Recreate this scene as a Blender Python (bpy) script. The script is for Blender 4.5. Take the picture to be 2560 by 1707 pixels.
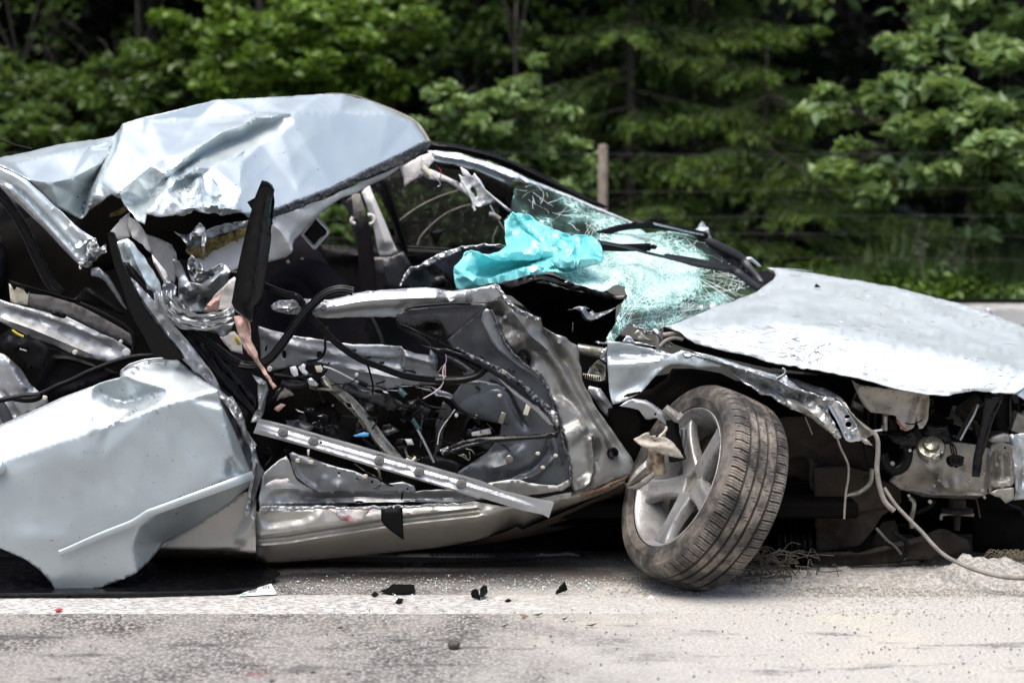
import bpy, math, random
import numpy as np
from mathutils import Vector, Matrix
from mathutils.geometry import delaunay_2d_cdt
from mathutils.bvhtree import BVHTree
R = math.radians
rnd = random.Random(7)
for o in list(bpy.data.objects): bpy.data.objects.remove(o)
scene = bpy.context.scene
col = scene.collection

# ------------------------------------------------------------------ camera, sky, sun, exposure
FPX = 5331.0                       # focal length in pixels of the 2560 px wide photograph
CAM = np.array([0.0, -6.5, 1.30])
PITCH = math.atan((853.5 - 411.0) / FPX)
cd = bpy.data.cameras.new('camera'); cam = bpy.data.objects.new('camera', cd); col.objects.link(cam)
cam.location = CAM; cam.rotation_euler = (R(90) - PITCH, 0, 0)
cd.sensor_width = 36; cd.lens = 36 * FPX / 2560; cd.clip_end = 500; cd.clip_start = 0.1
cd.dof.use_dof = True; cd.dof.focus_distance = 6.65; cd.dof.aperture_fstop = 2.2
scene.camera = cam
SUN_EL, SUN_AZ = 70.0, 205.0       # azimuth clockwise from +Y (the sun is behind the camera, to its left)
world = bpy.data.worlds.new('World'); scene.world = world; world.use_nodes = True
wn = world.node_tree; wn.nodes.clear()
w_out = wn.nodes.new('ShaderNodeOutputWorld'); w_bg = wn.nodes.new('ShaderNodeBackground')
w_sky = wn.nodes.new('ShaderNodeTexSky'); w_hs = wn.nodes.new('ShaderNodeHueSaturation')
w_sky.sky_type = 'NISHITA'; w_sky.sun_disc = False
w_sky.sun_elevation = R(SUN_EL); w_sky.sun_rotation = R(SUN_AZ)
w_sky.air_density = 1.0; w_sky.dust_density = 4.0; w_sky.ozone_density = 1.0
w_hs.inputs['Saturation'].default_value = 0.95
wn.links.new(w_sky.outputs[0], w_hs.inputs['Color']); wn.links.new(w_hs.outputs[0], w_bg.inputs[0])
w_bg.inputs[1].default_value = 0.11
wn.links.new(w_bg.outputs[0], w_out.inputs[0])
sd = bpy.data.lights.new('sun', 'SUN'); sun = bpy.data.objects.new('sun', sd); col.objects.link(sun)
sd.energy = 1.5; sd.angle = R(50); sd.color = (1.0, 0.965, 0.91)
az, el = R(SUN_AZ), R(SUN_EL)
sdir = Vector((math.sin(az) * math.cos(el), math.cos(az) * math.cos(el), math.sin(el)))
sun.rotation_euler = sdir.to_track_quat('Z', 'Y').to_euler(); sun.location = sdir * 30
vs = scene.view_settings
vs.view_transform = 'Standard'; vs.look = 'None'; vs.gamma = 1.0; vs.use_curve_mapping = False
vs.exposure = 1.35
scene.cycles.max_bounces = 8; scene.cycles.transparent_max_bounces = 24
scene.cycles.use_denoising = True

# ------------------------------------------------------------------ measuring: photograph pixel + depth -> place
cp, sp = math.cos(PITCH), math.sin(PITCH)
def ray(px, py):
    x = (np.asarray(px, float) - 1280.0) / FPX; v = -(np.asarray(py, float) - 853.5) / FPX
    return np.stack([x, cp + sp * v, -sp + cp * v], -1)
def P(px, py, Y):
    d = ray(px, py); t = (np.asarray(Y, float) - CAM[1]) / d[..., 1]
    return CAM + d * t[..., None]
def G(px, py, z=0.0):
    d = ray(px, py); t = (z - CAM[2]) / d[..., 2]
    return CAM + d * t[..., None]
CROP = dict(A=(0, 200), B=(600, 200), C=(1000, 330), D=(1400, 500), E=(1920, 600), F=(0, 650), G=(0, 1000), H=(560, 650),
            I=(560, 1000), J=(1000, 700), K=(1200, 1000), L=(1480, 900), M=(1920, 900))
def T(s):
    out = []; ox, oy, k = 0.0, 0.0, 1.0
    for w in s.split():
        if w in CROP: (ox, oy), k = CROP[w], 1 / 2.8
        elif w == 'Z': ox, oy, k = 0.0, 0.0, 1.0
        elif w == 'V': ox, oy, k = 0.0, 0.0, 2560 / 2352
        else:
            q = [float(t) for t in w.split(',')]
            out.append((ox + q[0] * k, oy + q[1] * k, q[2] if len(q) > 2 else None))
    return out

def vnoise(x, y, seed=0):
    xi = np.floor(x); yi = np.floor(y); fx = x - xi; fy = y - yi
    fx = fx * fx * (3 - 2 * fx); fy = fy * fy * (3 - 2 * fy)
    def h(a, b):
        s = np.sin(a * 127.1 + b * 311.7 + seed * 74.7) * 43758.5453
        return (s - np.floor(s)) * 2 - 1
    return (h(xi, yi) * (1 - fx) + h(xi + 1, yi) * fx) * (1 - fy) + (h(xi, yi + 1) * (1 - fx) + h(xi + 1, yi + 1) * fx) * fy
def fbm(x, y, seed=0, oc=3):
    s = 0; a = 1
    for i in range(oc):
        s = s + a * vnoise(x * 2 ** i, y * 2 ** i, seed + i * 13); a *= .5
    return s
def crumple(x, y, seed=0, oc=3):
    s = 0; a = 1
    for i in range(oc):
        an = seed * 1.7 + i * 1.1; c, n = math.cos(an), math.sin(an); k = 1.9 ** i
        u = (c * x + n * y) * k + .5 * vnoise(x * k * .7, y * k * .7, seed + 40 + i); v = (-n * x + c * y) * k
        s = s + a * (1 - 2 * np.abs(vnoise(u, v * .8, seed + i * 7))); a *= .5
    return s

def catmull(pts, n):
    p = np.asarray(pts, float)
    if len(p) < 3:
        t = np.linspace(0, 1, n)[:, None]; return p[0] * (1 - t) + p[-1] * t
    q = np.vstack([2 * p[0] - p[1], p, 2 * p[-1] - p[-2]])
    L = np.r_[0, np.cumsum(np.linalg.norm(np.diff(p, axis=0), axis=1))]
    s = np.linspace(0, L[-1], n); i = np.clip(np.searchsorted(L, s, side='right') - 1, 0, len(p) - 2)
    t = ((s - L[i]) / np.maximum(L[i + 1] - L[i], 1e-9))[:, None]
    a, b, c, d = q[i], q[i + 1], q[i + 2], q[i + 3]
    return .5 * (2 * b + (c - a) * t + (2 * a - 5 * b + 4 * c - d) * t ** 2 + (3 * b - a - 3 * c + d) * t ** 3)

def dist_poly(x, y, pl):
    """unsigned distance, signed side and fraction along for points to a polyline"""
    best = np.full(x.shape, 1e9); side = np.zeros(x.shape); along = np.zeros(x.shape)
    n = len(pl) - 1
    for i in range(n):
        ax, ay = pl[i][:2]; bx, by = pl[i + 1][:2]; dx, dy = bx - ax, by - ay; l2 = dx * dx + dy * dy + 1e-9
        t = np.clip(((x - ax) * dx + (y - ay) * dy) / l2, 0, 1)
        d = np.hypot(x - ax - t * dx, y - ay - t * dy)
        m = d < best; best = np.where(m, d, best)
        side = np.where(m, np.sign(dx * (y - ay) - dy * (x - ax)), side); along = np.where(m, (i + t) / n, along)
    return best, side, along
def inside(x, y, pl):
    c = np.zeros(x.shape, bool); n = len(pl); j = n - 1
    for i in range(n):
        xi, yi = pl[i][:2]; xj, yj = pl[j][:2]
        c ^= ((yi > y) != (yj > y)) & (x < (xj - xi) * (y - yi) / (yj - yi + 1e-12) + xi)
        j = i
    return c
def depth_fn(ctl, default):
    if not ctl: return lambda x, y: np.full(np.shape(x), default, float)
    c = np.array(ctl, float); X, Yv = c[:, :2] / 500.0, c[:, 2]
    n = len(c)
    if n < 3: 
        m = Yv.mean() if n else default
        if n == 2:
            a, b = X; ab = b - a; 
            return lambda x, y: Yv[0] + (Yv[1] - Yv[0]) * np.clip(((x / 500 - a[0]) * ab[0] + (y / 500 - a[1]) * ab[1]) / (ab @ ab), 0, 1)
        return lambda x, y: np.full(np.shape(x), m, float)
    def U(r2): return np.where(r2 > 1e-12, r2 * np.log(r2 + 1e-12), 0)
    K = U(((X[:, None] - X[None]) ** 2).sum(-1)) + np.eye(n) * 3e-2
    Q = np.c_[np.ones(n), X]
    A = np.block([[K, Q], [Q.T, np.eye(3) * -1e-3]]); sol = np.linalg.lstsq(A, np.r_[Yv, 0, 0, 0], rcond=None)[0]
    lo, hi = Yv.min() - .12, Yv.max() + .12
    def f(x, y):
        x = np.asarray(x, float) / 500; y = np.asarray(y, float) / 500
        r2 = (x[..., None] - X[:, 0]) ** 2 + (y[..., None] - X[:, 1]) ** 2
        return np.clip(U(r2) @ sol[:n] + sol[n] + sol[n + 1] * x + sol[n + 2] * y, lo, hi)
    return f

def facet_fn(outline, lines):
    """depth over flat facets: the outline and the crease lines carry depths, between them the sheet is straight"""
    n = len(outline); ys = [p[2] for p in outline]; known = [i for i in range(n) if ys[i] is not None]
    L = [0.0]
    for i in range(n): L.append(L[-1] + math.hypot(outline[(i + 1) % n][0] - outline[i][0], outline[(i + 1) % n][1] - outline[i][1]))
    xs_ = [L[i] - L[n] for i in known] + [L[i] for i in known] + [L[i] + L[n] for i in known]; yy = np.interp(L[:n], xs_, [ys[i] for i in known] * 3)
    pv = [Vector(p[:2]) for p in outline]; val = list(yy); ed = [(i, (i + 1) % n) for i in range(n)]
    for l in lines:
        k = [i for i, p in enumerate(l) if p[2] is not None]; ly = np.interp(range(len(l)), k, [l[i][2] for i in k]); b = len(pv)
        pv += [Vector(p[:2]) for p in l]; val += list(ly); ed += [(b + i, b + i + 1) for i in range(len(l) - 1)]
    r = delaunay_2d_cdt(pv, ed, [], 0, 1e-3); V = np.array([(p.x, p.y) for p in r[0]]); src = np.array([(p.x, p.y) for p in pv]); val = np.array(val); Y = np.zeros(len(V))
    for i, o in enumerate(r[3]):
        if len(o): Y[i] = np.mean([val[j] for j in o])
        else: d = np.hypot(*(src - V[i]).T); j = np.argsort(d)[:2]; Y[i] = np.average(val[j], weights=1 / (d[j] + .1))
    tr = [t for t in r[2] if len(t) == 3]
    def f(x, y):
        x = np.asarray(x, float); y = np.asarray(y, float); out = np.full(x.shape, np.nan)
        for a, b, c in tr:
            (ax, ay), (bx, by), (cx, cy) = V[a], V[b], V[c]; D = (by - cy) * (ax - cx) + (cx - bx) * (ay - cy)
            if abs(D) < 1e-6: continue
            l1 = ((by - cy) * (x - cx) + (cx - bx) * (y - cy)) / D; l2 = ((cy - ay) * (x - cx) + (ax - cx) * (y - cy)) / D; l3 = 1 - l1 - l2
            m = (l1 >= -1e-4) & (l2 >= -1e-4) & (l3 >= -1e-4); out = np.where(m & np.isnan(out), l1 * Y[a] + l2 * Y[b] + l3 * Y[c], out)
        bad = np.isnan(out)
        if bad.any():
            bx_, by_ = x[bad], y[bad]; best = np.full(bx_.shape, 1e12); val_ = np.zeros(bx_.shape)      # just outside: carry on from the nearest edge
            for i in range(n):
                p, q = outline[i], outline[(i + 1) % n]; dx, dy = q[0] - p[0], q[1] - p[1]; t = np.clip(((bx_ - p[0]) * dx + (by_ - p[1]) * dy) / (dx * dx + dy * dy + 1e-9), 0, 1)
                d = (bx_ - p[0] - t * dx) ** 2 + (by_ - p[1] - t * dy) ** 2; m = d < best; best = np.where(m, d, best); val_ = np.where(m, yy[i] * (1 - t) + yy[(i + 1) % n] * t, val_)
            out[bad] = val_
        return out
    return f

# ------------------------------------------------------------------ objects
def link(name, me, mat, parent=None, centre=True):
    n = len(me.vertices)
    if centre and n:
        co = np.empty(n * 3, np.float32); me.vertices.foreach_get('co', co); co = co.reshape(-1, 3)
        c = (co.min(0) + co.max(0)) / 2; c[2] = co[:, 2].min() if parent is None else c[2]
        co -= c; me.vertices.foreach_set('co', co.ravel()); me.update()
    else: c = (0, 0, 0)
    o = bpy.data.objects.new(name, me); col.objects.link(o); o.location = [float(v) for v in c]
    if mat is not None: me.materials.append(mat)
    if parent is not None:
        o.parent = parent
        base = Vector((0, 0, 0)); p = parent
        while p is not None: base += p.location; p = p.parent
        o.location = Vector(o.location) - base
    return o
def mesh_np(name, v, f, smooth=True, sharp=None):
    me = bpy.data.meshes.new(name)
    v = np.asarray(v, np.float32)
    if isinstance(f, np.ndarray):
        k = f.shape[1]; n = len(f)
        me.vertices.add(len(v)); me.vertices.foreach_set('co', v.ravel())
        me.loops.add(n * k); me.loops.foreach_set('vertex_index', f.astype(np.int32).ravel())
        me.polygons.add(n); me.polygons.foreach_set('loop_start', np.arange(0, n * k, k, dtype=np.int32))
        me.update(calc_edges=True)
    else:
        me.from_pydata(v.tolist(), [], [list(map(int, q)) for q in f]); me.update()
    me.polygons.foreach_set('use_smooth', np.full(len(me.polygons), smooth))
    if sharp: me.set_sharp_from_angle(angle=R(sharp))
    return me
def empty(name, loc):
    o = bpy.data.objects.new(name, None); col.objects.link(o); o.location = [float(v) for v in loc]; o.empty_display_size = .2; return o
def tag(o, label=None, cat=None, group=None, kind=None):
    if label: o['label'] = label
    if cat: o['category'] = cat
    if group: o['group'] = group
    if kind: o['kind'] = kind
    return o

SURF = {}; WORLD = {}
NK = dict(turquoise_sheet=.7, headliner_cloth=.6, yellow_insulation_foam=1, urethane_bead=1, silver_paint=.16, silver_paint_door=.16, silver_paint_scratched=.22, silver_paint_dirty=.2)   # how wavy each kind of sheet is
def panel(name, outline, mat, parent=None, d=0.0, ctl='', step=12, relief=(), holes=(), thick=.0025, rag=0, ragf=18, sm=0, puff=None,
          sharp=50, smooth=True, bevel=0, attr=None, seed=None, key=None, facets=None, soft=2):
    """sheet: outline in photograph pixels (with depths in metres), tessellated, displaced along its normals, given thickness"""
    seed = seed if seed is not None else sum(map(ord, outline)) % 97
    pts = T(outline); cpts = [p for p in pts if p[2] is not None] + [p for p in T(ctl)]
    fl = [T(q) for q in facets] if facets else []
    fn = facet_fn(pts, fl) if facets else depth_fn(cpts, d)
    SURF[key or name] = fn
    def loop(pl, rag):
        q = [p[:2] for p in pl]
        if sm: q = [tuple(a) for a in catmull(q + [q[0]], max(len(q) * 3, 12))[:-1]]
        o = []
        for i, a in enumerate(q):
            b = q[(i + 1) % len(q)]; L = math.hypot(b[0] - a[0], b[1] - a[1]); n = max(1, int(round(L / (step if not rag else min(step, ragf * .4)))))
            for k in range(n):
                o.append((a[0] + (b[0] - a[0]) * k / n, a[1] + (b[1] - a[1]) * k / n))
        if rag:
            a = np.array(o); a = a + rag * np.stack([fbm(a[:, 0] / ragf, a[:, 1] / ragf, seed, 2), fbm(a[:, 0] / ragf, a[:, 1] / ragf, seed + 5, 2)], 1)
            o = [tuple(t) for t in a]
        return o
    ol = loop(pts, rag); hl = [loop(T(h) if isinstance(h, str) else h, rag * .5) for h in holes]
    a = np.array(ol)
    gx, gy = np.meshgrid(np.arange(a[:, 0].min() + step * .5, a[:, 0].max(), step), np.arange(a[:, 1].min() + step * .5, a[:, 1].max(), step * .87))
    gx[1::2] += step * .5; gx = gx.ravel(); gy = gy.ravel()
    m = inside(gx, gy, ol) & (dist_poly(gx, gy, ol + ol[:1])[0] > step * .45)
    for h in hl: m &= ~inside(gx, gy, h) & (dist_poly(gx, gy, h + h[:1])[0] > step * .4)
    pv = [Vector(p) for p in ol]; ed = [(i, (i + 1) % len(ol)) for i in range(len(ol))]
    for h in hl:
        b = len(pv); pv += [Vector(p) for p in h]; ed += [(b + i, b + (i + 1) % len(h)) for i in range(len(h))]
    gx, gy = gx[m], gy[m]
    ex, near, cons = [], [], []
    for q in relief:                                   # rows of points along every crease, so that it is not broken up by the mesh
        if q[0] in ('r', 'v', 's'):
            pl = np.array([p[:2] for p in T(q[1])]); L = np.linalg.norm(np.diff(pl, axis=0), axis=1).sum(); n = max(3, int(L / max(min(step, q[2] * 1.6), 4)))
            c = catmull(pl, n); t = np.gradient(c, axis=0); t /= np.linalg.norm(t, axis=1, keepdims=True) + 1e-9; nn = np.stack([-t[:, 1], t[:, 0]], 1)
            w = q[2]; offs = {'r': (-1.7, -.85, 0, .85, 1.7), 'v': (-1, -.5, 0, .5, 1), 's': (-2.2, -.9, 0, .9, 2.2)}[q[0]]
            offs = [o for o in offs if o != 0 and w > 2.5]; cons.append(c)
            for o in offs: ex.append(c + nn * (o * w))
            near.append((c[::2], w))
    for l in fl:
        q_ = []
        for a_, b_ in zip(l[:-1], l[1:]): k_ = max(2, int(math.hypot(b_[0] - a_[0], b_[1] - a_[1]) / (step * .8)) + 1); q_ += list(np.linspace(a_[:2], b_[:2], k_)[:-1])
        q_ = np.array(q_ + [np.array(l[-1][:2])]); cons.append(q_); near.append((q_, step * .75))
    if near:
        for c, w in near:
            d2 = ((gx[:, None] - c[None, :, 0]) ** 2 + (gy[:, None] - c[None, :, 1]) ** 2).min(1); kk = d2 > (w * .8) ** 2; gx, gy = gx[kk], gy[kk]
        e = np.vstack(ex + [np.zeros((0, 2))]); k_ = inside(e[:, 0], e[:, 1], ol) & (dist_poly(e[:, 0], e[:, 1], ol + ol[:1])[0] > 1.2)
        for h in hl: k_ &= ~inside(e[:, 0], e[:, 1], h) & (dist_poly(e[:, 0], e[:, 1], h + h[:1])[0] > 1.2)
        gx = np.r_[gx, e[k_, 0]]; gy = np.r_[gy, e[k_, 1]]
        _, u = np.unique(np.stack([np.round(gx / 1.6), np.round(gy / 1.6)], 1), axis=0, return_index=True); gx, gy = gx[u], gy[u]
    pv += [Vector((float(x), float(y))) for x, y in zip(gx, gy)]
    for c in cons:                                     # creases run along mesh edges
        k_ = inside(c[:, 0], c[:, 1], ol) & (dist_poly(c[:, 0], c[:, 1], ol + ol[:1])[0] > 1.0)
        for h in hl: k_ &= ~inside(c[:, 0], c[:, 1], h) & (dist_poly(c[:, 0], c[:, 1], h + h[:1])[0] > 1.0)
        last = None
        for i in range(len(c)):
            if k_[i]:
                pv.append(Vector((float(c[i, 0]), float(c[i, 1]))))
                if last == i - 1 and i: ed.append((len(pv) - 2, len(pv) - 1))
                last = i
    r = delaunay_2d_cdt(pv, ed, [], 0, .25)
    vx = np.array([(p.x, p.y) for p in r[0]]); f = np.array([t for t in r[2] if len(t) == 3])
    cx = vx[f].mean(1); k = inside(cx[:, 0], cx[:, 1], ol)
    for h in hl: k &= ~inside(cx[:, 0], cx[:, 1], h)
    f = f[k]
    x, y = vx[:, 0], vx[:, 1]
    dep = fn(x, y)
    if facets and soft:
        e = np.vstack([f[:, [0, 1]], f[:, [1, 2]], f[:, [2, 0]]]); e = np.unique(np.sort(e, 1), axis=0); cnt = np.zeros(len(x)); np.add.at(cnt, e.ravel(), 1)
        for _ in range(soft):
            sm_ = np.zeros(len(x)); np.add.at(sm_, e[:, 0], dep[e[:, 1]]); np.add.at(sm_, e[:, 1], dep[e[:, 0]]); dep = .45 * dep + .55 * sm_ / np.maximum(cnt, 1)
    v = P(x, y, dep)
    def normals(v):
        n = np.cross(v[f[:, 1]] - v[f[:, 0]], v[f[:, 2]] - v[f[:, 0]])
        return n
    fnm = normals(v)
    if ((CAM - v[f].mean(1)) * fnm).sum() < 0: f = f[:, ::-1]; fnm = -fnm
    vn = np.zeros_like(v)
    for i in range(3): np.add.at(vn, f[:, i], fnm)
    vn /= np.linalg.norm(vn, axis=1, keepdims=True) + 1e-12
    h = np.zeros(len(x))
    for q in relief:
        if q[0] == 'b':
            (bx, by), rx, ry, hh = q[1] if not isinstance(q[1], str) else T(q[1])[0][:2], q[2], q[3], q[4]
            h += hh * np.exp(-((x - bx) / rx) ** 2 - ((y - by) / ry) ** 2)
        elif q[0] == 'n': h += q[1] * NK.get(mat.name, .35) * fbm(x / q[2], y / q[2], q[3] if len(q) > 3 else seed, 2)
        elif q[0] == 'c':
            c_ = q[1] * .62 * crumple(x / q[2], y / q[2], q[3] if len(q) > 3 else seed, 2)
            if len(q) > 4:
                (bx, by), rr = T(q[4])[0][:2], q[5]; c_ = c_ * np.exp(-(((x - bx) ** 2 + (y - by) ** 2) / rr ** 2) ** 2)
            h += c_
        elif q[0] == 'p':                      # plateau: a pressed area with a rounded border
            pl = [p[:2] for p in T(q[1])]; dd = dist_poly(x, y, pl + pl[:1])[0] * np.where(inside(x, y, pl), 1, -1)
            t = np.clip(dd / q[2] * .5 + .5, 0, 1); h += q[3] * t * t * (3 - 2 * t)
        else:
            pl = [p[:2] for p in T(q[1])]
            if len(pl) > 2: pl = [tuple(t) for t in catmull(pl, len(pl) * 4)]
            dd, sd_, al = dist_poly(x, y, pl); w, hh = q[2], q[3]
            ext = q[4] if len(q) > 4 else None
            end = np.clip(np.minimum(al, 1 - al) * 8 + .12, 0, 1)
            if q[0] == 'r': h += hh * np.exp(-(dd / w) ** 2) * end
            elif q[0] == 'v': h += hh * np.clip(1 - dd / w, 0, 1) * end
            elif q[0] == 's': h += hh * sd_ * np.tanh(dd / w) * np.exp(-dd / (ext or 80)) * end
    if puff:
        db = dist_poly(x, y, ol + ol[:1])[0]; t = 1 - np.clip(db / puff[0], 0, 1); h += puff[1] * np.sqrt(np.clip(1 - t * t, 0, 1))
    v = v + vn * h[:, None]
    WORLD[key or name] = (v.copy(), f.copy(), None)
    me = mesh_np(name, v, f, smooth)
    if attr:
        for an, fnc in attr.items():
            at = me.attributes.new(an, 'FLOAT', 'POINT'); at.data.foreach_set('value', np.asarray(fnc(x, y), np.float32))
    if mat.name in ('torn_metal',): sharp = 24
    if sharp and smooth: me.set_sharp_from_angle(angle=R(sharp))
    o = link(name, me, mat, parent)
    if thick:
        md = o.modifiers.new('thickness', 'SOLIDIFY'); md.thickness = thick; md.offset = -1; md.use_even_offset = False
        if bevel:
            b = o.modifiers.new('bevel', 'BEVEL'); b.width = bevel; b.segments = 2; b.limit_method = 'ANGLE'; b.angle_limit = R(50)
    return o

def on(name, x, y, off=.0008):
    """the place on a sheet's finished surface that the photograph shows at a pixel, lifted a little off it"""
    v, f, tree = WORLD[name]
    if tree is None: tree = BVHTree.FromPolygons(v.tolist(), f.tolist()); WORLD[name] = (v, f, tree)
    d = Vector(ray(x, y)).normalized(); h = tree.ray_cast(Vector(CAM), d)
    if h[0] is None: return None
    n = h[1] if h[1].dot(d) < 0 else -h[1]
    return np.array(h[0] + n * off)
def tube_vf(w, rad, sides=10, squash=1.0, up=None, caps=True, prof=None):
    w = np.asarray(w, float); n = len(w); rad = np.broadcast_to(np.asarray(rad, float), (n,))
    t = np.gradient(w, axis=0); t /= np.linalg.norm(t, axis=1, keepdims=True) + 1e-12
    ref = np.array(up if up is not None else (0, -1, 0), float)
    nn = []; a = ref
    for i in range(n):
        b = a - t[i] * (a @ t[i])
        if np.linalg.norm(b) < 1e-4: b = np.cross(t[i], [0.3, .2, 1.0])
        b /= np.linalg.norm(b); nn.append(b); a = b
    nn = np.array(nn); bb = np.cross(t, nn)
    if prof is None:
        an = np.linspace(0, 2 * math.pi, sides, endpoint=False); prof = np.stack([np.cos(an) * squash, np.sin(an)], 1)
    prof = np.asarray(prof, float); sides = len(prof)
    v = w[:, None] + rad[:, None, None] * (nn[:, None] * prof[None, :, :1] + bb[:, None] * prof[None, :, 1:2])
    v = v.reshape(-1, 3)
    i = np.arange(n - 1)[:, None] * sides; j = np.arange(sides)[None]; k = (j + 1) % sides
    f = np.stack([i + j, i + k, i + sides + k, i + sides + j], -1).reshape(-1, 4).tolist()
    if caps: f += [list(range(sides))[::-1], list(range((n - 1) * sides, n * sides))]
    return v, f
class MB:
    def __init__(s): s.v = []; s.f = []; s.n = 0
    def add(s, v, f):
        v = np.asarray(v, float); s.v.append(v); s.f += [[int(a) + s.n for a in q] for q in f]; s.n += len(v); return s
    def tube(s, w, r, **k): return s.add(*tube_vf(w, r, **k))
    def box(s, c, size, rot=None):
        c = np.asarray(c, float); h = np.asarray(size, float) / 2
        v = np.array([[x, y, z] for x in (-1, 1) for y in (-1, 1) for z in (-1, 1)], float) * h
        if rot is not None: v = v @ np.asarray(rot, float).T
        return s.add(v + c, [(0, 1, 3, 2), (4, 6, 7, 5), (0, 4, 5, 1), (2, 3, 7, 6), (0, 2, 6, 4), (1, 5, 7, 3)])
    def build(s, name, mat, parent=None, smooth=True, sharp=40, bevel=0):
        me = mesh_np(name, np.vstack(s.v), s.f, smooth, sharp)
        o = link(name, me, mat, parent)
        if bevel:
            b = o.modifiers.new('bevel', 'BEVEL'); b.width = bevel; b.segments = 2; b.limit_method = 'ANGLE'; b.angle_limit = R(50)
        return o
def wpts(s, d=0.0, n=None, jit=0):
    pts = T(s); ys = [(i, p[2]) for i, p in enumerate(pts) if p[2] is not None]
    yy = np.interp(range(len(pts)), [i for i, _ in ys], [q for _, q in ys]) if ys else np.full(len(pts), d)
    w = P(np.array([p[0] for p in pts]), np.array([p[1] for p in pts]), yy)
    return catmull(w, n or max(8, len(pts) * 6))
def tube(name, s, r, mat, parent=None, d=0.0, n=None, squash=1.0, sides=10, prof=None, sharp=40):
    """r in metres (a number, or (start, end))"""
    w = wpts(s, d, n); rad = np.interp(np.linspace(0, 1, len(w)), np.linspace(0, 1, len(r)), r) if isinstance(r, (tuple, list)) else r
    return MB().tube(w, rad, squash=squash, sides=sides, prof=prof).build(name, mat, parent, sharp=sharp)
SEAL = [(.25, -1), (.9, -.85), (.95, -.5), (.6, -.4), (.95, -.3), (1, 0), (.95, .3), (.6, .4), (.95, .5), (.9, .85), (.25, 1), (-.4, .9), (-.4, -.9)]
def lathe(prof, seg=32):
    """prof: (radius, height along +Z)"""
    p = np.asarray(prof, float); a = np.linspace(0, 2 * math.pi, seg, endpoint=False); m = len(p)
    v = np.stack([np.outer(np.cos(a), p[:, 0]), np.outer(np.sin(a), p[:, 0]), np.tile(p[:, 1], (seg, 1))], -1).reshape(-1, 3)
    f = [[i * m + j, ((i + 1) % seg) * m + j, ((i + 1) % seg) * m + j + 1, i * m + j + 1] for i in range(seg) for j in range(m - 1)]
    return v, f
def frame_to(n):
    return np.array(Vector(n).normalized().to_track_quat('Z', 'Y').to_matrix())
def disc(name, s, r, h, mat, parent=None, d=0.0, n=(0, -1, 0), seg=14, dome=.3, squash=1.0):
    """round clip, bolt or pad: stands proud of what carries it"""
    (x, y, Y) = T(s)[0]; c = P(x, y, d if Y is None else Y)
    v, f = lathe([(r, -h), (r, h * (1 - dome)), (r * .8, h), (r * .4, h * 1.05), (0.0001, h * 1.06)], seg); v = v * [1, squash, 1]
    return MB().add(v @ frame_to(n).T + c, f).build(name, mat, parent)
# ------------------------------------------------------------------ materials
class N:
    def __init__(s, name):
        s.m = bpy.data.materials.new(name); s.m.use_nodes = True; s.t = s.m.node_tree; s.t.nodes.clear()
        s.out = s.t.nodes.new('ShaderNodeOutputMaterial'); s.tc = s.t.nodes.new('ShaderNodeTexCoord')
    def n(s, typ, **k):
        o = s.t.nodes.new('ShaderNode' + typ)
        for a, b in k.items():
            if a.startswith('i_'): s.set(o.inputs[a[2:].replace('_', ' ')], b)
            else: setattr(o, a, b)
        return o
    def set(s, inp, v):
        if hasattr(v, 'is_output') or isinstance(v, bpy.types.NodeSocket): s.t.links.new(v, inp)
        else:
            if isinstance(v, (tuple, list)) and len(v) == 3 and inp.type == 'RGBA': v = (*v, 1)
            inp.default_value = v
    def coord(s, scale=(1, 1, 1), rot=(0, 0, 0)):
        m = s.n('Mapping'); s.set(m.inputs['Vector'], s.tc.outputs['Object']); m.inputs['Scale'].default_value = scale; m.inputs['Rotation'].default_value = rot
        return m.outputs[0]
    def noise(s, scale, detail=4, rough=.55, vec=None, dist=0):
        o = s.n('TexNoise'); s.set(o.inputs['Vector'], vec or s.tc.outputs['Object']); s.set(o.inputs['Scale'], scale); s.set(o.inputs['Detail'], detail)
        s.set(o.inputs['Roughness'], rough); s.set(o.inputs['Distortion'], dist); return o.outputs['Fac']
    def vor(s, scale, feature='F1', vec=None, out='Distance'):
        o = s.n('TexVoronoi', feature=feature); s.set(o.inputs['Vector'], vec or s.tc.outputs['Object']); s.set(o.inputs['Scale'], scale); return o.outputs[out]
    def ramp(s, fac, a, b, lo=0.0, hi=1.0):
        o = s.n('MapRange', interpolation_type='SMOOTHSTEP'); s.set(o.inputs['Value'], fac); s.set(o.inputs['From Min'], a); s.set(o.inputs['From Max'], b)
        s.set(o.inputs['To Min'], lo); s.set(o.inputs['To Max'], hi); return o.outputs[0]
    def mix(s, fac, a, b):
        o = s.n('Mix', data_type='RGBA'); s.set(o.inputs[0], fac); s.set(o.inputs[6], a); s.set(o.inputs[7], b); return o.outputs[2]
    def math(s, op, a, b=0.0):
        o = s.n('Math', operation=op); s.set(o.inputs[0], a); s.set(o.inputs[1], b); return o.outputs[0]
    def attr(s, name):
        o = s.n('Attribute', attribute_name=name); return o.outputs['Fac']
    def bump(s, h, strength=.3, dist=.002, normal=None):
        o = s.n('Bump'); s.set(o.inputs['Strength'], strength); s.set(o.inputs['Distance'], dist); s.set(o.inputs['Height'], h)
        if normal is not None: s.set(o.inputs['Normal'], normal)
        return o.outputs[0]
    def bsdf(s, **k):
        o = s.n('BsdfPrincipled')
        for a, b in k.items(): s.set(o.inputs[a.replace('_', ' ')], b)
        return o
    def done(s, sh):
        s.t.links.new(sh.outputs[0] if hasattr(sh, 'outputs') else sh, s.out.inputs[0]); return s.m

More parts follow.
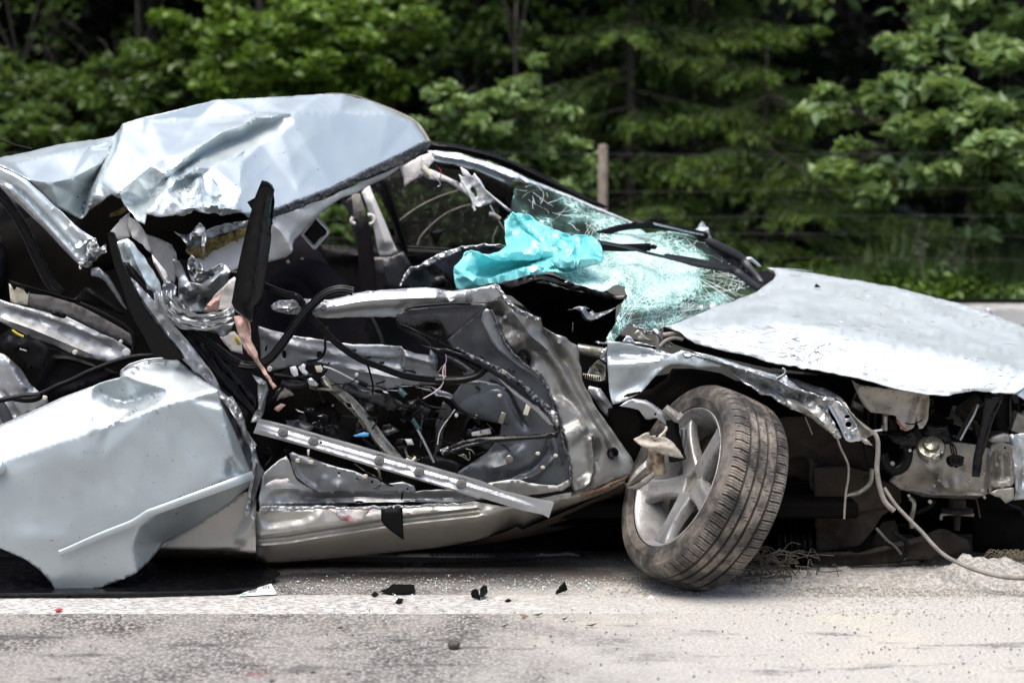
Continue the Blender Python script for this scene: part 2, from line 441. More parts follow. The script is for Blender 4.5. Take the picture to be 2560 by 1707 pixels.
def simple(name, base, rough=.5, metal=0.0, var=.25, vscale=6, dirt=None, dirt_amt=.35, dscale=40, bump=0, bscale=80, coat=0, spec=.5, sheen=0, speck=None):
    """base colour with slow variation, dirt blotches, specks and fine relief"""
    m = N(name); b2 = tuple(c * (1 - var) for c in base)
    c = m.mix(m.ramp(m.noise(vscale, 5), .35, .68), base, b2); r = m.ramp(m.noise(vscale * 3, 4), .3, .7, max(rough - .1, .04), min(rough + .12, 1))
    met = metal
    if dirt:
        f = m.ramp(m.noise(dscale, 6, .65), 1 - dirt_amt - .12, 1 - dirt_amt + .12); c = m.mix(f, c, dirt); r = m.mix(f, r, (.9, .9, .9))
        if metal: met = m.math('MULTIPLY', m.math('SUBTRACT', 1.0, f), metal)
    if speck:
        f = m.ramp(m.noise(170, 2, .5), .66, .72); c = m.mix(f, c, speck)
        if metal: met = m.math('MULTIPLY', met, m.math('SUBTRACT', 1.0, f))
    b = m.bsdf(Base_Color=c, Roughness=r, Metallic=met, Coat_Weight=coat, Coat_Roughness=.08, Specular_IOR_Level=spec)
    if sheen: m.set(b.inputs['Sheen Weight'], sheen)
    if bump: m.set(b.inputs['Normal'], m.bump(m.noise(bscale, 6, .6), bump, .004))
    return m.done(b)

def paint(name, base=(.52, .60, .625), scratch=0.0, dust=.18, rough=.40, specks=0.0, dustc=(.52, .47, .40)):
    m = N(name)
    c = m.mix(m.ramp(m.noise(5, 3), .3, .7), base, tuple(q * .93 for q in base))
    fl = m.noise(900, 2, .5); c = m.mix(m.ramp(fl, .3, .7, 0, .18), c, (.85, .9, .92))
    df = m.math('MULTIPLY', m.ramp(m.noise(26, 7, .72), .25, .8, .6, 1.0), dust); c = m.mix(df, c, dustc)
    met = m.math('MULTIPLY', m.math('SUBTRACT', 1.0, df), .74)
    r = m.ramp(m.noise(7, 6), .3, .75, rough - .05, rough + .12)
    if specks:
        f = m.ramp(m.noise(130, 3, .6), .73 - .05 * specks, .78 - .05 * specks); c = m.mix(f, c, (.05, .04, .03)); met = m.math('MULTIPLY', met, m.math('SUBTRACT', 1.0, f))
    nrm = None
    if scratch:
        v = m.coord((5, 70, 190), (0, R(6), R(4))); s1 = m.noise(1.0, 8, .78, v, 1.2)
        reg = m.ramp(m.noise(5.5, 4, .6), .44, .6)
        f = m.math('MULTIPLY', m.ramp(s1, .63, .70, 0, scratch), reg); c = m.mix(f, c, (.16, .13, .11)); met = m.math('MULTIPLY', met, m.math('SUBTRACT', 1.0, f))
        v2 = m.coord((8, 90, 300), (0, R(-8), R(-6))); f2 = m.math('MULTIPLY', m.ramp(m.noise(1.0, 8, .75, v2, 1.2), .6, .68, 0, scratch), reg); c = m.mix(f2, c, (.86, .88, .88))
        nrm = m.bump(s1, .25 * scratch, .002)
    b = m.bsdf(Base_Color=c, Roughness=r, Metallic=met, Coat_Weight=.35, Coat_Roughness=.10)
    if nrm: m.set(b.inputs['Normal'], nrm)
    return m.done(b)

M = {}
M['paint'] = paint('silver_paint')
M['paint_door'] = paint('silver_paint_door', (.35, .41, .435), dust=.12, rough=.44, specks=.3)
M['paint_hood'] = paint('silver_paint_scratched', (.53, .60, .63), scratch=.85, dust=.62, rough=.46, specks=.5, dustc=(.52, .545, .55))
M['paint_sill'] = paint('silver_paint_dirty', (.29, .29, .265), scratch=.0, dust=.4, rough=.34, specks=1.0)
M['torn'] = simple('torn_metal', (.44, .455, .46), .43, .82, .4, 20, (.12, .10, .085), .32, 45, .35, 60)
M['inner'] = simple('primer_grey_metal', (.23, .245, .258), .42, .75, .3, 6, (.10, .085, .07), .22, 14, .1, 40)
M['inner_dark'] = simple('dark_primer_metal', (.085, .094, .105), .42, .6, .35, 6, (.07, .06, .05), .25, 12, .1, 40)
M['inner_light'] = simple('light_primer_metal', (.40, .41, .415), .42, .75, .25, 6, (.22, .18, .14), .2, 12, .1, 40)
M['inner_rust'] = simple('primer_metal_rusty', (.27, .268, .25), .42, .75, .35, 5, (.12, .065, .035), .36, 9, .2, 40)
M['dustymetal'] = simple('dusty_torn_steel', (.40, .365, .30), .7, .2, .3, 14, (.15, .12, .09), .38, 24, .3, 60, speck=(.05, .04, .03))
M['rustcream'] = simple('flaking_rust', (.33, .27, .18), .75, .1, .3, 30, (.085, .048, .028), .5, 34, .7, 60)
M['rust'] = simple('rusty_steel', (.17, .115, .07), .75, .2, .4, 14, (.075, .035, .017), .5, 30, .6, 60)
M['steel'] = simple('bare_steel', (.52, .53, .54), .32, .9, .3, 12, (.2, .17, .14), .25, 40)
M['olive'] = simple('greased_steel', (.30, .29, .24), .3, .85, .4, 10, (.06, .055, .04), .4, 16)
M['black'] = simple('black_plastic', (.005, .005, .0056), .42, 0, .3, 8, (.03, .028, .026), .12, 16, .15, 150, spec=.1)
M['gloss'] = simple('gloss_black_trim', (.004, .004, .0046), .2, 0, .2, 8, (.035, .032, .03), .08, 22, spec=.25)
M['satin'] = simple('satin_grey_black_plastic', (.018, .018, .021), .36, 0, .3, 6, (.16, .15, .14), .15, 18, .1, 180)
M['rubber'] = simple('black_rubber', (.005, .005, .0055), .34, 0, .3, 14, (.05, .048, .045), .12, 24, .1, 90, spec=.16)
M['fabric'] = simple('dark_seat_fabric', (.013, .0115, .0135), .9, 0, .2, 20, bump=.5, bscale=420, spec=.03)
M['felt'] = simple('grey_felt', (.16, .15, .145), .95, 0, .4, 12, (.05, .05, .05), .4, 26, .6, 240)
M['liner'] = simple('headliner_cloth', (.62, .60, .58), .9, 0, .12, 5, (.36, .33, .30), .22, 6, .4, 260)
M['foam'] = simple('yellow_insulation_foam', (.32, .25, .09), .95, 0, .5, 30, (.12, .09, .03), .4, 60, .8, 110)
M['cream'] = simple('cream_plastic', (.58, .54, .42), .5, 0, .2, 20, (.25, .2, .14), .3, 60)
M['white'] = simple('white_metal', (.72, .73, .72), .35, .3, .15, 12, (.25, .22, .20), .2, 40)
M['pink'] = simple('salmon_cloth', (.50, .33, .27), .85, 0, .25, 30, (.26, .13, .10), .35, 40, .4, 160)
M['stained'] = simple('stained_white_cloth', (.66, .62, .60), .85, 0, .2, 14, (.22, .018, .014), .3, 70, .3, 160)
M['redcloth'] = simple('red_and_white_cloth', (.70, .66, .64), .8, 0, .15, 10, (.32, .015, .012), .45, 15, .3, 120)
M['rim'] = simple('cast_alloy', (.37, .365, .355), .42, .6, .25, 9, (.11, .095, .08), .40, 18, .15, 120, speck=(.06, .05, .04))
M['alloy'] = simple('dirty_cast_aluminium', (.36, .34, .30), .45, .6, .4, 9, (.09, .07, .05), .35, 22, .3, 60, speck=(.05, .04, .03))
M['dirt'] = simple('mud_caked_underbody', (.030, .020, .012), .85, 0, .45, 9, (.055, .038, .023), .3, 22, .5, 50)
M['dirt_shade'] = simple('underbody_dirt_and_shade', (.006, .0055, .005), .8, 0, .4, 9, (.016, .013, .010), .25, 20, .3, 50, spec=.02)  # near-black dirt; in cavities and interior its colour stands in for shade
M['hose'] = simple('dusty_grey_hose', (.22, .20, .175), .75, 0, .35, 25, (.12, .09, .07), .35, 60, .3, 140)
M['bottle'] = simple('dirty_white_bottle', (.46, .42, .36), .55, .0, .3, 12, (.20, .16, .12), .4, 14, .2, 60, speck=(.015, .012, .01))
M['blue'] = simple('blue_plastic', (.06, .28, .50), .4)
M['springblue'] = simple('pale_blue_spring', (.07, .15, .17), .4, .3)
M['redwire'] = simple('red_wire', (.36, .02, .02), .45)
M['violet'] = simple('violet_wire', (.30, .20, .38), .45)
M['yellow'] = simple('yellow_label', (.5, .40, .02), .5)
M['paper'] = simple('white_paper', (.80, .80, .79), .7, 0, .06, 20)
M['ink'] = simple('black_ink', (.03, .03, .035), .7)
M['greenink'] = simple('green_ink', (.05, .36, .22), .7)
M['crumb'] = simple('glass_crumb', (.42, .50, .50), .14, 0, .4, 90, spec=.8)
M['crumbdark'] = simple('urethane_bead', (.05, .05, .06), .25, 0, .4, 120, (.42, .44, .46), .34, 110, .6, 160)

def thin_sheet():
    """thin plastic film: some of the light goes through it"""
    m = N('turquoise_sheet'); c = m.mix(m.ramp(m.noise(9, 5), .35, .7), (.20, .70, .73), (.33, .78, .79)); c = m.mix(m.ramp(m.noise(34, 6, .7), .66, .76, 0, .5), c, (.10, .30, .32))
    d = m.bsdf(Base_Color=c, Roughness=.3, Specular_IOR_Level=.6, Coat_Weight=.5, Coat_Roughness=.18, Normal=m.bump(m.noise(28, 6, .6, None, 1.5), .35, .006)); t = m.n('BsdfTranslucent'); m.set(t.inputs[0], c)
    a = m.n('MixShader'); m.set(a.inputs[0], .3); m.set(a.inputs[1], d.outputs[0]); m.set(a.inputs[2], t.outputs[0]); return m.done(a)
M['teal'] = thin_sheet()
def tyre_mat():
    m = N('dusty_tyre_rubber'); c = m.mix(m.ramp(m.noise(10, 6, .65), .38, .66), (.024, .022, .020), (.235, .20, .165))
    c = m.mix(m.ramp(m.noise(60, 5, .7), .45, .72, 0, .75), c, (.032, .028, .025)); c = m.mix(m.ramp(m.noise(7, 4, .5), .70, .78, 0, .65), c, (.33, .14, .045))
    g = m.attr('groove'); c = m.mix(g, c, (.018, .016, .014))
    b = m.bsdf(Base_Color=c, Roughness=m.ramp(m.noise(20, 4), .3, .7, .5, .85), Normal=m.bump(m.noise(160, 6, .6), .35, .002)); return m.done(b)
M['tyre'] = tyre_mat()
def glass(name, tint, dirt=.3, cover=.12):
    m = N(name); tr = m.n('BsdfTransparent', i_Color=tint); gl = m.bsdf(Base_Color=(.02, .025, .025), Roughness=.03, Specular_IOR_Level=.6)
    di = m.bsdf(Base_Color=(.40, .38, .34), Roughness=.8)
    fr = m.n('Fresnel', i_IOR=1.45); a = m.n('MixShader'); m.set(a.inputs[0], fr.outputs[0]); m.set(a.inputs[1], tr.outputs[0]); m.set(a.inputs[2], gl.outputs[0])
    f = m.math('ADD', m.ramp(m.noise(40, 7, .7), .52, .78, 0, dirt), cover * .3); b = m.n('MixShader'); m.set(b.inputs[0], f); m.set(b.inputs[1], a.outputs[0]); m.set(b.inputs[2], di.outputs[0])
    return m.done(b)
M['glass'] = glass('dusty_window_glass', (.50, .55, .50), .35, .1)
def shattered():
    """laminated screen: clear where it is whole, frosted sea-green where it is crazed"""
    m = N('shattered_windscreen'); den = m.attr('crazing')
    v = m.coord((1, 1, 1)); wv = m.n('TexNoise', noise_dimensions='3D'); m.set(wv.inputs['Vector'], v); m.set(wv.inputs['Scale'], 14.0); m.set(wv.inputs['Detail'], 5.0)
    ad = m.n('VectorMath', operation='MULTIPLY_ADD'); m.set(ad.inputs[0], wv.outputs['Color']); ad.inputs[1].default_value = (.09, .09, .09); m.set(ad.inputs[2], v)
    e1 = m.ramp(m.vor(26, 'DISTANCE_TO_EDGE', ad.outputs[0]), .0, .075, 1, 0); e2 = m.ramp(m.vor(75, 'DISTANCE_TO_EDGE', ad.outputs[0]), .0, .13, 1, 0)
    e3 = m.ramp(m.vor(170, 'DISTANCE_TO_EDGE', ad.outputs[0]), .0, .2, 1, 0)
    cr = m.math('MAXIMUM', m.math('MULTIPLY', e1, m.ramp(den, .1, .35)), m.math('MAXIMUM', m.math('MULTIPLY', e2, m.ramp(den, .3, .6)), m.math('MULTIPLY', e3, m.ramp(den, .6, .95))))
    pat = m.math('MULTIPLY', m.ramp(m.noise(16, 6, .65), .38, .62), den)
    c = m.mix(cr, (.20, .50, .44), (.66, .90, .84)); c = m.mix(m.ramp(m.noise(13, 5, .6), .58, .74, 0, .7), c, (.84, .92, .90))
    di = m.bsdf(Base_Color=c, Roughness=.3, Specular_IOR_Level=.7, Normal=m.bump(m.math('ADD', e1, e2), .5, .002))
    tr = m.n('BsdfTransparent', i_Color=(.86, .93, .91)); gl = m.bsdf(Base_Color=(.05, .06, .06), Roughness=.08, Specular_IOR_Level=.6)
    a = m.n('MixShader'); m.set(a.inputs[0], .22); m.set(a.inputs[1], tr.outputs[0]); m.set(a.inputs[2], gl.outputs[0])
    f = m.math('MINIMUM', m.math('ADD', m.math('MULTIPLY', cr, 1.0), m.math('ADD', m.math('MULTIPLY', pat, .62), m.math('MULTIPLY', den, .10))), 1.0)
    b = m.n('MixShader'); m.set(b.inputs[0], f); m.set(b.inputs[1], a.outputs[0]); m.set(b.inputs[2], di.outputs[0]); return m.done(b)
M['shattered'] = shattered()
M['crack'] = simple('crack_line', (.80, .90, .88), .35, 0, .1, 40)

def leaf(name, base, pale, rough=.42, trans=.35):
    m = N(name); t = m.attr('tint'); c = m.mix(t, base, pale)
    d = m.bsdf(Base_Color=c, Roughness=rough, Specular_IOR_Level=.5); tl = m.n('BsdfTranslucent'); m.set(tl.inputs[0], m.mix(.5, c, (pale[0] * 1.2, pale[1] * 1.15, pale[2] * .5)))
    a = m.n('MixShader'); m.set(a.inputs[0], trans); m.set(a.inputs[1], d.outputs[0]); m.set(a.inputs[2], tl.outputs[0]); return m.done(a)
M['leaf_oak'] = leaf('oak_leaf', (.050, .110, .026), (.27, .38, .15))
M['leaf_maple'] = leaf('bright_leaf', (.030, .078, .010), (.170, .275, .040))
M['leaf_bush'] = leaf('bush_leaf', (.020, .052, .009), (.155, .245, .058))
M['leaf_dark'] = leaf('shade_coloured_leaf', (.004, .011, .003), (.015, .034, .009), trans=.1)  # near-black green: the wood's deep shade is put into the colour
M['needle'] = leaf('spruce_needle', (.010, .032, .005), (.175, .290, .036), .5, .25)
M['grass'] = leaf('grass_blade', (.055, .110, .025), (.13, .19, .06), .55, .3)
M['twig'] = simple('dark_twig', (.075, .062, .045), .85, 0, .4, 30, (.22, .18, .12), .25, 30)
M['straw'] = simple('dry_straw', (.34, .28, .18), .8, 0, .4, 30)
M['bark'] = simple('tree_bark', (.028, .022, .017), .9, 0, .5, 12, (.012, .011, .009), .4, 20, .8, 30)
M['post'] = simple('weathered_post', (.20, .165, .13), .85, 0, .35, 18, (.09, .075, .06), .4, 30, .5, 60)
M['galv'] = simple('galvanised_steel', (.44, .43, .41), .42, .55, .25, 5, (.25, .22, .19), .3, 14, .1, 60)
M['wire'] = simple('fence_wire', (.045, .045, .045), .6, .4)
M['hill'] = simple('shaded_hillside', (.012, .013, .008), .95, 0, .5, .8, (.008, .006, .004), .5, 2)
M['pebble'] = simple('absorbent_granule', (.40, .38, .345), .95, 0, .45, 60, (.17, .16, .14), .42, 120, .9, 220)
M['stone'] = simple('dark_stone', (.055, .05, .045), .7, 0, .5, 60, (.14, .12, .1), .3, 110, .6, 90)

def road():
    m = N('dusty_asphalt')
    geo = m.n('NewGeometry'); sx = m.n('SeparateXYZ'); m.set(sx.inputs[0], geo.outputs['Position']); X, Y = sx.outputs[0], sx.outputs[1]
    pos = geo.outputs['Position']
    def nz(sc, det=5, ro=.6, st=(1, 1, 1)):
        mp = m.n('Mapping'); m.set(mp.inputs['Vector'], pos); mp.inputs['Scale'].default_value = st; return m.noise(sc, det, ro, mp.outputs[0])
    ag = m.vor(95, 'F1', pos); agc = m.n('TexVoronoi', feature='F1'); m.set(agc.inputs['Vector'], pos); agc.inputs['Scale'].default_value = 95
    sep = m.n('SeparateColor'); m.set(sep.inputs[0], agc.outputs['Color'])
    asph = m.mix(m.ramp(sep.outputs[0], .1, .9), (.19, .18, .168), (.37, .348, .325)); asph = m.mix(m.ramp(ag, .35, .62), asph, (.045, .042, .040))
    asph = m.mix(m.ramp(nz(2.2, 6), .34, .62, 0, .55), asph, (.34, .318, .295))
    dark = m.ramp(nz(1.0, 7, .66, (2.4, 8.0, 1)), .55, .64); near = m.ramp(Y, -.42, -.62); dark = m.math('MULTIPLY', dark, m.math('MULTIPLY', near, m.ramp(nz(60, 5, .7), .30, .55)))
    asph = m.mix(m.math('MULTIPLY', dark, .85), asph, (.055, .053, .055))
    pw = m.ramp(m.math('ADD', X, m.math('MULTIPLY', m.math('SUBTRACT', nz(5, 6, .65), .5), 1.6)), -.45, .75)
    pw = m.math('MULTIPLY', pw, m.math('SUBTRACT', 1.0, m.math('MULTIPLY', dark, .8)))
    pw = m.math('MULTIPLY', pw, m.ramp(nz(45, 6, .75), .26, .46, .35, 1.0))
    powd = m.mix(m.ramp(nz(110, 5, .7), .35, .68), (.27, .255, .23), (.50, .48, .44)); powd = m.mix(m.ramp(nz(1.3, 4), .5, .75, 0, .35), powd, (.58, .52, .36))
    c = m.mix(pw, asph, powd)
    soil = m.math('MULTIPLY', m.math('MULTIPLY', m.ramp(Y, .0, .12), m.ramp(Y, 2.2, 1.6)), m.ramp(nz(4, 5, .65), .35, .55)); c = m.mix(m.math('MULTIPLY', soil, .75), c, (.13, .095, .07))   # spilt soil
    stain = m.ramp(nz(5, 5, .6), .62, .72, 0, .5); stain = m.math('MULTIPLY', stain, m.ramp(X, -.2, -.7)); c = m.mix(stain, c, (.20, .07, .05))
    h = m.math('ADD', m.ramp(ag, .0, .6, 1, 0), m.math('MULTIPLY', nz(60, 6, .7), 1.2))
    b = m.bsdf(Base_Color=c, Roughness=.88, Specular_IOR_Level=.3, Normal=m.bump(h, .55, .006)); return m.done(b)
M['road'] = road()
def line():
    m = N('worn_white_line'); geo = m.n('NewGeometry'); pos = geo.outputs['Position']
    mp = m.n('Mapping'); m.set(mp.inputs['Vector'], pos); mp.inputs['Scale'].default_value = (1, 2.2, 1)
    sx = m.n('SeparateXYZ'); m.set(sx.inputs[0], pos); w = m.ramp(m.noise(42, 7, .72, mp.outputs[0]), .43, .56); c = m.mix(m.ramp(m.noise(9, 5, .6, pos), .3, .7), (.62, .605, .58), (.47, .455, .435)); c = m.mix(w, c, (.22, .21, .195))
    pw = m.ramp(m.math('ADD', sx.outputs[0], m.math('MULTIPLY', m.math('SUBTRACT', m.noise(5, 6, .65, pos), .5), 1.6)), -.45, .75)
    pw = m.math('MULTIPLY', pw, m.ramp(m.noise(45, 6, .75, pos), .26, .46, .35, 1.0)); c = m.mix(pw, c, m.mix(m.ramp(m.noise(110, 5, .7, pos), .35, .68), (.27, .255, .23), (.50, .48, .44)))
    b = m.bsdf(Base_Color=c, Roughness=.8, Normal=m.bump(m.noise(120, 5, .7, pos), .8, .004)); return m.done(b)
M['line'] = line()
# ------------------------------------------------------------------ the setting: road, line, verge, hillside
def sheet_xy(name, x0, x1, y0, y1, z, mat, nx=2, ny=2, fn=None):
    xs, ys = np.meshgrid(np.linspace(x0, x1, nx), np.linspace(y0, y1, ny)); z_ = np.full(xs.shape, z) if fn is None else fn(xs, ys)
    v = np.stack([xs, ys, z_], -1).reshape(-1, 3); i = np.arange(ny - 1)[:, None] * nx + np.arange(nx - 1)[None]
    f = np.stack([i, i + 1, i + nx + 1, i + nx], -1).reshape(-1, 4)
    return link(name, mesh_np(name, v, f), mat)
tag(sheet_xy('ground', -120, 120, -120, 3.95, 0, M['road']), kind='structure')
lw0, lw1 = G(0, 1534)[1], G(0, 1487)[1]
def edge_noise(o):                                      # worn, slightly ragged edges; the near edge turns down to the asphalt
    for v in o.data.vertices: v.co.y += .004 * float(fbm(np.array(v.co.x * 28), np.array(v.co.y * 9), 2, 3))
    return o
ln = sheet_xy('road_line', -9, 4, float(lw0), float(lw1), .004, M['line'], 1400, 5, lambda x, y: np.where((y < lw0 + .001) | (y > lw1 - .001), .0003, .004)); tag(edge_noise(ln), kind='structure')
def verge(x, y): return -.03 + .42 * np.clip((y - 3.75) / 1.5, 0, 1) ** 1.2 + .05 * fbm(x * .8, y * .8, 3)
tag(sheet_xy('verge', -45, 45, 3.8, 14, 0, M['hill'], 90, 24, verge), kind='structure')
def hill(x, y): return -.05 + .40 + 11 * np.clip((y - 13) / 16, 0, 1) ** 1.3 + .4 * fbm(x * .4, y * .4, 5)
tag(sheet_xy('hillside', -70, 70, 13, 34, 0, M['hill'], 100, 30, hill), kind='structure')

# ------------------------------------------------------------------ vegetation
nr = np.random.default_rng(11)
def leaves(c, size, up=.45, droop=0.0, ratio=.55, rs=nr, tint=None, fold=True):
    """leaf blades (two faces folded along the rib) at points c"""
    n = len(c); d = rs.normal(size=(n, 3)); d[:, 2] = d[:, 2] * .5 - droop; d /= np.linalg.norm(d, axis=1, keepdims=True)
    nn = rs.normal(size=(n, 3)); nn[:, 2] = np.abs(nn[:, 2]) + up * 2.2; nn -= d * (nn * d).sum(1, keepdims=True); nn /= np.linalg.norm(nn, axis=1, keepdims=True)
    s = np.cross(d, nn); L = (size * rs.uniform(.65, 1.3, n))[:, None]; W = L * ratio * .5
    b0 = c - d * L * .5; b1 = c + d * L * .5; m = c + d * L * .02
    v = np.stack([b0, m + s * W + nn * W * .35, b1, m - s * W + nn * W * .35], 1).reshape(-1, 3)
    i = np.arange(n)[:, None] * 4; f = np.concatenate([i + np.array([[0, 1, 2]]), i + np.array([[0, 2, 3]])], 0) if fold else i + np.array([[0, 1, 2, 3]])
    t = np.repeat(np.clip(rs.beta(1.15, 2.3, n) if tint is None else tint, 0, 1), 4)
    return v, f, t
def leafmesh(name, packs, mat, parent=None):
    v = np.vstack([p[0] for p in packs]); off = np.cumsum([0] + [len(p[0]) for p in packs[:-1]])
    f = np.vstack([p[1] + o for p, o in zip(packs, off)]); t = np.concatenate([p[2] for p in packs])
    me = mesh_np(name, v, f, False); at = me.attributes.new('tint', 'FLOAT', 'POINT'); at.data.foreach_set('value', t.astype(np.float32))
    return link(name, me, mat, parent)
def blob(n, c, r, rs=nr):
    """points in a clump: denser towards its upper shell"""
    d = rs.normal(size=(n, 3)); d /= np.linalg.norm(d, axis=1, keepdims=True); k = rs.uniform(0, 1, n) ** .45
    return np.asarray(c) + d * k[:, None] * np.asarray(r)
def broadleaf(name, label, base, clumps, mat, size, trunk_r=.06, cat='tree', top=None, group=None, lean=(0, 0), per=1.0):
    """clumps: (x, y, z, radius, leaves); each carried by a limb that leaves the trunk"""
    base = np.array(base, float); root = empty(name, base); tag(root, label, cat, group)
    H = top or max(c[2] for c in clumps) * .9; mb = MB()
    tr = np.array([base + [0, 0, -.1], base + [lean[0] * .3 + .05, lean[1] * .3, H * .35], base + [lean[0] * .7, lean[1] * .7 + .04, H * .7], base + [lean[0], lean[1], H]])
    w = catmull(tr, 14); mb.tube(w, np.linspace(trunk_r, trunk_r * .25, 14), sides=8)
    packs = []
    for (x, y, z, r, n) in clumps:
        c = np.array([x, y, z]); k = int(np.clip((z - base[2]) / H * 13 * .72, 0, 13)); a = w[k]; mid = (a + c) / 2 + [0, 0, .12 * np.linalg.norm(c - a)]
        mb.tube(catmull([a, mid, c], 8), np.linspace(trunk_r * (.35 if z < 2.4 else .12), .005, 8), sides=6)
        for q in range(4):
            e = c + nr.normal(size=3) * r * .5; mb.tube(catmull([mid * .3 + c * .7, (c + e) / 2 + [0, 0, .05], e], 5), np.linspace(.008, .003, 5), sides=5)
        sub = 6; 
        for q in range(sub):
            cc = c + nr.normal(size=3) * r * np.array([.52, .45, .36]); m = max(int(n * per / sub), 3)
            packs.append(leaves(blob(m, cc, (r * .5, r * .5, r * .26)), size, tint=nr.beta(1.9, 1.7, m) if mat in (M['leaf_oak'], M['leaf_maple']) else None))
    mb.build('trunk', M['bark'], root, sharp=None)
    leafmesh('crown', packs, mat, root)
    return root
def spruce(label, base, H, rmax, seed, group=None, zmin=.25, dens=1.0):
    rs = np.random.default_rng(seed); base = np.array(base, float); root = empty('spruce_tree', base); tag(root, label, 'tree', group)
    mb = MB(); mb.tube(np.linspace(base + [0, 0, -.1], base + [0, 0, H], 10), np.linspace(.007 * H + .012, .006, 10), sides=8)
    V, TT = [], []
    z = zmin
    while z < H - .1:
        L0 = rmax * (1 - z / H) ** .75
        nb = int(rs.integers(5, 8)); a0 = rs.uniform(0, 6.28)
        for b in range(nb):
            a = a0 + b * 6.283 / nb + rs.normal() * .2; L = L0 * rs.uniform(.7, 1.15); d = np.array([math.cos(a), math.sin(a), 0]); sd = np.array([-d[1], d[0], 0])
            s = np.linspace(0, 1, 12); droop = -.32 * L * s ** 1.2 + .16 * L * s ** 3
            ax = base + [0, 0, z + rs.normal() * .06] + d * (s * L)[:, None] + np.array([0, 0, 1.0]) * droop[:, None]
            mb.tube(ax, np.linspace(.014, .003, 12), sides=5)
            nt = int(L * 62 * dens * (1 if base[2] + z < 3.0 else .3)) + 6
            for t in np.linspace(.14, 1, nt):
                p0 = np.array([np.interp(t, s, ax[:, q]) for q in range(3)]); side = 1 if rs.random() < .5 else -1
                tl = L * .36 * (1.08 - t) ** .7 * rs.uniform(.6, 1.2) + .05
                td = d * rs.uniform(.5, .9) + sd * side * rs.uniform(.5, 1.0) + np.array([0, 0, rs.uniform(-.55, .05)]); td /= np.linalg.norm(td)
                k = int(tl / .0125) + 2; q = np.linspace(0, 1, k)
                tip = p0 + td * (q * tl)[:, None] + np.array([0, 0, -1]) * (q ** 2 * tl * .18)[:, None]
                V.append(np.c_[tip, np.tile(td, (k, 1)), np.full(k, np.clip(.12 + .5 * (q * t) ** 1.4 * 1.25, 0, 1) * rs.uniform(.6, 1.2))[:, None] if False else (np.clip(.10 + .95 * (q ** 1.5) * t, 0, 1) * rs.uniform(.6, 1.1))[:, None]])
        z += .27 + .10 * rs.random()
    mb.build('trunk', M['bark'], root, sharp=None)
    A = np.vstack(V); n = len(A); td = A[:, 3:6]
    r_ = rs.normal(size=(n, 3)); r_ -= td * (r_ * td).sum(1, keepdims=True); r_ /= np.linalg.norm(r_, axis=1, keepdims=True)
    dd = td * .55 + r_ * .8; L = rs.uniform(.018, .034, n)[:, None]; W = np.cross(dd, rs.normal(size=(n, 3))); W /= np.linalg.norm(W, axis=1, keepdims=True); W *= .0062
    c = A[:, :3]; v = np.stack([c - W, c + W, c + dd * L], 1).reshape(-1, 3); f = np.arange(n * 3).reshape(-1, 3)
    leafmesh('crown', [(v, f, np.repeat(A[:, 6], 3))], M['needle'], root)
    return root
def cl(s, n, r):
    """clumps at traced places: 'px,py,Y' tokens"""
    out = []
    for (x, y, Y) in T(s): p = P(x, y, Y); out.append((p[0], p[1], p[2], r * rnd.uniform(.85, 1.2), int(n * rnd.uniform(.8, 1.2))))
    return out
def hi(x, y, n, z0, z1, spread, r, nl):
    return [(x + rnd.uniform(-spread, spread), y + rnd.uniform(-spread * .6, spread), rnd.uniform(z0, z1), r * rnd.uniform(.8, 1.3), nl) for _ in range(n)]
def gx(px, Y): return float(P(px, 700, Y)[0])

# the oak on the right, its limb reaching out over the fence
broadleaf('oak_tree', 'pale green oak with lobed leaves, its limb hanging in from the right edge', (gx(2760, 6.3), 6.3, .0),
    cl('V 2080,90,5.6 2200,60,5.8 2290,120,5.6 2050,200,5.5 2150,190,5.4 2270,220,5.5 2340,150,5.9 2110,290,5.5 2200,300,5.3 2300,300,5.4 2010,330,5.6 2080,370,5.5 2180,390,5.4 2280,380,5.6 1960,390,5.7 2030,430,5.6 2340,430,5.4 2330,250,5.5 2350,340,5.2 2150,30,6 2250,10,6 2340,40,6 2400,100,5.5 2420,260,5.5 2410,420,5.5 2230,460,5.7 2320,490,5.6 1900,260,6.0', 330, .21)
    + hi(gx(2700, 6.5), 6.6, 22, 2.6, 6.5, 1.5, .5, 240), M['leaf_oak'], .115, .08, top=5.5, per=.85)
broadleaf('oak_sapling', 'small pale oak branch leaning in behind the far roof pillar of the wreck', (gx(1290, 7), 7.0, .02),
    cl('V 1030,240,5.9 1100,220,5.8 1170,210,5.9 1230,200,6 1000,290,5.9 1080,270,5.7 1150,280,5.8 1210,260,6 1060,320,6 1130,330,6 1200,330,6.2 1250,330,6.1 1290,360,6.2 1330,400,6.2 1180,390,6.4 1300,420,6.2 1240,390,6.3', 200, .17)
    + hi(gx(1290, 7.2), 7.6, 6, 2.7, 4.2, .8, .4, 120), M['leaf_oak'], .085, .03, top=2.3, per=.9)
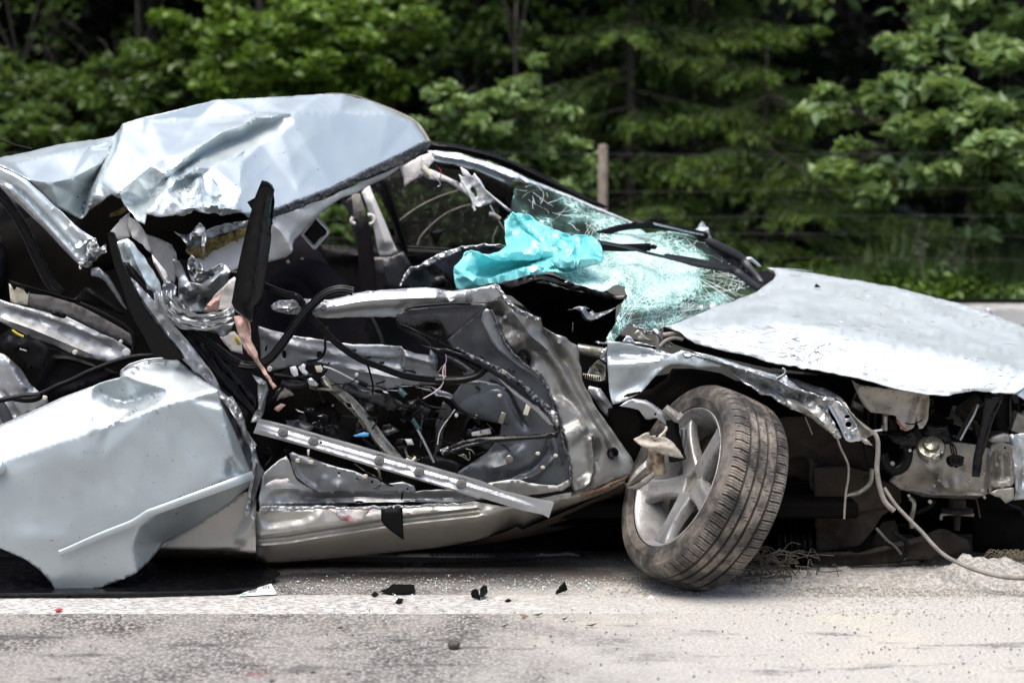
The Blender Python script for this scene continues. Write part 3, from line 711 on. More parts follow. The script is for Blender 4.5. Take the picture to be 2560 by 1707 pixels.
# bright, feathery tree at the left of the middle
broadleaf('rowan_tree', 'bright yellow green tree at the forest edge, above the middle of the crushed roof', (gx(640, 8), 8.0, .03),
    cl('V 540,30,7 600,60,6.9 660,40,6.8 720,30,6.9 780,20,7 820,50,7 560,110,6.8 630,110,6.7 690,110,6.7 750,90,6.8 810,120,6.9 510,160,7 590,170,6.8 650,180,6.8 710,170,6.8 770,170,6.9 530,210,7 600,230,7 690,220,7 760,220,7.1 840,170,7.2 880,210,7.2 480,90,7.2 900,60,7.4 850,10,7.3 960,40,7.5', 330, .25)
    + hi(gx(640, 8), 8.4, 20, 2.9, 6.5, 1.5, .5, 220), M['leaf_maple'], .075, .035, top=5.5, per=1.15)
broadleaf('hazel_bush', 'mid green hazel bush left of the bright yellow green tree', (gx(340, 8), 8.2, .03),
    cl('V 260,150,7.4 330,130,7.4 400,140,7.3 280,200,7.3 350,190,7.2 420,180,7.2 300,250,7.3 380,240,7.2 450,230,7.3 330,300,7.4 410,290,7.4 470,290,7.4 280,290,7.5 440,100,7.5 500,260,7.4', 260, .23)
    + hi(gx(380, 8.6), 8.8, 8, 2.2, 4, .9, .45, 120), M['leaf_bush'], .078, .04, cat='bush', top=2.4)
broadleaf('elder_bush', 'green bush low at the left edge, above the rear of the crushed roof', (gx(60, 8), 8.0, .03),
    cl('V 10,210,7.2 60,230,7.2 20,270,7.1 90,280,7.1 150,260,7.2 40,320,7 110,320,7 170,310,7.2 -20,330,7 210,300,7.3 70,190,7.4 -40,260,7.2 200,240,7.5 10,150,7.6 130,200,7.6 20,380,7.2 -60,400,7.2', 240, .21)
    + hi(gx(0, 8.4), 8.6, 7, 1.9, 3.4, .9, .4, 120), M['leaf_bush'], .075, .04, cat='bush', top=1.9)
broadleaf('beech_sapling', 'dark green sapling seen through the open far door window', (gx(860, 6.8), 6.8, .02),
    cl('Z 820,540,6.2 880,560,6.2 930,520,6.3 830,580,6.1 870,600,6.1 780,500,6.4 900,600,6.2 1040,500,6.6 1100,560,6.6 1160,500,6.7 1200,600,6.6 1250,480,6.7 1010,600,6.6 1120,640,6.6 700,560,6.4 640,500,6.5 560,480,6.6 740,620,6.2 330,520,6.6 440,540,6.6 200,480,6.7', 150, .17), M['leaf_bush'], .07, .03, top=1.3)
broadleaf('young_beech', 'dull green young tree between the yellow green tree and the spruces', (gx(1180, 9.5), 9.6, .03),
    cl('V 960,110,8.6 1030,90,8.5 1110,60,8.5 1180,50,8.4 1080,140,8.5 1160,120,8.3 1000,30,8.6 1150,0,8.6 940,170,8.6', 190, .22)
    + hi(gx(1180, 9.7), 9.8, 12, 3.1, 6, 1.2, .5, 180), M['leaf_bush'], .075, .03, top=5)
G_SPR = 'spruces at the forest edge'
spruce('tall spruce with layered drooping boughs, in front of the dark gap left of the oak', (gx(1740, 8.6), 8.8, .35), 6.4, 1.35, 3, G_SPR, zmin=1.0)
spruce('low broad spruce behind the wire fence, its boughs level with the fence wires', (gx(1930, 7.6), 8.0, .35), 1.75, 2.1, 5, G_SPR, zmin=.05)
spruce('spruce low behind the fence post, mostly hidden by the windscreen', (gx(1590, 7.6), 8.3, .35), 4.6, 1.25, 8, G_SPR, zmin=.05)
# plain trunks inside the wood
for px, Y, r_, lab in ((375, 10.5, .07, 'slim grey trunk rising above the hazel bush'), (138, 10.8, .045, 'thin dark trunk left of the slim grey one'), (1330, 12, .09, 'dark trunk in the shade behind the young beech'), (2060, 11.5, .12, 'dark trunk deep in the shade left of the oak'), (2250, 12.2, .10, 'dark trunk in the shade under the oak limb'), (2420, 11.2, .08, 'shaded trunk under the right end of the oak')):
    x = gx(px, Y); c = hi(x, Y + .3, 9, 4.9, 7, 1.4, .7, 150)
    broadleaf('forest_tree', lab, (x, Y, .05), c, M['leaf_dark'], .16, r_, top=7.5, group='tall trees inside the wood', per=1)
# the far-off wood that closes the view
packs = []
for k in range(420):
    x = nr.uniform(-9, 9); y = nr.uniform(10.5, 15); z = nr.uniform(.1, 4.2) + max(0, y - 13) * .5
    packs.append(leaves(blob(240, (x, y, z), (.75, .5, .5)), .13, up=.2))
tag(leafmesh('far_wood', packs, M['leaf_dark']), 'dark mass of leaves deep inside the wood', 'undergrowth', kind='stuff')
packs = []
for k in range(560):
    x = nr.uniform(-14, 14); y = nr.uniform(7.9, 19); z = nr.uniform(3.5 if y < 9.5 else 3.1, 7.0)
    packs.append(leaves(blob(150, (x, y, z), (1.1, 1.1, .5)), .26, up=.6))
tag(leafmesh('wood_canopy', packs, M['leaf_dark']), 'unseen leaf roof added above the frame to shade the wood', 'canopy', kind='stuff')  # added out of view to keep sky light off the wood
packs = [leaves(blob(140, (nr.uniform(-60, 60), nr.uniform(-44, -34), nr.uniform(0, 1) ** .8 * 13), (2.6, 2.0, 1.3)), .6, up=.3) for k in range(560)]
tag(leafmesh('opposite_wood', packs, M['leaf_dark']), 'unseen wood added behind the camera to darken low reflections', 'wood', kind='stuff')  # added trees out of view; they darken reflections in the car's side
# grass and herbs on the verge
def blades(n, x0, x1, y0, y1, h, rs=nr):
    x = rs.uniform(x0, x1, n); y = rs.uniform(y0, y1, n); clump = .55 + .75 * np.clip(vnoise(x * 1.7, y * 1.7, 4) + .35, 0, 1.2); z = verge(x, y)
    L = h * rs.uniform(.4, 1.1, n) * clump; a = rs.uniform(0, 6.28, n); b = rs.uniform(.1, .55, n) * L; w = rs.uniform(.003, .008, n)
    dx, dy = np.cos(a), np.sin(a); c = np.stack([x, y, z - .02], 1); s = np.stack([-dy, dx, 0 * x], 1) * w[:, None]
    m = c + np.stack([dx * b * .35, dy * b * .35, L * .6], 1); t = c + np.stack([dx * b, dy * b, L], 1)
    v = np.stack([c - s, c + s, m + s * .7, m - s * .7, t], 1).reshape(-1, 3); i = np.arange(n)[:, None] * 5
    f = np.vstack([i + [[0, 1, 2]], i + [[0, 2, 3]], i + [[3, 2, 4]]]); return v, f, np.repeat(rs.beta(1.5, 2, n), 5)
tag(leafmesh('grass', [blades(70000, -7, 9, 3.9, 7.2, .40)], M['grass']), 'long rough grass on the verge behind the crash barrier', 'grass', kind='stuff')
packs = [leaves(blob(60, (nr.uniform(.8, 4.6), nr.uniform(4.7, 6.2), nr.uniform(.42, .66)), (.18, .15, .14)), .06, up=.5) for _ in range(110)]
tag(leafmesh('herbs', packs, M['leaf_maple']), 'leafy herbs growing among the grass behind the bonnet', 'herbs', kind='stuff')
for px, py, lab in ((2300, 600, 'thin stalk with pale seed heads in front of the dark wood'), (2390, 640, 'shorter seeding stalk right of the taller pale one'), (2430, 560, 'tall seeding stalk nearest the right edge')):
    p = P(px, py, 5.6); root = empty('seeding_weed', (p[0], 5.6, .05)); tag(root, lab, 'weed', 'seeding weeds on the verge')
    MB().tube(catmull([(p[0], 5.6, .0), (p[0] + .03, 5.6, p[2] * .6), (p[0] - .02, 5.6, p[2] + .12)], 8), np.linspace(.006, .002, 8), sides=6).build('stem', M['straw'], root)
    tag(leafmesh('seed_head', [leaves(blob(70, (p[0], 5.6, p[2]), (.05, .05, .16)), .04, up=.2, tint=np.full(70, .9))], leaf('seed_fluff', (.20, .21, .14), (.36, .37, .26)) if 'seed_fluff' not in bpy.data.materials else bpy.data.materials['seed_fluff'], root), kind='stuff')

# ------------------------------------------------------------------ fence and crash barrier
fy = 5.0
fence = empty('wire_fence', (gx(1506, fy), fy, 0)); tag(fence, 'sagging wire fence on weathered wooden posts in front of the wood', 'fence')
for px, zt, nm in ((1506, None, 0), (3150, None, 0), (-250, None, 0)):
    x = gx(px, fy); z1 = float(P(1506, 362, fy)[2]); r_ = .027
    v, f = lathe([(.0001, -.3), (r_, -.3), (r_, z1 * .5), (r_ * .97, z1 - .006), (r_ * .8, z1), (.0001, z1 + .004)], 12)
    MB().add(v * [1, 1, 1] + [x, fy, 0], f).build('post', M['post'], fence)
for k, py in enumerate((377, 470, 540, 585, 640)):
    z = float(P(1506, py, fy - .06)[2]); pts = [(x, fy - .055, z - .012 * math.sin(x * 1.3 + k) - .01) for x in np.linspace(-4.3, 5.2, 40)]
    MB().tube(pts, .0010, sides=5).build('wire', M['wire'], fence)
for k in range(46):
    x = -3.9 + k * .2; z0, z1 = float(P(1506, 640, fy - .06)[2]) - .15, float(P(1506, 377, fy - .06)[2])
    if k % 1 == 0: MB().tube([(x, fy - .055, z0), (x + .01, fy - .055, (z0 + z1) / 2), (x, fy - .055, z1)], .0005, sides=4).build('stay_wire', M['wire'], fence)
ry = 3.1; zt = float(P(2440, 758, ry)[2]); rail = empty('crash_barrier', (2.6, ry, 0)); tag(rail, 'grey steel crash barrier at the roadside behind the right end of the bonnet', 'barrier')
prof = [(0, 0), (-.02, -.012), (-.075, -.03), (-.085, -.09), (-.03, -.125), (-.012, -.155), (-.03, -.185), (-.085, -.22), (-.075, -.28), (-.02, -.298), (0, -.31)]
mb = MB(); xs = np.linspace(-12, 14, 8); v = np.array([[x, ry + a, zt + b] for x in xs for a, b in prof]); m = len(prof)
f = [[i * m + j, i * m + j + 1, (i + 1) * m + j + 1, (i + 1) * m + j] for i in range(7) for j in range(m - 1)]
o = mb.add(v, f).build('beam', M['galv'], rail, sharp=60); md = o.modifiers.new('thickness', 'SOLIDIFY'); md.thickness = .004
mb = MB(); mb.box((1, ry + .05, zt + .008), (26, .10, .012)); mb.build('cap_strip', M['black'], rail)
for x in np.arange(-10, 14, 2.0): MB().box((x, ry + .07, (zt - .33) / 2), (.06, .10, zt - .33 + .56)).build('post', M['galv'], rail, bevel=.004)
for px, py in ((2471, 779),): 
    p = P(px, py, ry - .075); v, f = lathe([(.017, 0), (.016, .008), (.010, .013), (.0001, .014)], 12); MB().add(v @ frame_to((0, -1, 0)).T + p, f).build('bolt', M['galv'], rail)
# ------------------------------------------------------------------ the wreck: outer panels
car = empty('wrecked_car', (0, .85, 0))
tag(car, 'silver car wreck with its side torn open, roof cut loose and screen shattered', 'car')

# roof skin, cut loose at the windscreen and pushed back
roof = panel('roof', 'A -30,552,.34 0,545,.36 200,500 400,455,.46 600,425 797,393,.58 835,345,.60 855,306,.46 1000,265 1250,205,.60 1530,137,.74 1790,128,.82 '
  'B 560,100,.90 720,102,.98 910,150,1.10 1080,218,1.16 1220,290,1.18 1290,380,1.15 1315,440,1.13 1283,437,1.10 960,598,.85 640,755,.6 430,835 220,915,.32 60,965,.24 '
  'A 1700,930,.2 1570,940 1480,930,.15 1380,915 1290,940,.12 1200,950 1130,962 1030,940,.12 1015,1010,.11 960,985 900,900 870,850,.16 830,815 790,800,.17 740,830 680,880,.24 620,920 585,965,.30 '
  '570,975,.30 480,930,.23 400,890,.18 300,790,.14 200,700,.085 100,645 0,600,.05 -30,590,.05', M['paint'], car, rag=.9, ragf=14, step=5, key='roof', soft=1,
  facets=['A -20,575,.14 100,588,.17 380,520,.30 620,470,.40 770,430,.50', 'A 200,700,.085 350,722,.13 500,690,.21 690,590,.34 715,578,.37', 'A 845,345,.59 788,480,.53 712,592,.45 640,730,.41 585,930,.36', 'A 853,330,.45 838,385,.40 800,490,.34 770,550,.30 700,690,.23 645,810,.21 600,940,.25',
    'A 640,500,.42 690,580,.37', 'A 520,800,.28 600,800,.39', 'A 1075,322,.47 1000,420,.385 940,482,.325 870,620,.235 805,775,.15', 'A 905,462,.34 948,484,.318', 'A 1050,292,.52 1400,274,.64 1790,238,.70 B 355,237,.66 700,232,.86 1040,236,1.04 1200,300,1.12',
    'A 822,795,.13 960,680,.17 1060,600,.225 1145,545,.28 1165,540,.285', 'A 1165,540,.285 1180,610,.265 1178,645,.24', 'A 1160,652,.21 1290,560,.285 1420,455,.37 1560,365,.45 1700,322,.51 B 112,255,.54 210,246,.57 350,238,.645',
    'A 1175,690,.26 1300,605,.37 1430,515,.455 1570,445,.545 1700,405,.59 B 60,372,.61 200,312,.635 330,252,.655', 'A 1240,690,.23 1390,640,.25 1480,605,.30 1560,570,.345 1700,505,.42 B 20,508,.445 150,442,.52 290,370,.59 385,302,.645',
    'A 880,850,.20 940,872,.235 1020,850,.24 1095,745,.255', 'A 1030,930,.115 1100,850,.13 1160,795,.155 1225,715,.195', 'A 1250,695,.215 1315,640,.235 1385,620,.245', 'A 1262,725,.275 1340,690,.29 1400,668,.285',
    'A 1390,700,.22 1420,900,.135', 'A 1440,800,.235 1500,840,.265 1580,835,.255', 'A 1700,560,.385 1690,760,.265 1650,870,.19', 'A 1300,905,.09 1480,885,.095 1650,908,.14', 'A 1310,925,.15 1480,908,.155 1640,925,.18'],
  relief=[('c', .010, 34, 4, 'A 1230,810', 80), ('c', .016, 20, 9, 'A 1480,960', 50), ('c', .008, 30, 3, 'A 830,850', 50), ('b', 'A 1720,700', 60, 60, -.008), ('n', .004, 110), ('c', .0012, 60, 6)])
panel('edge_bead', 'B 1283,441,1.10 960,602,.83 640,759,.58 430,838 220,919,.30 205,972,.31 430,890 640,802,.58 900,682,.78 1200,562,1.05 1327,468,1.13', M['crumbdark'], roof, step=5,
      relief=[('n', .004, 6), ('c', .003, 8)], thick=.008, rag=1)
tube('weatherstrip', 'B 600,101 720,104,1.36 820,122 910,154,1.40 1080,222 1220,296,1.30 1290,384 1320,446,1.14', (.004, .010), M['hose'], roof)
tube('antenna', 'A 225,485,.9 100,455 0,420,.9 -150,372', (.0042, .003), M['black'], roof)
for s in ('A 450,628,.4', 'A 545,820,.3'): disc('dent_mark', s, .004, .001, M['black'], roof, squash=.5)
panel('headliner', 'B 1200,572,1.02 1000,662 880,712,.8 640,812,.58 420,900,.42 250,955 205,990,.33 80,1030 -60,1100,.3 A 1420,1205,.28 1375,1245,.28 1400,1340,.26 1500,1370 1650,1325,.26 B 20,1290,.3 150,1285,.36 310,1238,.42 390,1120 480,1010,.56 560,920 640,862,.66 860,762,.85 1000,695,.96 1100,632,1.02',
      M['liner'], roof, sm=1, step=10, relief=[('v', 'B 200,1000 260,1060 320,1220', 22, .02), ('r', 'B 900,740 600,860 400,1000 250,1180', 12, .012), ('n', .012, 45)], thick=.006)
panel('insulation', 'A 1745,1025,.27 1500,1105 1345,1135 1290,1190,.26 1370,1246 1560,1170 1735,1090', M['foam'], roof, step=9, rag=3, relief=[('n', .02, 14)], thick=.02)
panel('insulation', 'A 765,940,.36 870,890 890,915 840,945 770,960', M['foam'], roof, step=9, relief=[('n', .01, 14)], thick=.01)
panel('torn_liner', 'B 1115,612,1.0 1190,575 1265,530 1335,508 1362,560 1325,610 1310,690 1285,672 1240,690 1190,725 1155,752 1140,680', M['stained'], roof, step=8, rag=2, relief=[('v', 'B 1270,535 1285,680', 20, .02), ('n', .012, 20)], thick=.003)
mb = MB(); a, b = wpts('B 1275,612,.96 1338,668', .96, 2); mb.tube([a, b], .011, sides=12); mb.tube(wpts('B 1268,540,.98 1270,585 1285,618', .97), .0025, sides=6); mb.build('sensor', M['cream'], roof)
tube('cable', 'B 1335,662,.96 1370,690 1395,712 1402,738 1385,745', .0018, M['steel'], roof, .96); tube('cable', 'B 1390,615,.96 1408,640 1402,680 1392,712', .0015, M['redwire'], roof, .96)
panel('roof_underside', 'Z 185,570,.62 200,520 290,470,.66 420,500 640,520,.72 660,640 560,660 380,640 260,680 190,640', M['dirt_shade'], roof, step=20)  # black sheet closing the hole under the roof; its colour paints the shade
# shreds hanging below the roof edge
panel('torn_shred', 'A 1400,1005,.15 1440,1040 1442,1130 1428,1235 1415,1190 1415,1090 1345,1100 1330,1150 1325,1090 1360,1040', M['torn'], roof, step=6, relief=[('c', .012, 14)], rag=1.5)
panel('torn_shred', 'A 1225,1062,.17 1270,1080 1370,1070 1440,1050 1560,1010 1738,985,.2 1735,1020 1600,1060 1480,1110 1380,1165 1330,1200 1280,1110', M['inner'], roof, step=8, relief=[('c', .02, 20), ('v', 'A 1250,1070 1330,1180', 18, .03)], rag=2)
panel('torn_shred', 'A 905,960,.2 960,985 1010,1050 1050,1150 1065,1220 1030,1190 1000,1150 930,1110 900,1040', M['liner'], roof, step=8, relief=[('c', .012, 25)], rag=2)
panel('pillar_lining', 'A 770,1062,.24 860,960 905,925 910,1100 830,1125 800,1090', M['liner'], roof, step=10, relief=[('n', .008, 30)], thick=.006)
panel('pillar_lining', 'A 1030,1080,.32 1200,1150 1235,1215 1240,1300 1220,1420 1150,1370 1075,1240 1040,1160', M['liner'], roof, step=10, relief=[('n', .015, 30)], thick=.006)

# the rail that carries the rear door opening
rail_ = panel('roof_rail', 'A -20,606,.04 100,645 200,700 400,890 500,985 590,1060 660,1105,.04 700,1160 650,1240 590,1302,.05 480,1182 330,1012 130,812 0,716,.05 -20,705', M['paint'], car, step=7,
  relief=[('s', 'A 0,655 120,715 260,815 400,970 520,1110 620,1230', 9, .016, 30), ('r', 'A 0,685 130,765 300,930 480,1130 600,1262', 6, -.014), ('r', 'A 0,632 140,690 300,830 440,965 620,1115', 14, .022), ('r', 'A 380,900 430,960 500,1020', 10, -.012),
          ('c', .03, 16, 2, 'A 640,1190', 38), ('c', .004, 40)], rag=.6)
panel('rail_lip', 'A 0,712,.09 130,806 330,1008 480,1178 590,1298 570,1310 440,1180 300,1030 100,840 0,765', M['inner_light'], rail_, step=9, relief=[('c', .004, 30)])
panel('crushed_end', 'A 560,1275,.03 610,1235 600,1160 630,1105 672,1105 700,1175 742,1150 752,1200 700,1230 660,1270 640,1300 606,1318 590,1300 578,1332 566,1305', M['torn'], rail_, step=5, relief=[('c', .035, 13)], rag=2)
panel('pillar_strut', 'F 640,58,.06 690,50 760,110 800,170 850,260 890,352,.05 868,335 800,235 735,150 690,120 640,110', M['inner'], rail_, step=8, relief=[('r', 'F 700,70 780,170 870,320', 7, .015), ('b', 'F 660,98', 12, 10, .01)], rag=.6)
tube('window_seal', 'A -40,735,.06 60,850 170,1010 280,1230 360,1400 440,1485,.05', .0105, M['gloss'], car, prof=SEAL)
tube('window_seal', 'A -30,800,.10 80,930 170,1090 260,1290 350,1450 430,1490,.08', .008, M['rubber'], car)

# middle pillar: black applique, silver skin and crushed foot
panel('pillar_trim', 'A 750,1072,-.03 772,1064 795,1075 850,1270 960,1500,-.02 F 1000,330 1150,520 1295,690,-.02 1200,700 1085,688 1010,540 940,420 900,340 860,200 800,40 A 775,1200', M['gloss'], car, step=14,
      thick=.012, bevel=.003)
panel('pillar_skin', 'A 815,1132,.05 850,1118 890,1110 940,1140 1010,1230 1070,1330 1120,1420 1135,1500 1150,1568 F 1180,200 1130,250 1160,350 1160,400 1050,250 F 1000,160 880,20 A 860,1290', M['paint'], car, step=8,
      relief=[('v', 'A 900,1120 960,1260 1040,1420 F 1100,180', 20, .03), ('c', .018, 32), ('r', 'A 850,1140 930,1320 1020,1480', 12, -.02)], rag=1)
panel('pillar_skin', 'F 875,85,.0 965,160 1135,352 1275,522 1372,632 1432,712 1480,782 1518,845 1545,905 1610,965 1700,1120 1770,1250 1800,1300,.02 1740,1280 1705,1240 1690,1190 1630,1090 1560,1005 1515,930 1400,835 1330,745 1280,692 1160,525 1000,335', M['inner_light'], car, step=7,
      relief=[('v', 'F 900,110 1100,400 1300,660 1500,900 1650,1080 1760,1265', 12, .02), ('c', .012, 26), ('b', 'F 1330,680', 30, 12, .02), ('r', 'F 1560,940 1640,1050 1740,1240', 8, .02)], rag=.8)
panel('pillar_seal', 'F 845,10,.04 905,20 1010,140 1120,300 1290,500 1420,620 1530,760 1640,870 1792,1055,.06 1792,1110 1640,965 1500,835 1400,705 1230,475 1000,205', M['rubber'], car, step=12, relief=[('r', 'F 870,20 1200,400 1500,760 1780,1080', 8, .015), ('r', 'F 1250,440 1500,740 1792,1060', 5, -.01)], thick=.01)
panel('pillar_seal', 'F 1400,590,.10 1440,565 1640,800 1792,965,.08 1792,1040 1600,850', M['gloss'], car, step=12, thick=.01)
foot = panel('crushed_foot', 'F 1125,240,.03 1160,120 1200,150 1235,190 1230,240 1300,340 1380,385 1440,390 1560,365 1640,340,.0 1650,400 1640,450 1600,520 1560,535 1500,510 1440,492 1380,478 1330,482 1270,450 1220,420 1150,350', M['inner'], car, step=7,
      relief=[('c', .02, 24), ('n', .01, 30)], rag=2, ragf=10)
rf = random.Random(4); arc = np.array([(1140, 215), (1152, 300), (1215, 378), (1310, 425), (1420, 440), (1530, 428), (1648, 385)], float)
for k in range(11):                                     # the sheet folded up on itself, layer on layer
    t0, t1 = sorted((rf.uniform(0, .35), rf.uniform(.55, 1.0))) if k % 3 else (0.0, 1.0); c = catmull(arc, 60)[int(t0 * 59):int(t1 * 59) + 1:3]
    t = np.gradient(c, axis=0); t /= np.linalg.norm(t, axis=1, keepdims=True); nn = np.stack([-t[:, 1], t[:, 0]], 1); off = -52 + k * 10.5
    wob = 9 * fbm(c[:, 0] / 55, c[:, 1] / 55 + k * 3.1, k, 2); w = 9 + 5 * fbm(c[:, 0] / 40, c[:, 1] / 40, k + 30, 2); w = np.clip(w, 4, 16); w[0] = w[-1] = 3
    up_, lo_ = c + nn * (off + wob - w)[:, None], c + nn * (off + wob + w)[:, None]; y0 = -.012 - .022 * rf.random()
    pts_ = [(x, y, y0 + .012 * rf.gauss(0, 1)) for x, y in up_] + [(x, y, y0 - .012 + .010 * rf.gauss(0, 1)) for x, y in lo_[::-1]]
    mid = ' '.join(f'{x:.0f},{y:.0f}' for x, y in (c + nn * (off + wob)[:, None])[::2])
    panel('crushed_fold', 'F ' + ' '.join(f'{x:.0f},{y:.0f},{q:.3f}' for x, y, q in pts_), M[('inner_light', 'torn', 'inner_light', 'steel')[k % 4]], foot, step=4, relief=[('v', 'F ' + mid, 4, .008)], thick=.002, sharp=25)
panel('crushed_plate', 'F 1212,-10,.03 1262,8 1300,110 1330,150 1420,160 1490,120 1572,35 1622,62 1600,150 1500,245 1440,360 1320,372 1255,330 1240,250 1250,150 1225,60', M['inner'], car, step=6,
      relief=[('v', 'F 1250,130 1400,230 1590,60', 22, .03), ('r', 'F 1340,140 1450,170 1540,90', 10, .025), ('v', 'F 1300,300 1400,240 1450,330', 16, -.03), ('c', .022, 34)], rag=1.5)
panel('crushed_plate', 'F 1340,-40,.05 1395,10 1420,70 1500,60 1560,20 1580,45 1500,130 1400,160 1340,150 1330,90 F 1310,40', M['torn'], car, step=5, relief=[('c', .03, 15)], rag=3)
panel('airbag_cloth', 'F 1430,372,.08 1470,290 1540,200 1640,120 1700,150 1780,330,.1 1760,430 1640,360 1540,350', M['stained'], car, step=9, relief=[('n', .02, 30)], rag=2)
panel('airbag_cloth', 'A 1060,1220,.10 1105,1262 1160,1330 1200,1440 1180,1460 1150,1420 1100,1320', M['stained'], car, step=8, relief=[('v', 'A 1080,1240 1190,1450', 16, .02), ('n', .01, 20)], rag=2)
panel('airbag_cloth', 'F 1425,345,-.01 1490,272 1545,245 1530,362 1440,358', M['pink'], car, step=7, relief=[('v', 'F 1460,340 1540,260', 14, .02)], rag=1.5)
panel('airbag_cloth', 'F 1540,540,.1 1640,500 1690,560 1702,660 1620,640 1570,580', M['stained'], car, step=8, relief=[('n', .012, 25)], rag=2)
panel('warning_label', 'H 70,530,.06 92,535 120,590 100,598 75,560', M['yellow'], car, step=8)
o_pink = panel('torn_belt_cloth', 'H 72,398,-.04 110,388 160,395 178,440 190,560 232,640 252,712,-.03 300,782 345,850 372,880 345,905 318,850 262,770 205,695 140,615 105,530 85,455', M['pink'], car, step=6,
      relief=[('v', 'H 110,400 150,560 240,710', 14, .018), ('r', 'H 150,410 180,560', 5, -.012), ('c', .008, 18)], rag=1.5)

# tall black pillar cover standing upright
panel('pillar_cover', 'B 152,704,-.05 186,712 214,738 237,768 214,842 190,1000 140,1300,-.05 110,1480 90,1640 70,1690 -40,1600 -60,1560 -20,1330 40,1060 100,830', M['gloss'], car, step=14,
      relief=[('s', 'B 205,760 150,1150 80,1640', 5, -.010, 22)], thick=.028, bevel=.003)

tray = [G(x, y, z) for x, y, z in ((-60, 1488, .012), (300, 1486, .014), (560, 1478, .012), (640, 1470, .012), (700, 1430, .03), (640, 1395, .05), (-60, 1390, .05))]
mb = MB(); mb.add(tray + [p - np.array([0, 0, .008]) for p in tray], [list(range(7)), list(range(7, 14))[::-1]] + [(i, 7 + i, 7 + (i + 1) % 7, (i + 1) % 7) for i in range(7)]); mb.tube([tray[0] + [0, -.004, .002], tray[1] + [0, -.004, .004], tray[2] + [0, -.004, .002], tray[3]], .005, sides=8); mb.build('undertray', M['gloss'], car)

# ------------------------------------------------------------------ rear door, peeled outwards
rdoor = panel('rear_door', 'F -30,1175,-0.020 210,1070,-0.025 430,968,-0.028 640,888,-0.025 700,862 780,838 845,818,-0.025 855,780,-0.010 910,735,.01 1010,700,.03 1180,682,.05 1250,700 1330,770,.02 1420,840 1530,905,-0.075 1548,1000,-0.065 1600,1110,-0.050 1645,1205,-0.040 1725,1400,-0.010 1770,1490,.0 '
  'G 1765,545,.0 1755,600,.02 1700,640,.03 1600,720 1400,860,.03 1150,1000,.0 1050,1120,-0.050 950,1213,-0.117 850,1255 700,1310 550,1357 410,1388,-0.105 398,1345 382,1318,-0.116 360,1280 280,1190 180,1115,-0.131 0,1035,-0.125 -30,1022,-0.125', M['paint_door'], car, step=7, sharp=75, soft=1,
  facets=['F -30,1425,-0.108 60,1392,-0.110 300,1312,-0.114 600,1212,-0.116 650,1196,-0.116 740,1162,-0.116 1100,1022,-0.108 1300,968,-0.098 1522,912,-0.084', 'F 640,895,-0.028 700,932,-0.005 760,962,.0 860,1003,.006 915,992,.004 1000,962,-0.015 1150,912,-0.055',
    'F 850,822,-0.030 890,813,-0.038 1000,856,-0.052 1155,908,-0.068 1215,950,-0.085', 'F 640,1000,-0.055 740,1020,-0.058 900,1030,-0.055 1040,975,-0.062', 'F 652,1126,-0.088 700,1156,-0.104 760,1156,-0.104 860,1110,-0.092', 'F 645,1140,-0.106 700,1170,-0.115',
    'G 415,1068,-0.130 470,1050,-0.131 700,950,-0.131 900,872,-0.130 960,842,-0.130 1040,785,-0.128 1100,768,-0.126 1400,655,-0.117 1650,566,-0.085 1755,530,-0.030', 'G 430,1090,-0.128 700,985,-0.128 900,910,-0.127 960,895,-0.125 1040,835,-0.119 1100,808,-0.110 1400,695,-0.060 1700,590,-0.005',
    'G 185,1112,-0.130 330,1010,-0.133 520,862,-0.131 700,720,-0.129', 'G 372,1262,-0.120 560,1090,-0.127 700,1000,-0.128', 'G 905,925,-0.127 912,1030,-0.125 930,1120,-0.122 952,1205,-0.118', 'G 1560,545,-0.105 1590,400,-0.092 1598,250,-0.095 1560,60,-0.090 F 1535,950,-0.080',
    'G 1585,405,-0.095 1640,385,-0.085 1700,465,-0.055', 'G 1600,430,-0.060 1640,520,-0.055', 'G 0,560,-0.118 300,440,-0.119 560,310,-0.118', 'G 560,420,-0.122 600,340,-0.119 640,240,-0.116', 'G 640,245,-0.115 680,330,-0.119 700,420,-0.121', 'G 20,900,-0.125 160,960,-0.130 300,930,-0.130'],
  relief=[('b', 'G 580,400', 50, 45, .006), ('b', 'G 760,600', 50, 80, -.005), ('b', 'G 250,960', 60, 30, .005), ('b', 'G 1100,540', 40, 50, -.005), ('n', .004, 130), ('r', 'F 845,822 1010,712 1180,690', 7, .006)], thick=.0035)
tube('door_trim', 'G 418,1070,-.143 470,1050 700,950 900,872 960,842 1040,790 1100,770,-.139 1400,660,-.126 1650,570,-.098 1765,528,-.04', (.0095, .014), M['paint_door'], rdoor, squash=.38, sides=14)
mb = MB(); mb.tube(wpts('F -80,1465,-.135 0,1455 25,1452 44,1448', -.135, 14), np.r_[np.full(11, .021), .017, .012, .004], squash=.6, sides=14); mb.build('door_handle', M['paint_door'], rdoor)
panel('edge_fold', 'F -20,1178,.03 210,1078 430,975 640,893,.01 640,885 430,962 210,1062 -20,1162', M['inner_light'], rdoor, step=10, thick=.006)
panel('edge_fold', 'F 845,826,-.01 855,784 910,738 1010,704 1180,686 1182,678 1010,692 900,728 845,770 838,800', M['torn'], rdoor, step=6, thick=.004, rag=.6)
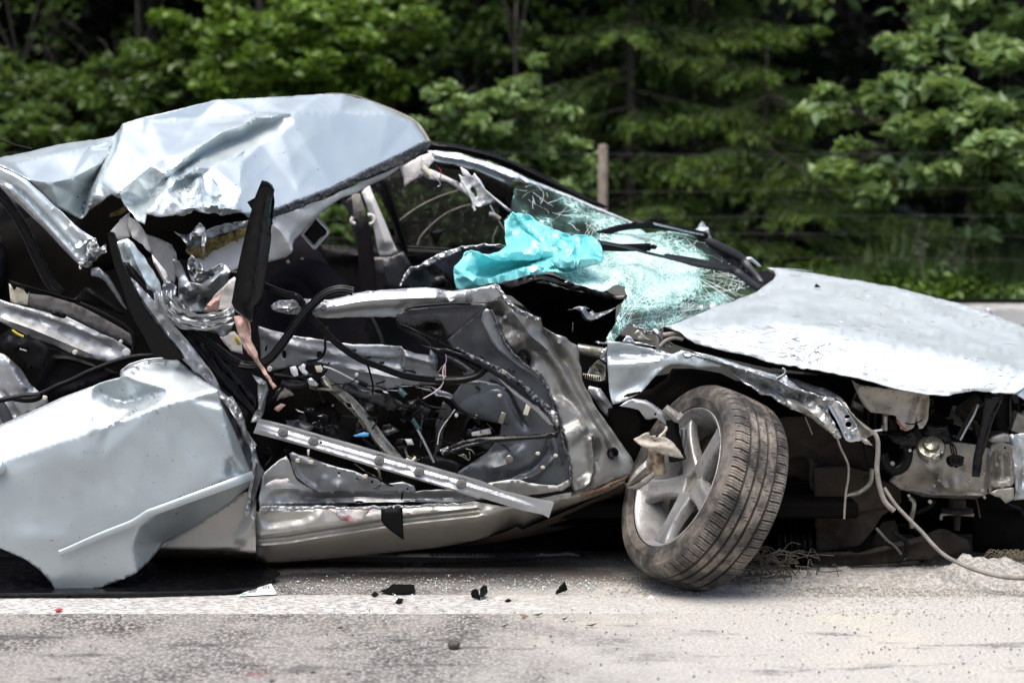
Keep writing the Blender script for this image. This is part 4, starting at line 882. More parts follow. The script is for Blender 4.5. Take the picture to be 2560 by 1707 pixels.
# what the peeled skin uncovers
ri = panel('rear_door_frame', 'F -30,268,.12 80,300 130,312 240,342 350,372 460,392 560,440 700,510 800,552 905,622,.14 890,670 860,690 780,722 700,702 620,690 540,672 470,642 380,592 240,552 100,482 -30,412', M['inner_light'], car, step=9,
      relief=[('r', 'F 0,330 300,420 600,540 860,660', 14, -.02), ('r', 'F 0,300 240,370 480,450 760,570', 6, .015), ('v', 'F 0,400 200,470 420,560 700,680', 12, .012), ('p', 'F 490,610 540,605 580,660 500,660', 6, .006), ('c', .003, 40)])
disc('clip', 'F 526,645,.10', .008, .008, M['cream'], ri); disc('clip', 'F 885,645,.12', .013, .003, M['white'], ri); disc('clip', 'F 845,570,.12', .006, .004, M['white'], ri)
panel('clip_bracket', 'F 788,705,.09 822,690 828,725 792,728', M['white'], ri, step=8)
panel('clip', 'F 355,358,.10 455,375 458,405 440,408 360,385', M['black'], ri, step=10, thick=.012)
panel('felt_lining', 'F 205,235,.17 330,255 500,298 700,395 830,470 915,520 940,610 800,545 700,502 560,432 460,388 350,368 240,338 200,325', M['felt'], car, step=12, relief=[('n', .012, 40)], thick=.008)
panel('corner_plug', 'F 62,165,.15 100,195 205,190 195,318 130,308 75,290', M['cream'], car, step=10, relief=[('n', .006, 30), ('r', 'F 70,180 200,192', 8, .01)])
panel('sill_trim', 'F 62,140,.13 150,160 350,220 520,272 600,190 640,200 760,280 885,372 860,388 740,345 640,310 560,290 510,300 350,250 210,208 190,240 165,205 120,190 95,210', M['black'], car, step=12, relief=[('v', 'F 70,150 350,225 520,280', 12, .015), ('v', 'F 600,200 740,290 870,378', 14, .02)], thick=.006)
tube('sill_seal', 'F 560,300,.12 700,360 830,430 910,490 935,560 930,680,.12', .006, M['rubber'], car)
panel('door_plate', 'F 120,560,.15 330,600,.14 420,620 540,680 700,740 835,795,.12 700,860 560,900 430,965 330,1010 250,960 240,850 330,700 300,640', M['black'], car, step=12,
      relief=[('p', 'F 330,800 400,710 480,705 740,780 560,880 340,870', 8, -.012), ('r', 'F 340,690 480,690 720,760', 5, .008), ('n', .008, 60)], thick=.004, rag=1)
mt = panel('lock_motor', 'F 0,530,.08 70,478 85,500 150,530 190,525 215,560 262,560 330,600 340,640 300,755 275,760 215,735 205,765 188,745 190,720 120,650 40,640 0,600', M['black'], car, step=10,
      relief=[('p', 'F 20,590 70,540 120,570 125,620 80,640', 5, .016), ('p', 'F 125,590 160,560 210,580 195,615 150,620', 4, .014), ('r', 'F 220,580 310,640 280,740', 8, .006)], thick=.03, bevel=.003)
tube('lever', 'F 85,490,.06 130,520 165,535', .0035, M['yellow'], mt)
for i in range(5): panel('embossed_mark', f'F {140+i*10},{618+i*3},.045 {145+i*10},{619+i*3} {145+i*10},{628+i*3} {140+i*10},{627+i*3}', M['white'], mt, step=6, thick=.001)
panel('door_inner_sheet', 'F -30,640,.16 30,660 90,700 140,750 180,820 220,880 280,925 330,960,.12 340,1010 200,1075 -30,1180', M['inner_light'], car, step=9,
      relief=[('r', 'F 60,680 110,800 200,910', 14, .02), ('v', 'F 0,900 60,980 110,1100', 10, -.015), ('r', 'F 140,760 190,850 260,920', 7, -.012), ('c', .006, 45)])
tube('inner_channel', 'F -20,990,.11 20,1050 60,1130', .018, M['inner_dark'], car)
tube('door_hose', 'F -20,985,.03 100,962 180,948 250,945 330,915 400,880 500,840 600,790 700,750 800,712 950,675 1090,668,.05', .0085, M['rubber'], car)
tube('door_hose', 'F 100,965,.035 180,975 250,968 290,945', .011, M['rubber'], car)
disc('clip', 'F 315,965,.02', .007, .005, M['cream'], car)
panel('pillar_flap', 'F 915,360,-.01 960,330 1000,325 1005,385 940,380', M['felt'], car, step=9)
for s in ('F 1405,815,.0 1435,800', 'F 1460,830,-.01 1478,850 1470,875'): tube('torn_tab', s, .003, M['torn'], car)
# dark flank between rear door and front door
panel('crushed_flank', 'F 1535,905,.02 1600,1000 1690,1180 1740,1270 1775,1300,.02 1780,1400 1772,1490 1700,1490 1640,1400 1590,1200', M['inner_dark'], car, step=8, relief=[('v', 'F 1560,960 1640,1180 1760,1450', 18, .02), ('c', .02, 32)], rag=1)
panel('torn_flange', 'I 5,-20,.0 60,-30 100,30 150,150 190,280 215,300 232,400 220,520 205,600 190,700 182,790 150,812 138,792 165,680 188,570 205,430 190,330 150,290 120,200 60,90', M['torn'], car, step=5, relief=[('c', .018, 18), ('v', 'I 60,0 170,280 210,420 180,650', 10, .02)], rag=1.6)
panel('torn_flange', 'I 215,330,.03 260,450 290,500 270,540 235,640 210,740 175,800 195,640 225,520', M['inner'], car, step=8, relief=[('c', .015, 30), ('v', 'I 225,400 250,520 200,740', 14, .02)], rag=1)
panel('pillar_fold', 'H 200,800,.02 250,820 300,850 320,900 300,960 280,1060 245,1130 190,1130 200,1090 245,1030 240,940 240,860', M['inner_light'], car, step=6, relief=[('v', 'H 260,840 300,900 260,1060', 12, .025), ('c', .018, 24)], rag=1.2)

# rear quarter and sill
panel('rear_sill', 'G 1120,1040,.05 1150,995 1400,845 1690,655 1745,640 1792,700 1792,1062 1780,1070,.04 1600,1046', M['paint_sill'], car, step=10, relief=[('v', 'G 1792,800 1740,900 1660,990', 26, .02), ('n', .004, 60)])
panel('rear_sill_underside', 'G 1100,1042,.055 1600,1050 1782,1074,.05 1792,1110,.2 1792,1240,.7 1450,1300 900,1320,.7 960,1215,.4', M['dirt'], car, step=14)
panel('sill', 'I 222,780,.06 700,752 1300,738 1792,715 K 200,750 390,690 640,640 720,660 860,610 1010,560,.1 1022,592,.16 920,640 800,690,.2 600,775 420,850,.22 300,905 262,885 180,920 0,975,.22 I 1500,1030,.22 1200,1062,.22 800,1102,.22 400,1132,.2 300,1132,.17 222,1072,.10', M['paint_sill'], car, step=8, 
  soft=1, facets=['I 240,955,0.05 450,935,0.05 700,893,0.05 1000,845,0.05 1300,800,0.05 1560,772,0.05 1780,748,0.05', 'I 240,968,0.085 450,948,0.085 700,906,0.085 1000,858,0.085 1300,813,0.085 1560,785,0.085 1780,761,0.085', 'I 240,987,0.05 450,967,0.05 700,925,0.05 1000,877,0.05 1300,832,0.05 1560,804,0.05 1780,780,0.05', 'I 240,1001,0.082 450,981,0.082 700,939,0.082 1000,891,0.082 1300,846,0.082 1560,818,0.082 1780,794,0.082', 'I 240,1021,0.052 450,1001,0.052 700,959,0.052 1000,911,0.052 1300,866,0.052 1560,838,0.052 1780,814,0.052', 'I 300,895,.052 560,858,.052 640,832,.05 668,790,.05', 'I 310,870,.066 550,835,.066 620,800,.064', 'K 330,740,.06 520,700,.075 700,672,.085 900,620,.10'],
  relief=[('b', 'I 255,1040', 18, 8, -.015), ('n', .003, 60)], thick=.004)
panel('sill_underside', 'I 222,1078,.07 300,1138 400,1138 800,1108 1200,1068 1500,1036 1792,982 K 180,925,.12 262,890 300,910 500,826 800,695 1020,596,.12 1000,760,.5 600,900 200,980 I 1500,1060,.5 1000,1150 500,1190 222,1190', M['dirt'], car, step=16)
panel('red_cloth', 'I 735,765,.03 780,760 870,752 1020,765 985,810 960,842 880,850 820,838 785,800', M['redcloth'], car, step=8, relief=[('n', .02, 24), ('v', 'I 790,770 900,840', 16, .02)], rag=2)
panel('mud_flap', 'I 1098,762,.0 1250,752 1258,978 1180,925 1120,875 1100,840', M['black'], car, step=14, thick=.006)

rs_ = random.Random(12)
def marks(name, surf, n, box, L, r, mats, parent, ang=0.0, wob=.3, keep=None):
    """scuffs that lie on a sheet"""
    mb = [MB() for _ in mats]
    for k in range(n):
        x, y = rs_.uniform(box[0], box[2]), rs_.uniform(box[1], box[3])
        if keep and not keep(x, y): continue
        a = ang + rs_.gauss(0, wob); l = rs_.uniform(*L); q = []
        for t in range(5):
            p = on(surf, x, y)
            if p is None: break
            q.append(p); x += math.cos(a) * l / 4; y += math.sin(a) * l / 4; a += rs_.gauss(0, .14)
        if len(q) > 2 and max(np.linalg.norm(np.diff(q, axis=0), axis=1)) < .05: rr = r * rs_.uniform(.5, 1.3); mb[k % len(mats)].tube(q, [rr * .3] + [rr] * (len(q) - 2) + [rr * .3], sides=4, squash=.4)
    for m_, b_ in zip(mats, mb):
        if b_.n: tag(b_.build(name, m_, parent, smooth=False), kind='stuff')
marks('scuffs', 'roof', 60, (370, 430, 600, 560), (6, 26), .0006, [M['felt'], M['dirt_shade']], roof, .3, .9)
marks('scuffs', 'roof', 12, (300, 300, 900, 480), (3, 12), .0006, [M['felt']], roof, -.4, .5)
marks('scuffs', 'rear_door', 46, (20, 1000, 620, 1430), (2, 7), .0008, [M['dirt_shade'], M['felt']], rdoor, .3, .8)
marks('scuffs', 'rear_door', 26, (230, 960, 420, 1050), (4, 16), .0009, [M['felt']], rdoor, 1.2, .4)
# ------------------------------------------------------------------ front door, stripped of its skin
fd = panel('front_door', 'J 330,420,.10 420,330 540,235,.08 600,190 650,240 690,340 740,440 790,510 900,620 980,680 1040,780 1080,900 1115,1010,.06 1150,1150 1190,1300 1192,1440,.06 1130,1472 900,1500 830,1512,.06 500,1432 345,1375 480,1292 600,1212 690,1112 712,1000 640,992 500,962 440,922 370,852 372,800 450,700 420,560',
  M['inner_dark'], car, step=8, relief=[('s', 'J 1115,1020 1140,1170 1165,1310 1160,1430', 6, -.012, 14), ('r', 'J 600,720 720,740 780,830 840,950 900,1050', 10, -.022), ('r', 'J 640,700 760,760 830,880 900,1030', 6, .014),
   ('b', 'J 765,1250', 26, 22, -.02), ('s', 'J 480,1300 640,1240 800,1180 880,1140', 10, .016, 40), ('r', 'J 720,1400 900,1340 1020,1220 1070,1080', 12, -.016), ('r', 'J 800,1400 950,1360 1080,1240', 7, .014), ('r', 'J 1060,1100 1130,1300', 8, .012),
   ('v', 'J 590,1320 760,1280 840,1200', 18, .014), ('n', .004, 50), ('b', 'J 520,900', 40, 40, .012)], rag=.5)
panel('door_lip', 'J 570,1432,.03 720,1402 830,1392 900,1420 1100,1440 1180,1400 1195,1440 1130,1475 900,1505 830,1515 700,1488', M['inner_rust'], fd, step=8, relief=[('n', .006, 20)], rag=1.2)
panel('door_channel', 'J 568,282,.05 580,225 600,198 640,212 662,250 690,335 735,435 795,515 870,590 960,655 990,700 1000,730 930,660 840,610 760,545 690,490 640,430 600,350', M['inner'], fd, step=7, relief=[('s', 'J 640,215 690,335 735,440 800,520 960,660', 5, -.02, 12)], rag=.4)
panel('door_edge_bead', 'J 632,206,.045 645,205 668,250 697,335 742,435 800,512 880,588 968,650 1045,775 1085,900 1120,1010 1155,1150 1200,1300 1200,1440 1188,1440 1183,1300 1143,1155 1108,1015 1073,905 1035,785 960,665 872,600 790,525 730,442 685,338 655,252', M['crumbdark'], fd, step=6, relief=[('n', .006, 6)], thick=.006)
# crash beam and upper roll
ub = panel('upper_beam', 'H 328,322,.03 350,300 385,286 560,272 700,278 800,262 900,238 1000,216 1130,205 1300,195 1420,188 1480,194 1560,212 1640,210 1750,198 J 560,50 650,40 700,55 745,112 690,120 640,160 520,168 300,168 40,200,.06 H 1270,352 1200,398 1000,398 800,404 690,408 600,392 520,385 400,366 340,348', M['inner_light'], car, step=7,
   relief=[('r', 'H 420,330 700,330 1000,280 1400,260 1750,260', 16, .03), ('s', 'H 690,378 900,345 1150,330 1270,330', 5, -.016, 14), ('c', .014, 26, 5, 'H 430,330', 60), ('v', 'H 1500,200 1560,260 1600,300', 14, .025), ('v', 'J 290,70 330,120 350,150', 16, -.02), ('v', 'J 480,70 485,160', 8, .02), ('c', .006, 50), ('r', 'H 350,310 600,300 750,300', 5, -.012)], rag=1.2)
panel('torn_edge', 'H 328,320,.02 385,288 470,280 560,276 660,285 740,330 700,350 640,360 560,390 520,382 400,362 340,345', M['torn'], ub, step=5, relief=[('c', .02, 16), ('r', 'H 350,330 700,340', 5, .015)], rag=2.5)
mp = panel('door_reinforcement', 'H 240,462,.11 340,490 500,532 620,548 740,570 900,588 1110,590 1130,598 1240,605,.09 1247,618 1340,650 1440,668 1445,615 1490,655 1502,700 1490,790 1560,812 1700,835 1792,860 J 0,740,.09 210,745 372,800 380,850 300,815 250,812 210,762 100,748 H 1600,962 1500,942 1450,892 1350,880 1220,892 1040,912 960,882 845,858 822,905 700,822 640,765 480,745 330,782 260,722 250,560', M['inner'], car, step=8,
   relief=[('s', 'H 880,650 1050,682 1238,690', 5, -.014, 14), ('r', 'H 260,510 500,600 700,640 900,690', 10, .010), ('s', 'H 1246,600 1246,700 1238,760', 5, -.02, 16), ('r', 'H 1260,660 1400,700 1490,720', 8, .016), ('r', 'H 1440,640 1480,700 1480,780', 8, .02), ('s', 'H 330,500 520,600', 8, .008, 20), ('v', 'H 520,680 900,760 1200,820 1500,850', 12, .008), ('c', .004, 40)],
   holes=['H 406,640 415,632 430,638 437,660 432,688 418,690 408,672', 'H 650,650 662,637 678,637 690,652 690,678 678,692 662,692 650,675', 'H 285,620 293,600 303,598 300,630 290,645'], rag=.8)
disc('clip', 'H 928,802,.08', .006, .006, M['cream'], mp); disc('clip', 'H 320,762,.09', .008, .012, M['cream'], mp)
panel('door_reinforcement', 'J 372,800,.085 460,690 560,700 700,730 760,800 820,920 880,1040 712,1002 640,990 500,960 440,920 372,850 360,850', M['inner_dark'], fd, step=8, relief=[('n', .01, 40), ('b', 'J 600,830', 40, 30, .012), ('b', 'J 535,955', 14, 12, .008)], rag=1)
for s in ('J 697,808,.06', 'J 530,955,.06', 'J 1000,1310,.04', 'J 965,1213,.04', 'J 1090,1228,.04'): disc('clip', s, .007, .007, M['cream'], fd, squash=.7)
for s in ('J 715,965,.05', 'J 890,905,.05'):
    c = P(*[T(s)[0][0], T(s)[0][1]], .05); MB().box(c, (.016, .012, .036), np.array(Matrix.Rotation(R(18), 3, 'Y'))).build('latch_striker', M['cream'] if '890' in s else M['olive'], fd, bevel=.002)
disc('plug', 'J 765,1252,.05', .0125, .006, M['olive'], fd, seg=16)
sp_c = T('J 590,1055')[0]; c = P(sp_c[0], sp_c[1], .17)
v, f = lathe([(.066, -.03), (.066, 0), (.060, .006), (.052, -.004), (.03, -.02), (.018, -.018), (.012, -.008), (.0001, -.005)], 28); spk = MB().add(v @ frame_to((.1, -1, .1)).T + c, f).build('speaker', M['black'], fd)
panel('speaker_label', 'J 498,1066,.10 630,1036 640,1076 505,1092', M['stained'], spk, step=10)
for s in ('J 410,1225,.1 440,1235 480,1260 490,1240 485,1200', 'J 460,1180,.1 500,1190 520,1215', 'J 470,1250,.1 455,1225 430,1220'): tube('cable', s, .0022, M['olive'], spk)
# mirror triangle
mt_ = panel('mirror_trim', 'H 1205,390,-.02 1215,372 1300,350 1500,338 J 200,200 300,190 450,178 606,164,-.03 612,180 545,240 430,330 335,416 300,330 290,302 250,290 140,296 110,318 100,326 62,326 0,292,-.02', M['satin'], car, step=9,
   relief=[('s', 'J 0,215 300,200 560,180', 6, -.008, 14), ('s', 'J 100,322 150,290 250,288 296,320 330,410', 10, -.01, 20)], thick=.008)
panel('mirror_socket', 'J 100,326,.02 150,296 250,294 290,310 312,390 260,400 180,360', M['black'], mt_, step=9, relief=[('b', 'J 220,340', 20, 12, -.03)], thick=.004)
tube('mirror_seal', 'J 32,212,-.03 100,188 250,172 400,164 498,166', .004, M['rubber'], mt_)
wf = panel('window_frame', 'H 1208,408,-.04 1240,440 1330,480 1500,560 1792,690 J 140,450 400,560 500,620 560,670 J 620,640 700,690 850,800 1000,905 1040,950 1085,1060,-.05 1112,1040 1118,1005 1095,960 1000,850 850,728 700,630 560,560 400,480 200,390 60,330 0,320', M['gloss'], car, step=7,
   relief=[('r', 'J 0,320 200,400 450,520 640,620 850,770 1050,950', 8, .014), ('s', 'J 100,385 400,535 640,655 900,850', 4, -.01, 12)], thick=.01)
panel('window_frame_bead', 'J 380,470,-.055 560,545 700,615 850,715 1000,838 1085,930 1112,990 1090,1000 1040,940 990,880 850,765 700,665 560,582', M['crumbdark'], wf, step=5, relief=[('n', .007, 6), ('c', .006, 9)], rag=1.5, thick=.006)
panel('window_frame_bead', 'J 640,640,-.05 850,795 990,905 1060,975 1080,1020 1040,1010 960,925 800,800', M['inner_light'], wf, step=8, thick=.004)
panel('torn_corner', 'J 1030,930,-.06 1060,905 1090,920 1110,975 1120,1010 1095,1035 1070,1000', M['torn'], wf, step=4.5, relief=[('c', .016, 12)], rag=2)
panel('window_channel', 'J 1118,1010,-.05 1110,1060 1050,1068 900,1082 700,1088 580,1098 480,1112 400,1138 350,1165 310,1195 292,1195 300,1228 345,1212 380,1200 520,1158 720,1130 900,1115 1055,1108 1110,1085 1124,1040,-.05', M['gloss'], car, step=7,
   relief=[('s', 'J 320,1210 420,1165 560,1130 720,1108 1060,1085', 4, .008, 12), ('r', 'J 330,1180 500,1125 800,1098 1060,1085', 4, .006)], thick=.012)
panel('torn_corner', 'J 282,1182,-.05 310,1170 335,1160 340,1190 380,1185 350,1200 312,1200 300,1225', M['torn'], car, step=4, relief=[('c', .012, 10)], rag=2)
# window regulator
rg = panel('window_regulator', 'H 660,835,.09 705,808 760,855 830,905 900,958 970,1030 1020,1095 1065,1155 1120,1230 1180,1302 1240,1370 1285,1415,.07 1240,1425 1170,1385 1100,1330 1040,1260 980,1180 930,1110 870,1040 790,970 720,905', M['olive'], car, step=7,
   relief=[('s', 'H 690,820 860,950 990,1080 1100,1240 1270,1420', 5, .014, 14), ('r', 'H 680,840 850,980 960,1100 1080,1280 1230,1420', 5, .010)], holes=['H 845,990 890,1000 905,1030 870,1035'], thick=.003)
panel('regulator_bracket', 'H 520,765,.06 560,730 600,735 680,725 692,745 690,800 672,830 640,852 610,830 570,800 530,815 512,790', M['black'], rg, step=9, relief=[('n', .008, 20)], thick=.02, bevel=.002)
panel('regulator_clip', 'H 460,750,.05 500,740 515,765 520,808 490,815 470,790', M['white'], rg, step=7, relief=[('b', 'H 490,775', 7, 7, .008)], thick=.014, bevel=.002)
panel('regulator_clip', 'H 518,750,.045 555,725 572,735 565,765 590,790 575,806 545,790', M['white'], rg, step=7, thick=.008)
panel('regulator_clip', 'H 635,740,.045 680,735 692,760 685,785 650,785', M['cream'], rg, step=7, relief=[('b', 'H 660,755', 7, 7, .008)], thick=.014, bevel=.002)
panel('regulator_clip', 'H 580,832,.05 612,822 662,870 655,882 600,880', M['steel'], rg, step=7, thick=.004)
panel('regulator_clip', 'H 1255,1420,.05 1275,1385 1310,1400 1335,1372 1348,1385 1320,1420 1335,1445 1300,1450', M['cream'], rg, step=6, thick=.006, rag=.8)
tube('regulator_cable', 'H 690,745,.07 760,765 850,810 945,860', .0035, M['steel'], rg); tube('cable_sleeve', 'H 942,852,.07 1005,882', .008, M['black'], rg)
tube('regulator_cable', 'H 1005,882,.1 1100,905 1220,915', .002, M['steel'], rg)
def spring(s, d, turns, r, mat, parent):
    a, b = wpts(s, d, 2); n = turns * 12; t = np.linspace(0, 1, n); ax = b - a; e1 = np.cross(ax, [0, 1, 0]); e1 /= np.linalg.norm(e1); e2 = np.cross(ax, e1); e2 /= np.linalg.norm(e2); an = t * turns * 6.283
    MB().tube(a + ax * t[:, None] + r * (np.cos(an)[:, None] * e1 + np.sin(an)[:, None] * e2), .0019, sides=6).build('spring', mat, parent)
spring('H 1320,1115 1365,1185', .07, 6, .006, M['springblue'], rg); spring('H 1222,905 1270,950', .08, 6, .008, M['springblue'], rg)
tube('rod', 'H 1352,1180,.07 1400,1270 1470,1415', .0042, M['steel'], rg)
tube('rod', 'J 385,905,.09 330,980 280,1060 262,1150', .002, M['white'], rg); disc('rod_tip', 'J 395,945,.08', .006, .006, M['white'], rg)
# lower door
ld = panel('door_inner_plate', 'I 455,375,.09 480,362 520,382 600,396 700,440 800,470 900,492 1050,542 1150,585 1250,570 1330,598 1345,645,.07 1000,648 680,650 640,630 600,602 510,532 480,460', M['inner'], car, step=7,
   relief=[('p', 'I 670,550 690,530 735,530 742,580 730,592 675,585', 4, .006), ('b', 'I 800,600', 16, 13, .014), ('b', 'I 985,545', 18, 14, .014), ('b', 'I 610,435', 16, 10, .012), ('s', 'I 470,420 520,520 640,615', 6, .014, 20), ('n', .003, 40), ('p', 'I 490,400 660,420 640,460 500,450', 6, .006)],
   holes=['I 797,505 805,502 812,508 811,518 803,521 796,514', 'I 925,548 932,544 939,550 938,558 930,560', 'I 1030,565 1040,560 1047,572 1042,584 1032,582', 'I 1080,592 1088,589 1096,596 1092,606 1083,604', 'I 1275,620 1285,615 1294,624 1288,632 1277,630'])
for s in ('I 516,422,.06', 'I 612,433,.055', 'I 990,533,.055'):
    q = T(s)[0]; MB().box(P(q[0], q[1], q[2]), (.013, .016, .012)).build('clip', M['cream'], ld, bevel=.003)
disc('bolt', 'I 797,600,.06', .005, .005, M['steel'], ld, seg=8)
lb = panel('lower_beam', 'I 268,520,.03 330,470 390,420 432,390,.08 455,440 482,510 560,575 620,612 690,645 1000,645 1300,642 1500,622 1792,640 J 460,1462 560,1440 J 830,1520 500,1540 I 1792,716 1300,742 1000,755 900,762 760,750 640,752 400,765 250,772,.02 240,700 258,600', M['inner_light'], car, step=7,
   relief=[('r', 'I 280,690 600,690 900,680 1300,690 1700,680', 10, -.012), ('s', 'I 260,730 600,728 1000,724 1500,716', 4, -.016, 10), ('v', 'I 430,395 460,480 500,560 640,640', 12, .014), ('v', 'I 300,620 500,620 700,670', 12, .010), ('b', 'I 370,575', 26, 10, -.01), ('n', .003, 50), ('c', .006, 40)], rag=.6, holes=['I 928,706 966,706 966,722 928,722'])
panel('rust_patch', 'I 275,605,.015 300,580 370,555 440,548 462,560 440,585 380,600 310,608', M['stained'], lb, step=7, relief=[('n', .004, 10)], rag=2)
panel('torn_bottom_edge', 'I 250,745,.01 400,745 600,740 700,738 760,742 900,748 1000,742 1300,735 1792,712 1792,722 1300,752 1000,765 760,762 640,762 400,775 250,780', M['torn'], lb, step=5, relief=[('c', .01, 12)], rag=1.5, thick=.004)
# hinge side of the opening
hp = panel('hinge_pillar', 'J 480,80,.10 560,50 640,35 680,32,.08 705,70 740,112 800,190 860,215 905,240 980,262,.13 1000,330 1050,360 1095,380 1160,402 1190,430 1250,460,.16 1255,520 1250,565 1268,620 1282,700 1300,742 1370,872 1440,972,.14 1520,1092 1620,1242 1642,1310,.12 1600,1362 1500,1402 1330,1472 1235,1502,.08 1200,1442 1190,1300 1150,1120 1120,1000 1080,880 1040,770 980,670 900,615 790,505 740,430 700,335 650,225 600,185 500,165',
   M['inner_rust'], car, step=8, ctl='J 850,430,.12 1000,620,.13 1250,950,.11 1300,1250,.07',
   relief=[('r', 'J 690,60 750,170 830,280 900,380 980,450 1050,520 1110,600 1160,690 1250,850 1350,1030 1430,1140 1500,1240', 14, .026), ('r', 'J 960,290 1050,400 1120,520 1200,640 1280,790 1400,1000 1560,1260', 14, -.022), ('r', 'J 640,230 680,260 740,250', 10, -.02),
     ('p', 'J 722,410 800,350 855,380 858,432 785,490 750,470', 5, .012), ('b', 'J 870,560', 24, 22, -.035), ('b', 'J 735,258', 14, 14, .012), ('b', 'J 670,130', 16, 16, .012), ('b', 'J 955,497', 8, 8, -.012), ('r', 'J 1000,360 1060,400 1100,470 1170,570', 7, -.018), ('b', 'J 1110,430', 12, 12, .012),
     ('p', 'J 1120,1060 1245,998 1300,1040 1292,1082 1170,1158 1140,1120', 6, .014), ('r', 'J 1310,1080 1330,1200 1340,1350 1240,1440', 8, .03), ('r', 'J 1360,1100 1370,1250 1330,1400', 9, -.02), ('r', 'J 1200,1470 1340,1400', 7, .02), ('s', 'J 1060,800 1200,880 1330,1060', 8, .012, 30), ('c', .003, 40), ('c', .014, 18, 3, 'J 850,200', 50)], rag=1.6, ragf=22)
for s in ('J 770,430,.08', 'J 828,392,.08', 'J 1215,1065,.075', 'J 1272,1042,.075', 'J 670,132,.07', 'J 735,258,.09', 'J 1115,432,.12'): disc('bolt', s, .0065, .006, M['steel'], hp, seg=8)
v, f = lathe([(.017, -.01), (.019, 0), (.016, .006), (.013, .004), (.0125, -.012), (.0001, -.012)], 20); q = P(*T('J 1490,1210')[0][:2], .095); MB().add(v @ frame_to((.2, -1, 0)).T * [1, 1, 1] + q, f).build('grommet', M['rubber'], hp)
q = P(*T('J 868,560')[0][:2], .13); mb = MB()
for k in range(4): v, f = lathe([(.030 - .004 * k, 0), (.026 - .004 * k, .008), (.022 - .004 * k, 0)], 18); mb.add((v + [0, 0, .006 * k]) @ frame_to((.3, -1, -.2)).T * [.75, 1, 1.1] + q, f)
mb.build('wiring_boot', M['rubber'], hp)
panel('torn_edge', 'J 650,32,.06 690,35 745,105 800,180 860,215 960,255 985,270 940,285 880,262 800,225 740,160 700,90', M['torn'], hp, step=4.5, relief=[('c', .02, 14)], rag=2.5)
panel('rusted_sill_end', 'J 1235,1490,.05 1330,1478 1500,1410 1600,1365 1580,1400 1500,1440 1400,1490 1300,1520', M['rust'], hp, step=7, relief=[('n', .01, 16)], rag=2.5)
# rubber seals
tube('rubber_seal', 'F 1250,440,.05 1350,510 1500,600 1620,690 1700,725 1792,742 H 120,735,.0 200,745 270,725 340,675 430,560 520,430 620,315 720,235 820,208 905,222,-.02', .0125, M['rubber'], car, prof=SEAL, n=90)
tube('rubber_seal', 'H 245,165,.02 350,205 450,240 500,250 540,285 600,385 700,490 800,590 950,690 1100,750 1250,805 1400,830 1560,840 1700,832 J 250,698,-.04 400,695 520,672 585,625 582,585 545,545', .0105, M['rubber'], car, prof=SEAL, n=110)
tube('rubber_seal', 'H 1212,410,-.03 1225,450 1290,500 1400,560 1480,640 1600,720 1700,780', .006, M['rubber'], car)
panel('window_strip', 'H 1545,650,-.02 1580,655 1755,765 1745,778 1560,690', M['inner_light'], car, step=8, thick=.004)
for s in ('H 490,232,-.01 520,240 545,285 510,300', ): panel('seal_end', s, M['rubber'], car, step=8, thick=.012)
for s in ('H 880,625,.01 925,625 925,640 885,642', 'H 985,672,.01 1025,672 1028,688 990,690', 'H 1085,712,.0 1122,712 1122,728 1088,728'): panel('seal_clip', s, M['black'], car, step=8, thick=.01)
for k, (s, m_) in enumerate((('J 320,520,-.05 325,560 312,600 305,650 300,720 270,770 200,810 160,830', 'violet'), ('J 312,590,-.05 298,640 306,690 290,740 230,790 165,828', 'cream'), ('J 318,590,-.05 315,680 300,680', 'pink'), ('J 300,600,-.05 265,650', 'hose'))): tube('loose_wire', s, .0014, M[m_], car, d=-.05)
tube('loose_wire', 'H 985,705,.0 1010,750 1030,820 1042,880 1040,940', .0032, M['black'], car)
# the silver bar lying across the door
bar = panel('door_bar', 'I 243,133,-.06 300,148 500,205 700,262 900,318 1200,405 1792,572 K 150,640 300,675 520,714,-.07 500,770 482,824 440,800 300,772 0,680 I 1792,690 1400,570 900,425 600,335 330,262 205,230,-.06 225,180', M['inner_light'], car, step=6,
   relief=[('s', 'I 235,165 600,270 1000,385 1400,500 1792,615 K 400,745', 4, .010, 10), ('r', 'I 225,205 600,315 1000,435 1400,555 1792,672', 5, .008), ('b', 'I 1280,487', 18, 6, -.006), ('b', 'I 1560,570', 16, 6, -.006)], thick=.014, bevel=.004, holes=['I 668,293 676,287 688,290 692,298 684,306 672,303'])
for s in ('I 412,222,-.07', 'I 626,284,-.07', 'I 1086,420,-.075', 'I 1366,498,-.075', 'I 1662,583,-.075'):
    q = T(s)[0]; c = P(q[0], q[1], q[2]); v, f = lathe([(.0138, -.004), (.0142, .003), (.0125, .0065), (.0001, .0072)], 18); MB().add((v * [1.12, .95, 1]) @ frame_to((0, -1, .1)).T + c, f).build('bar_pad', M['felt'], bar)
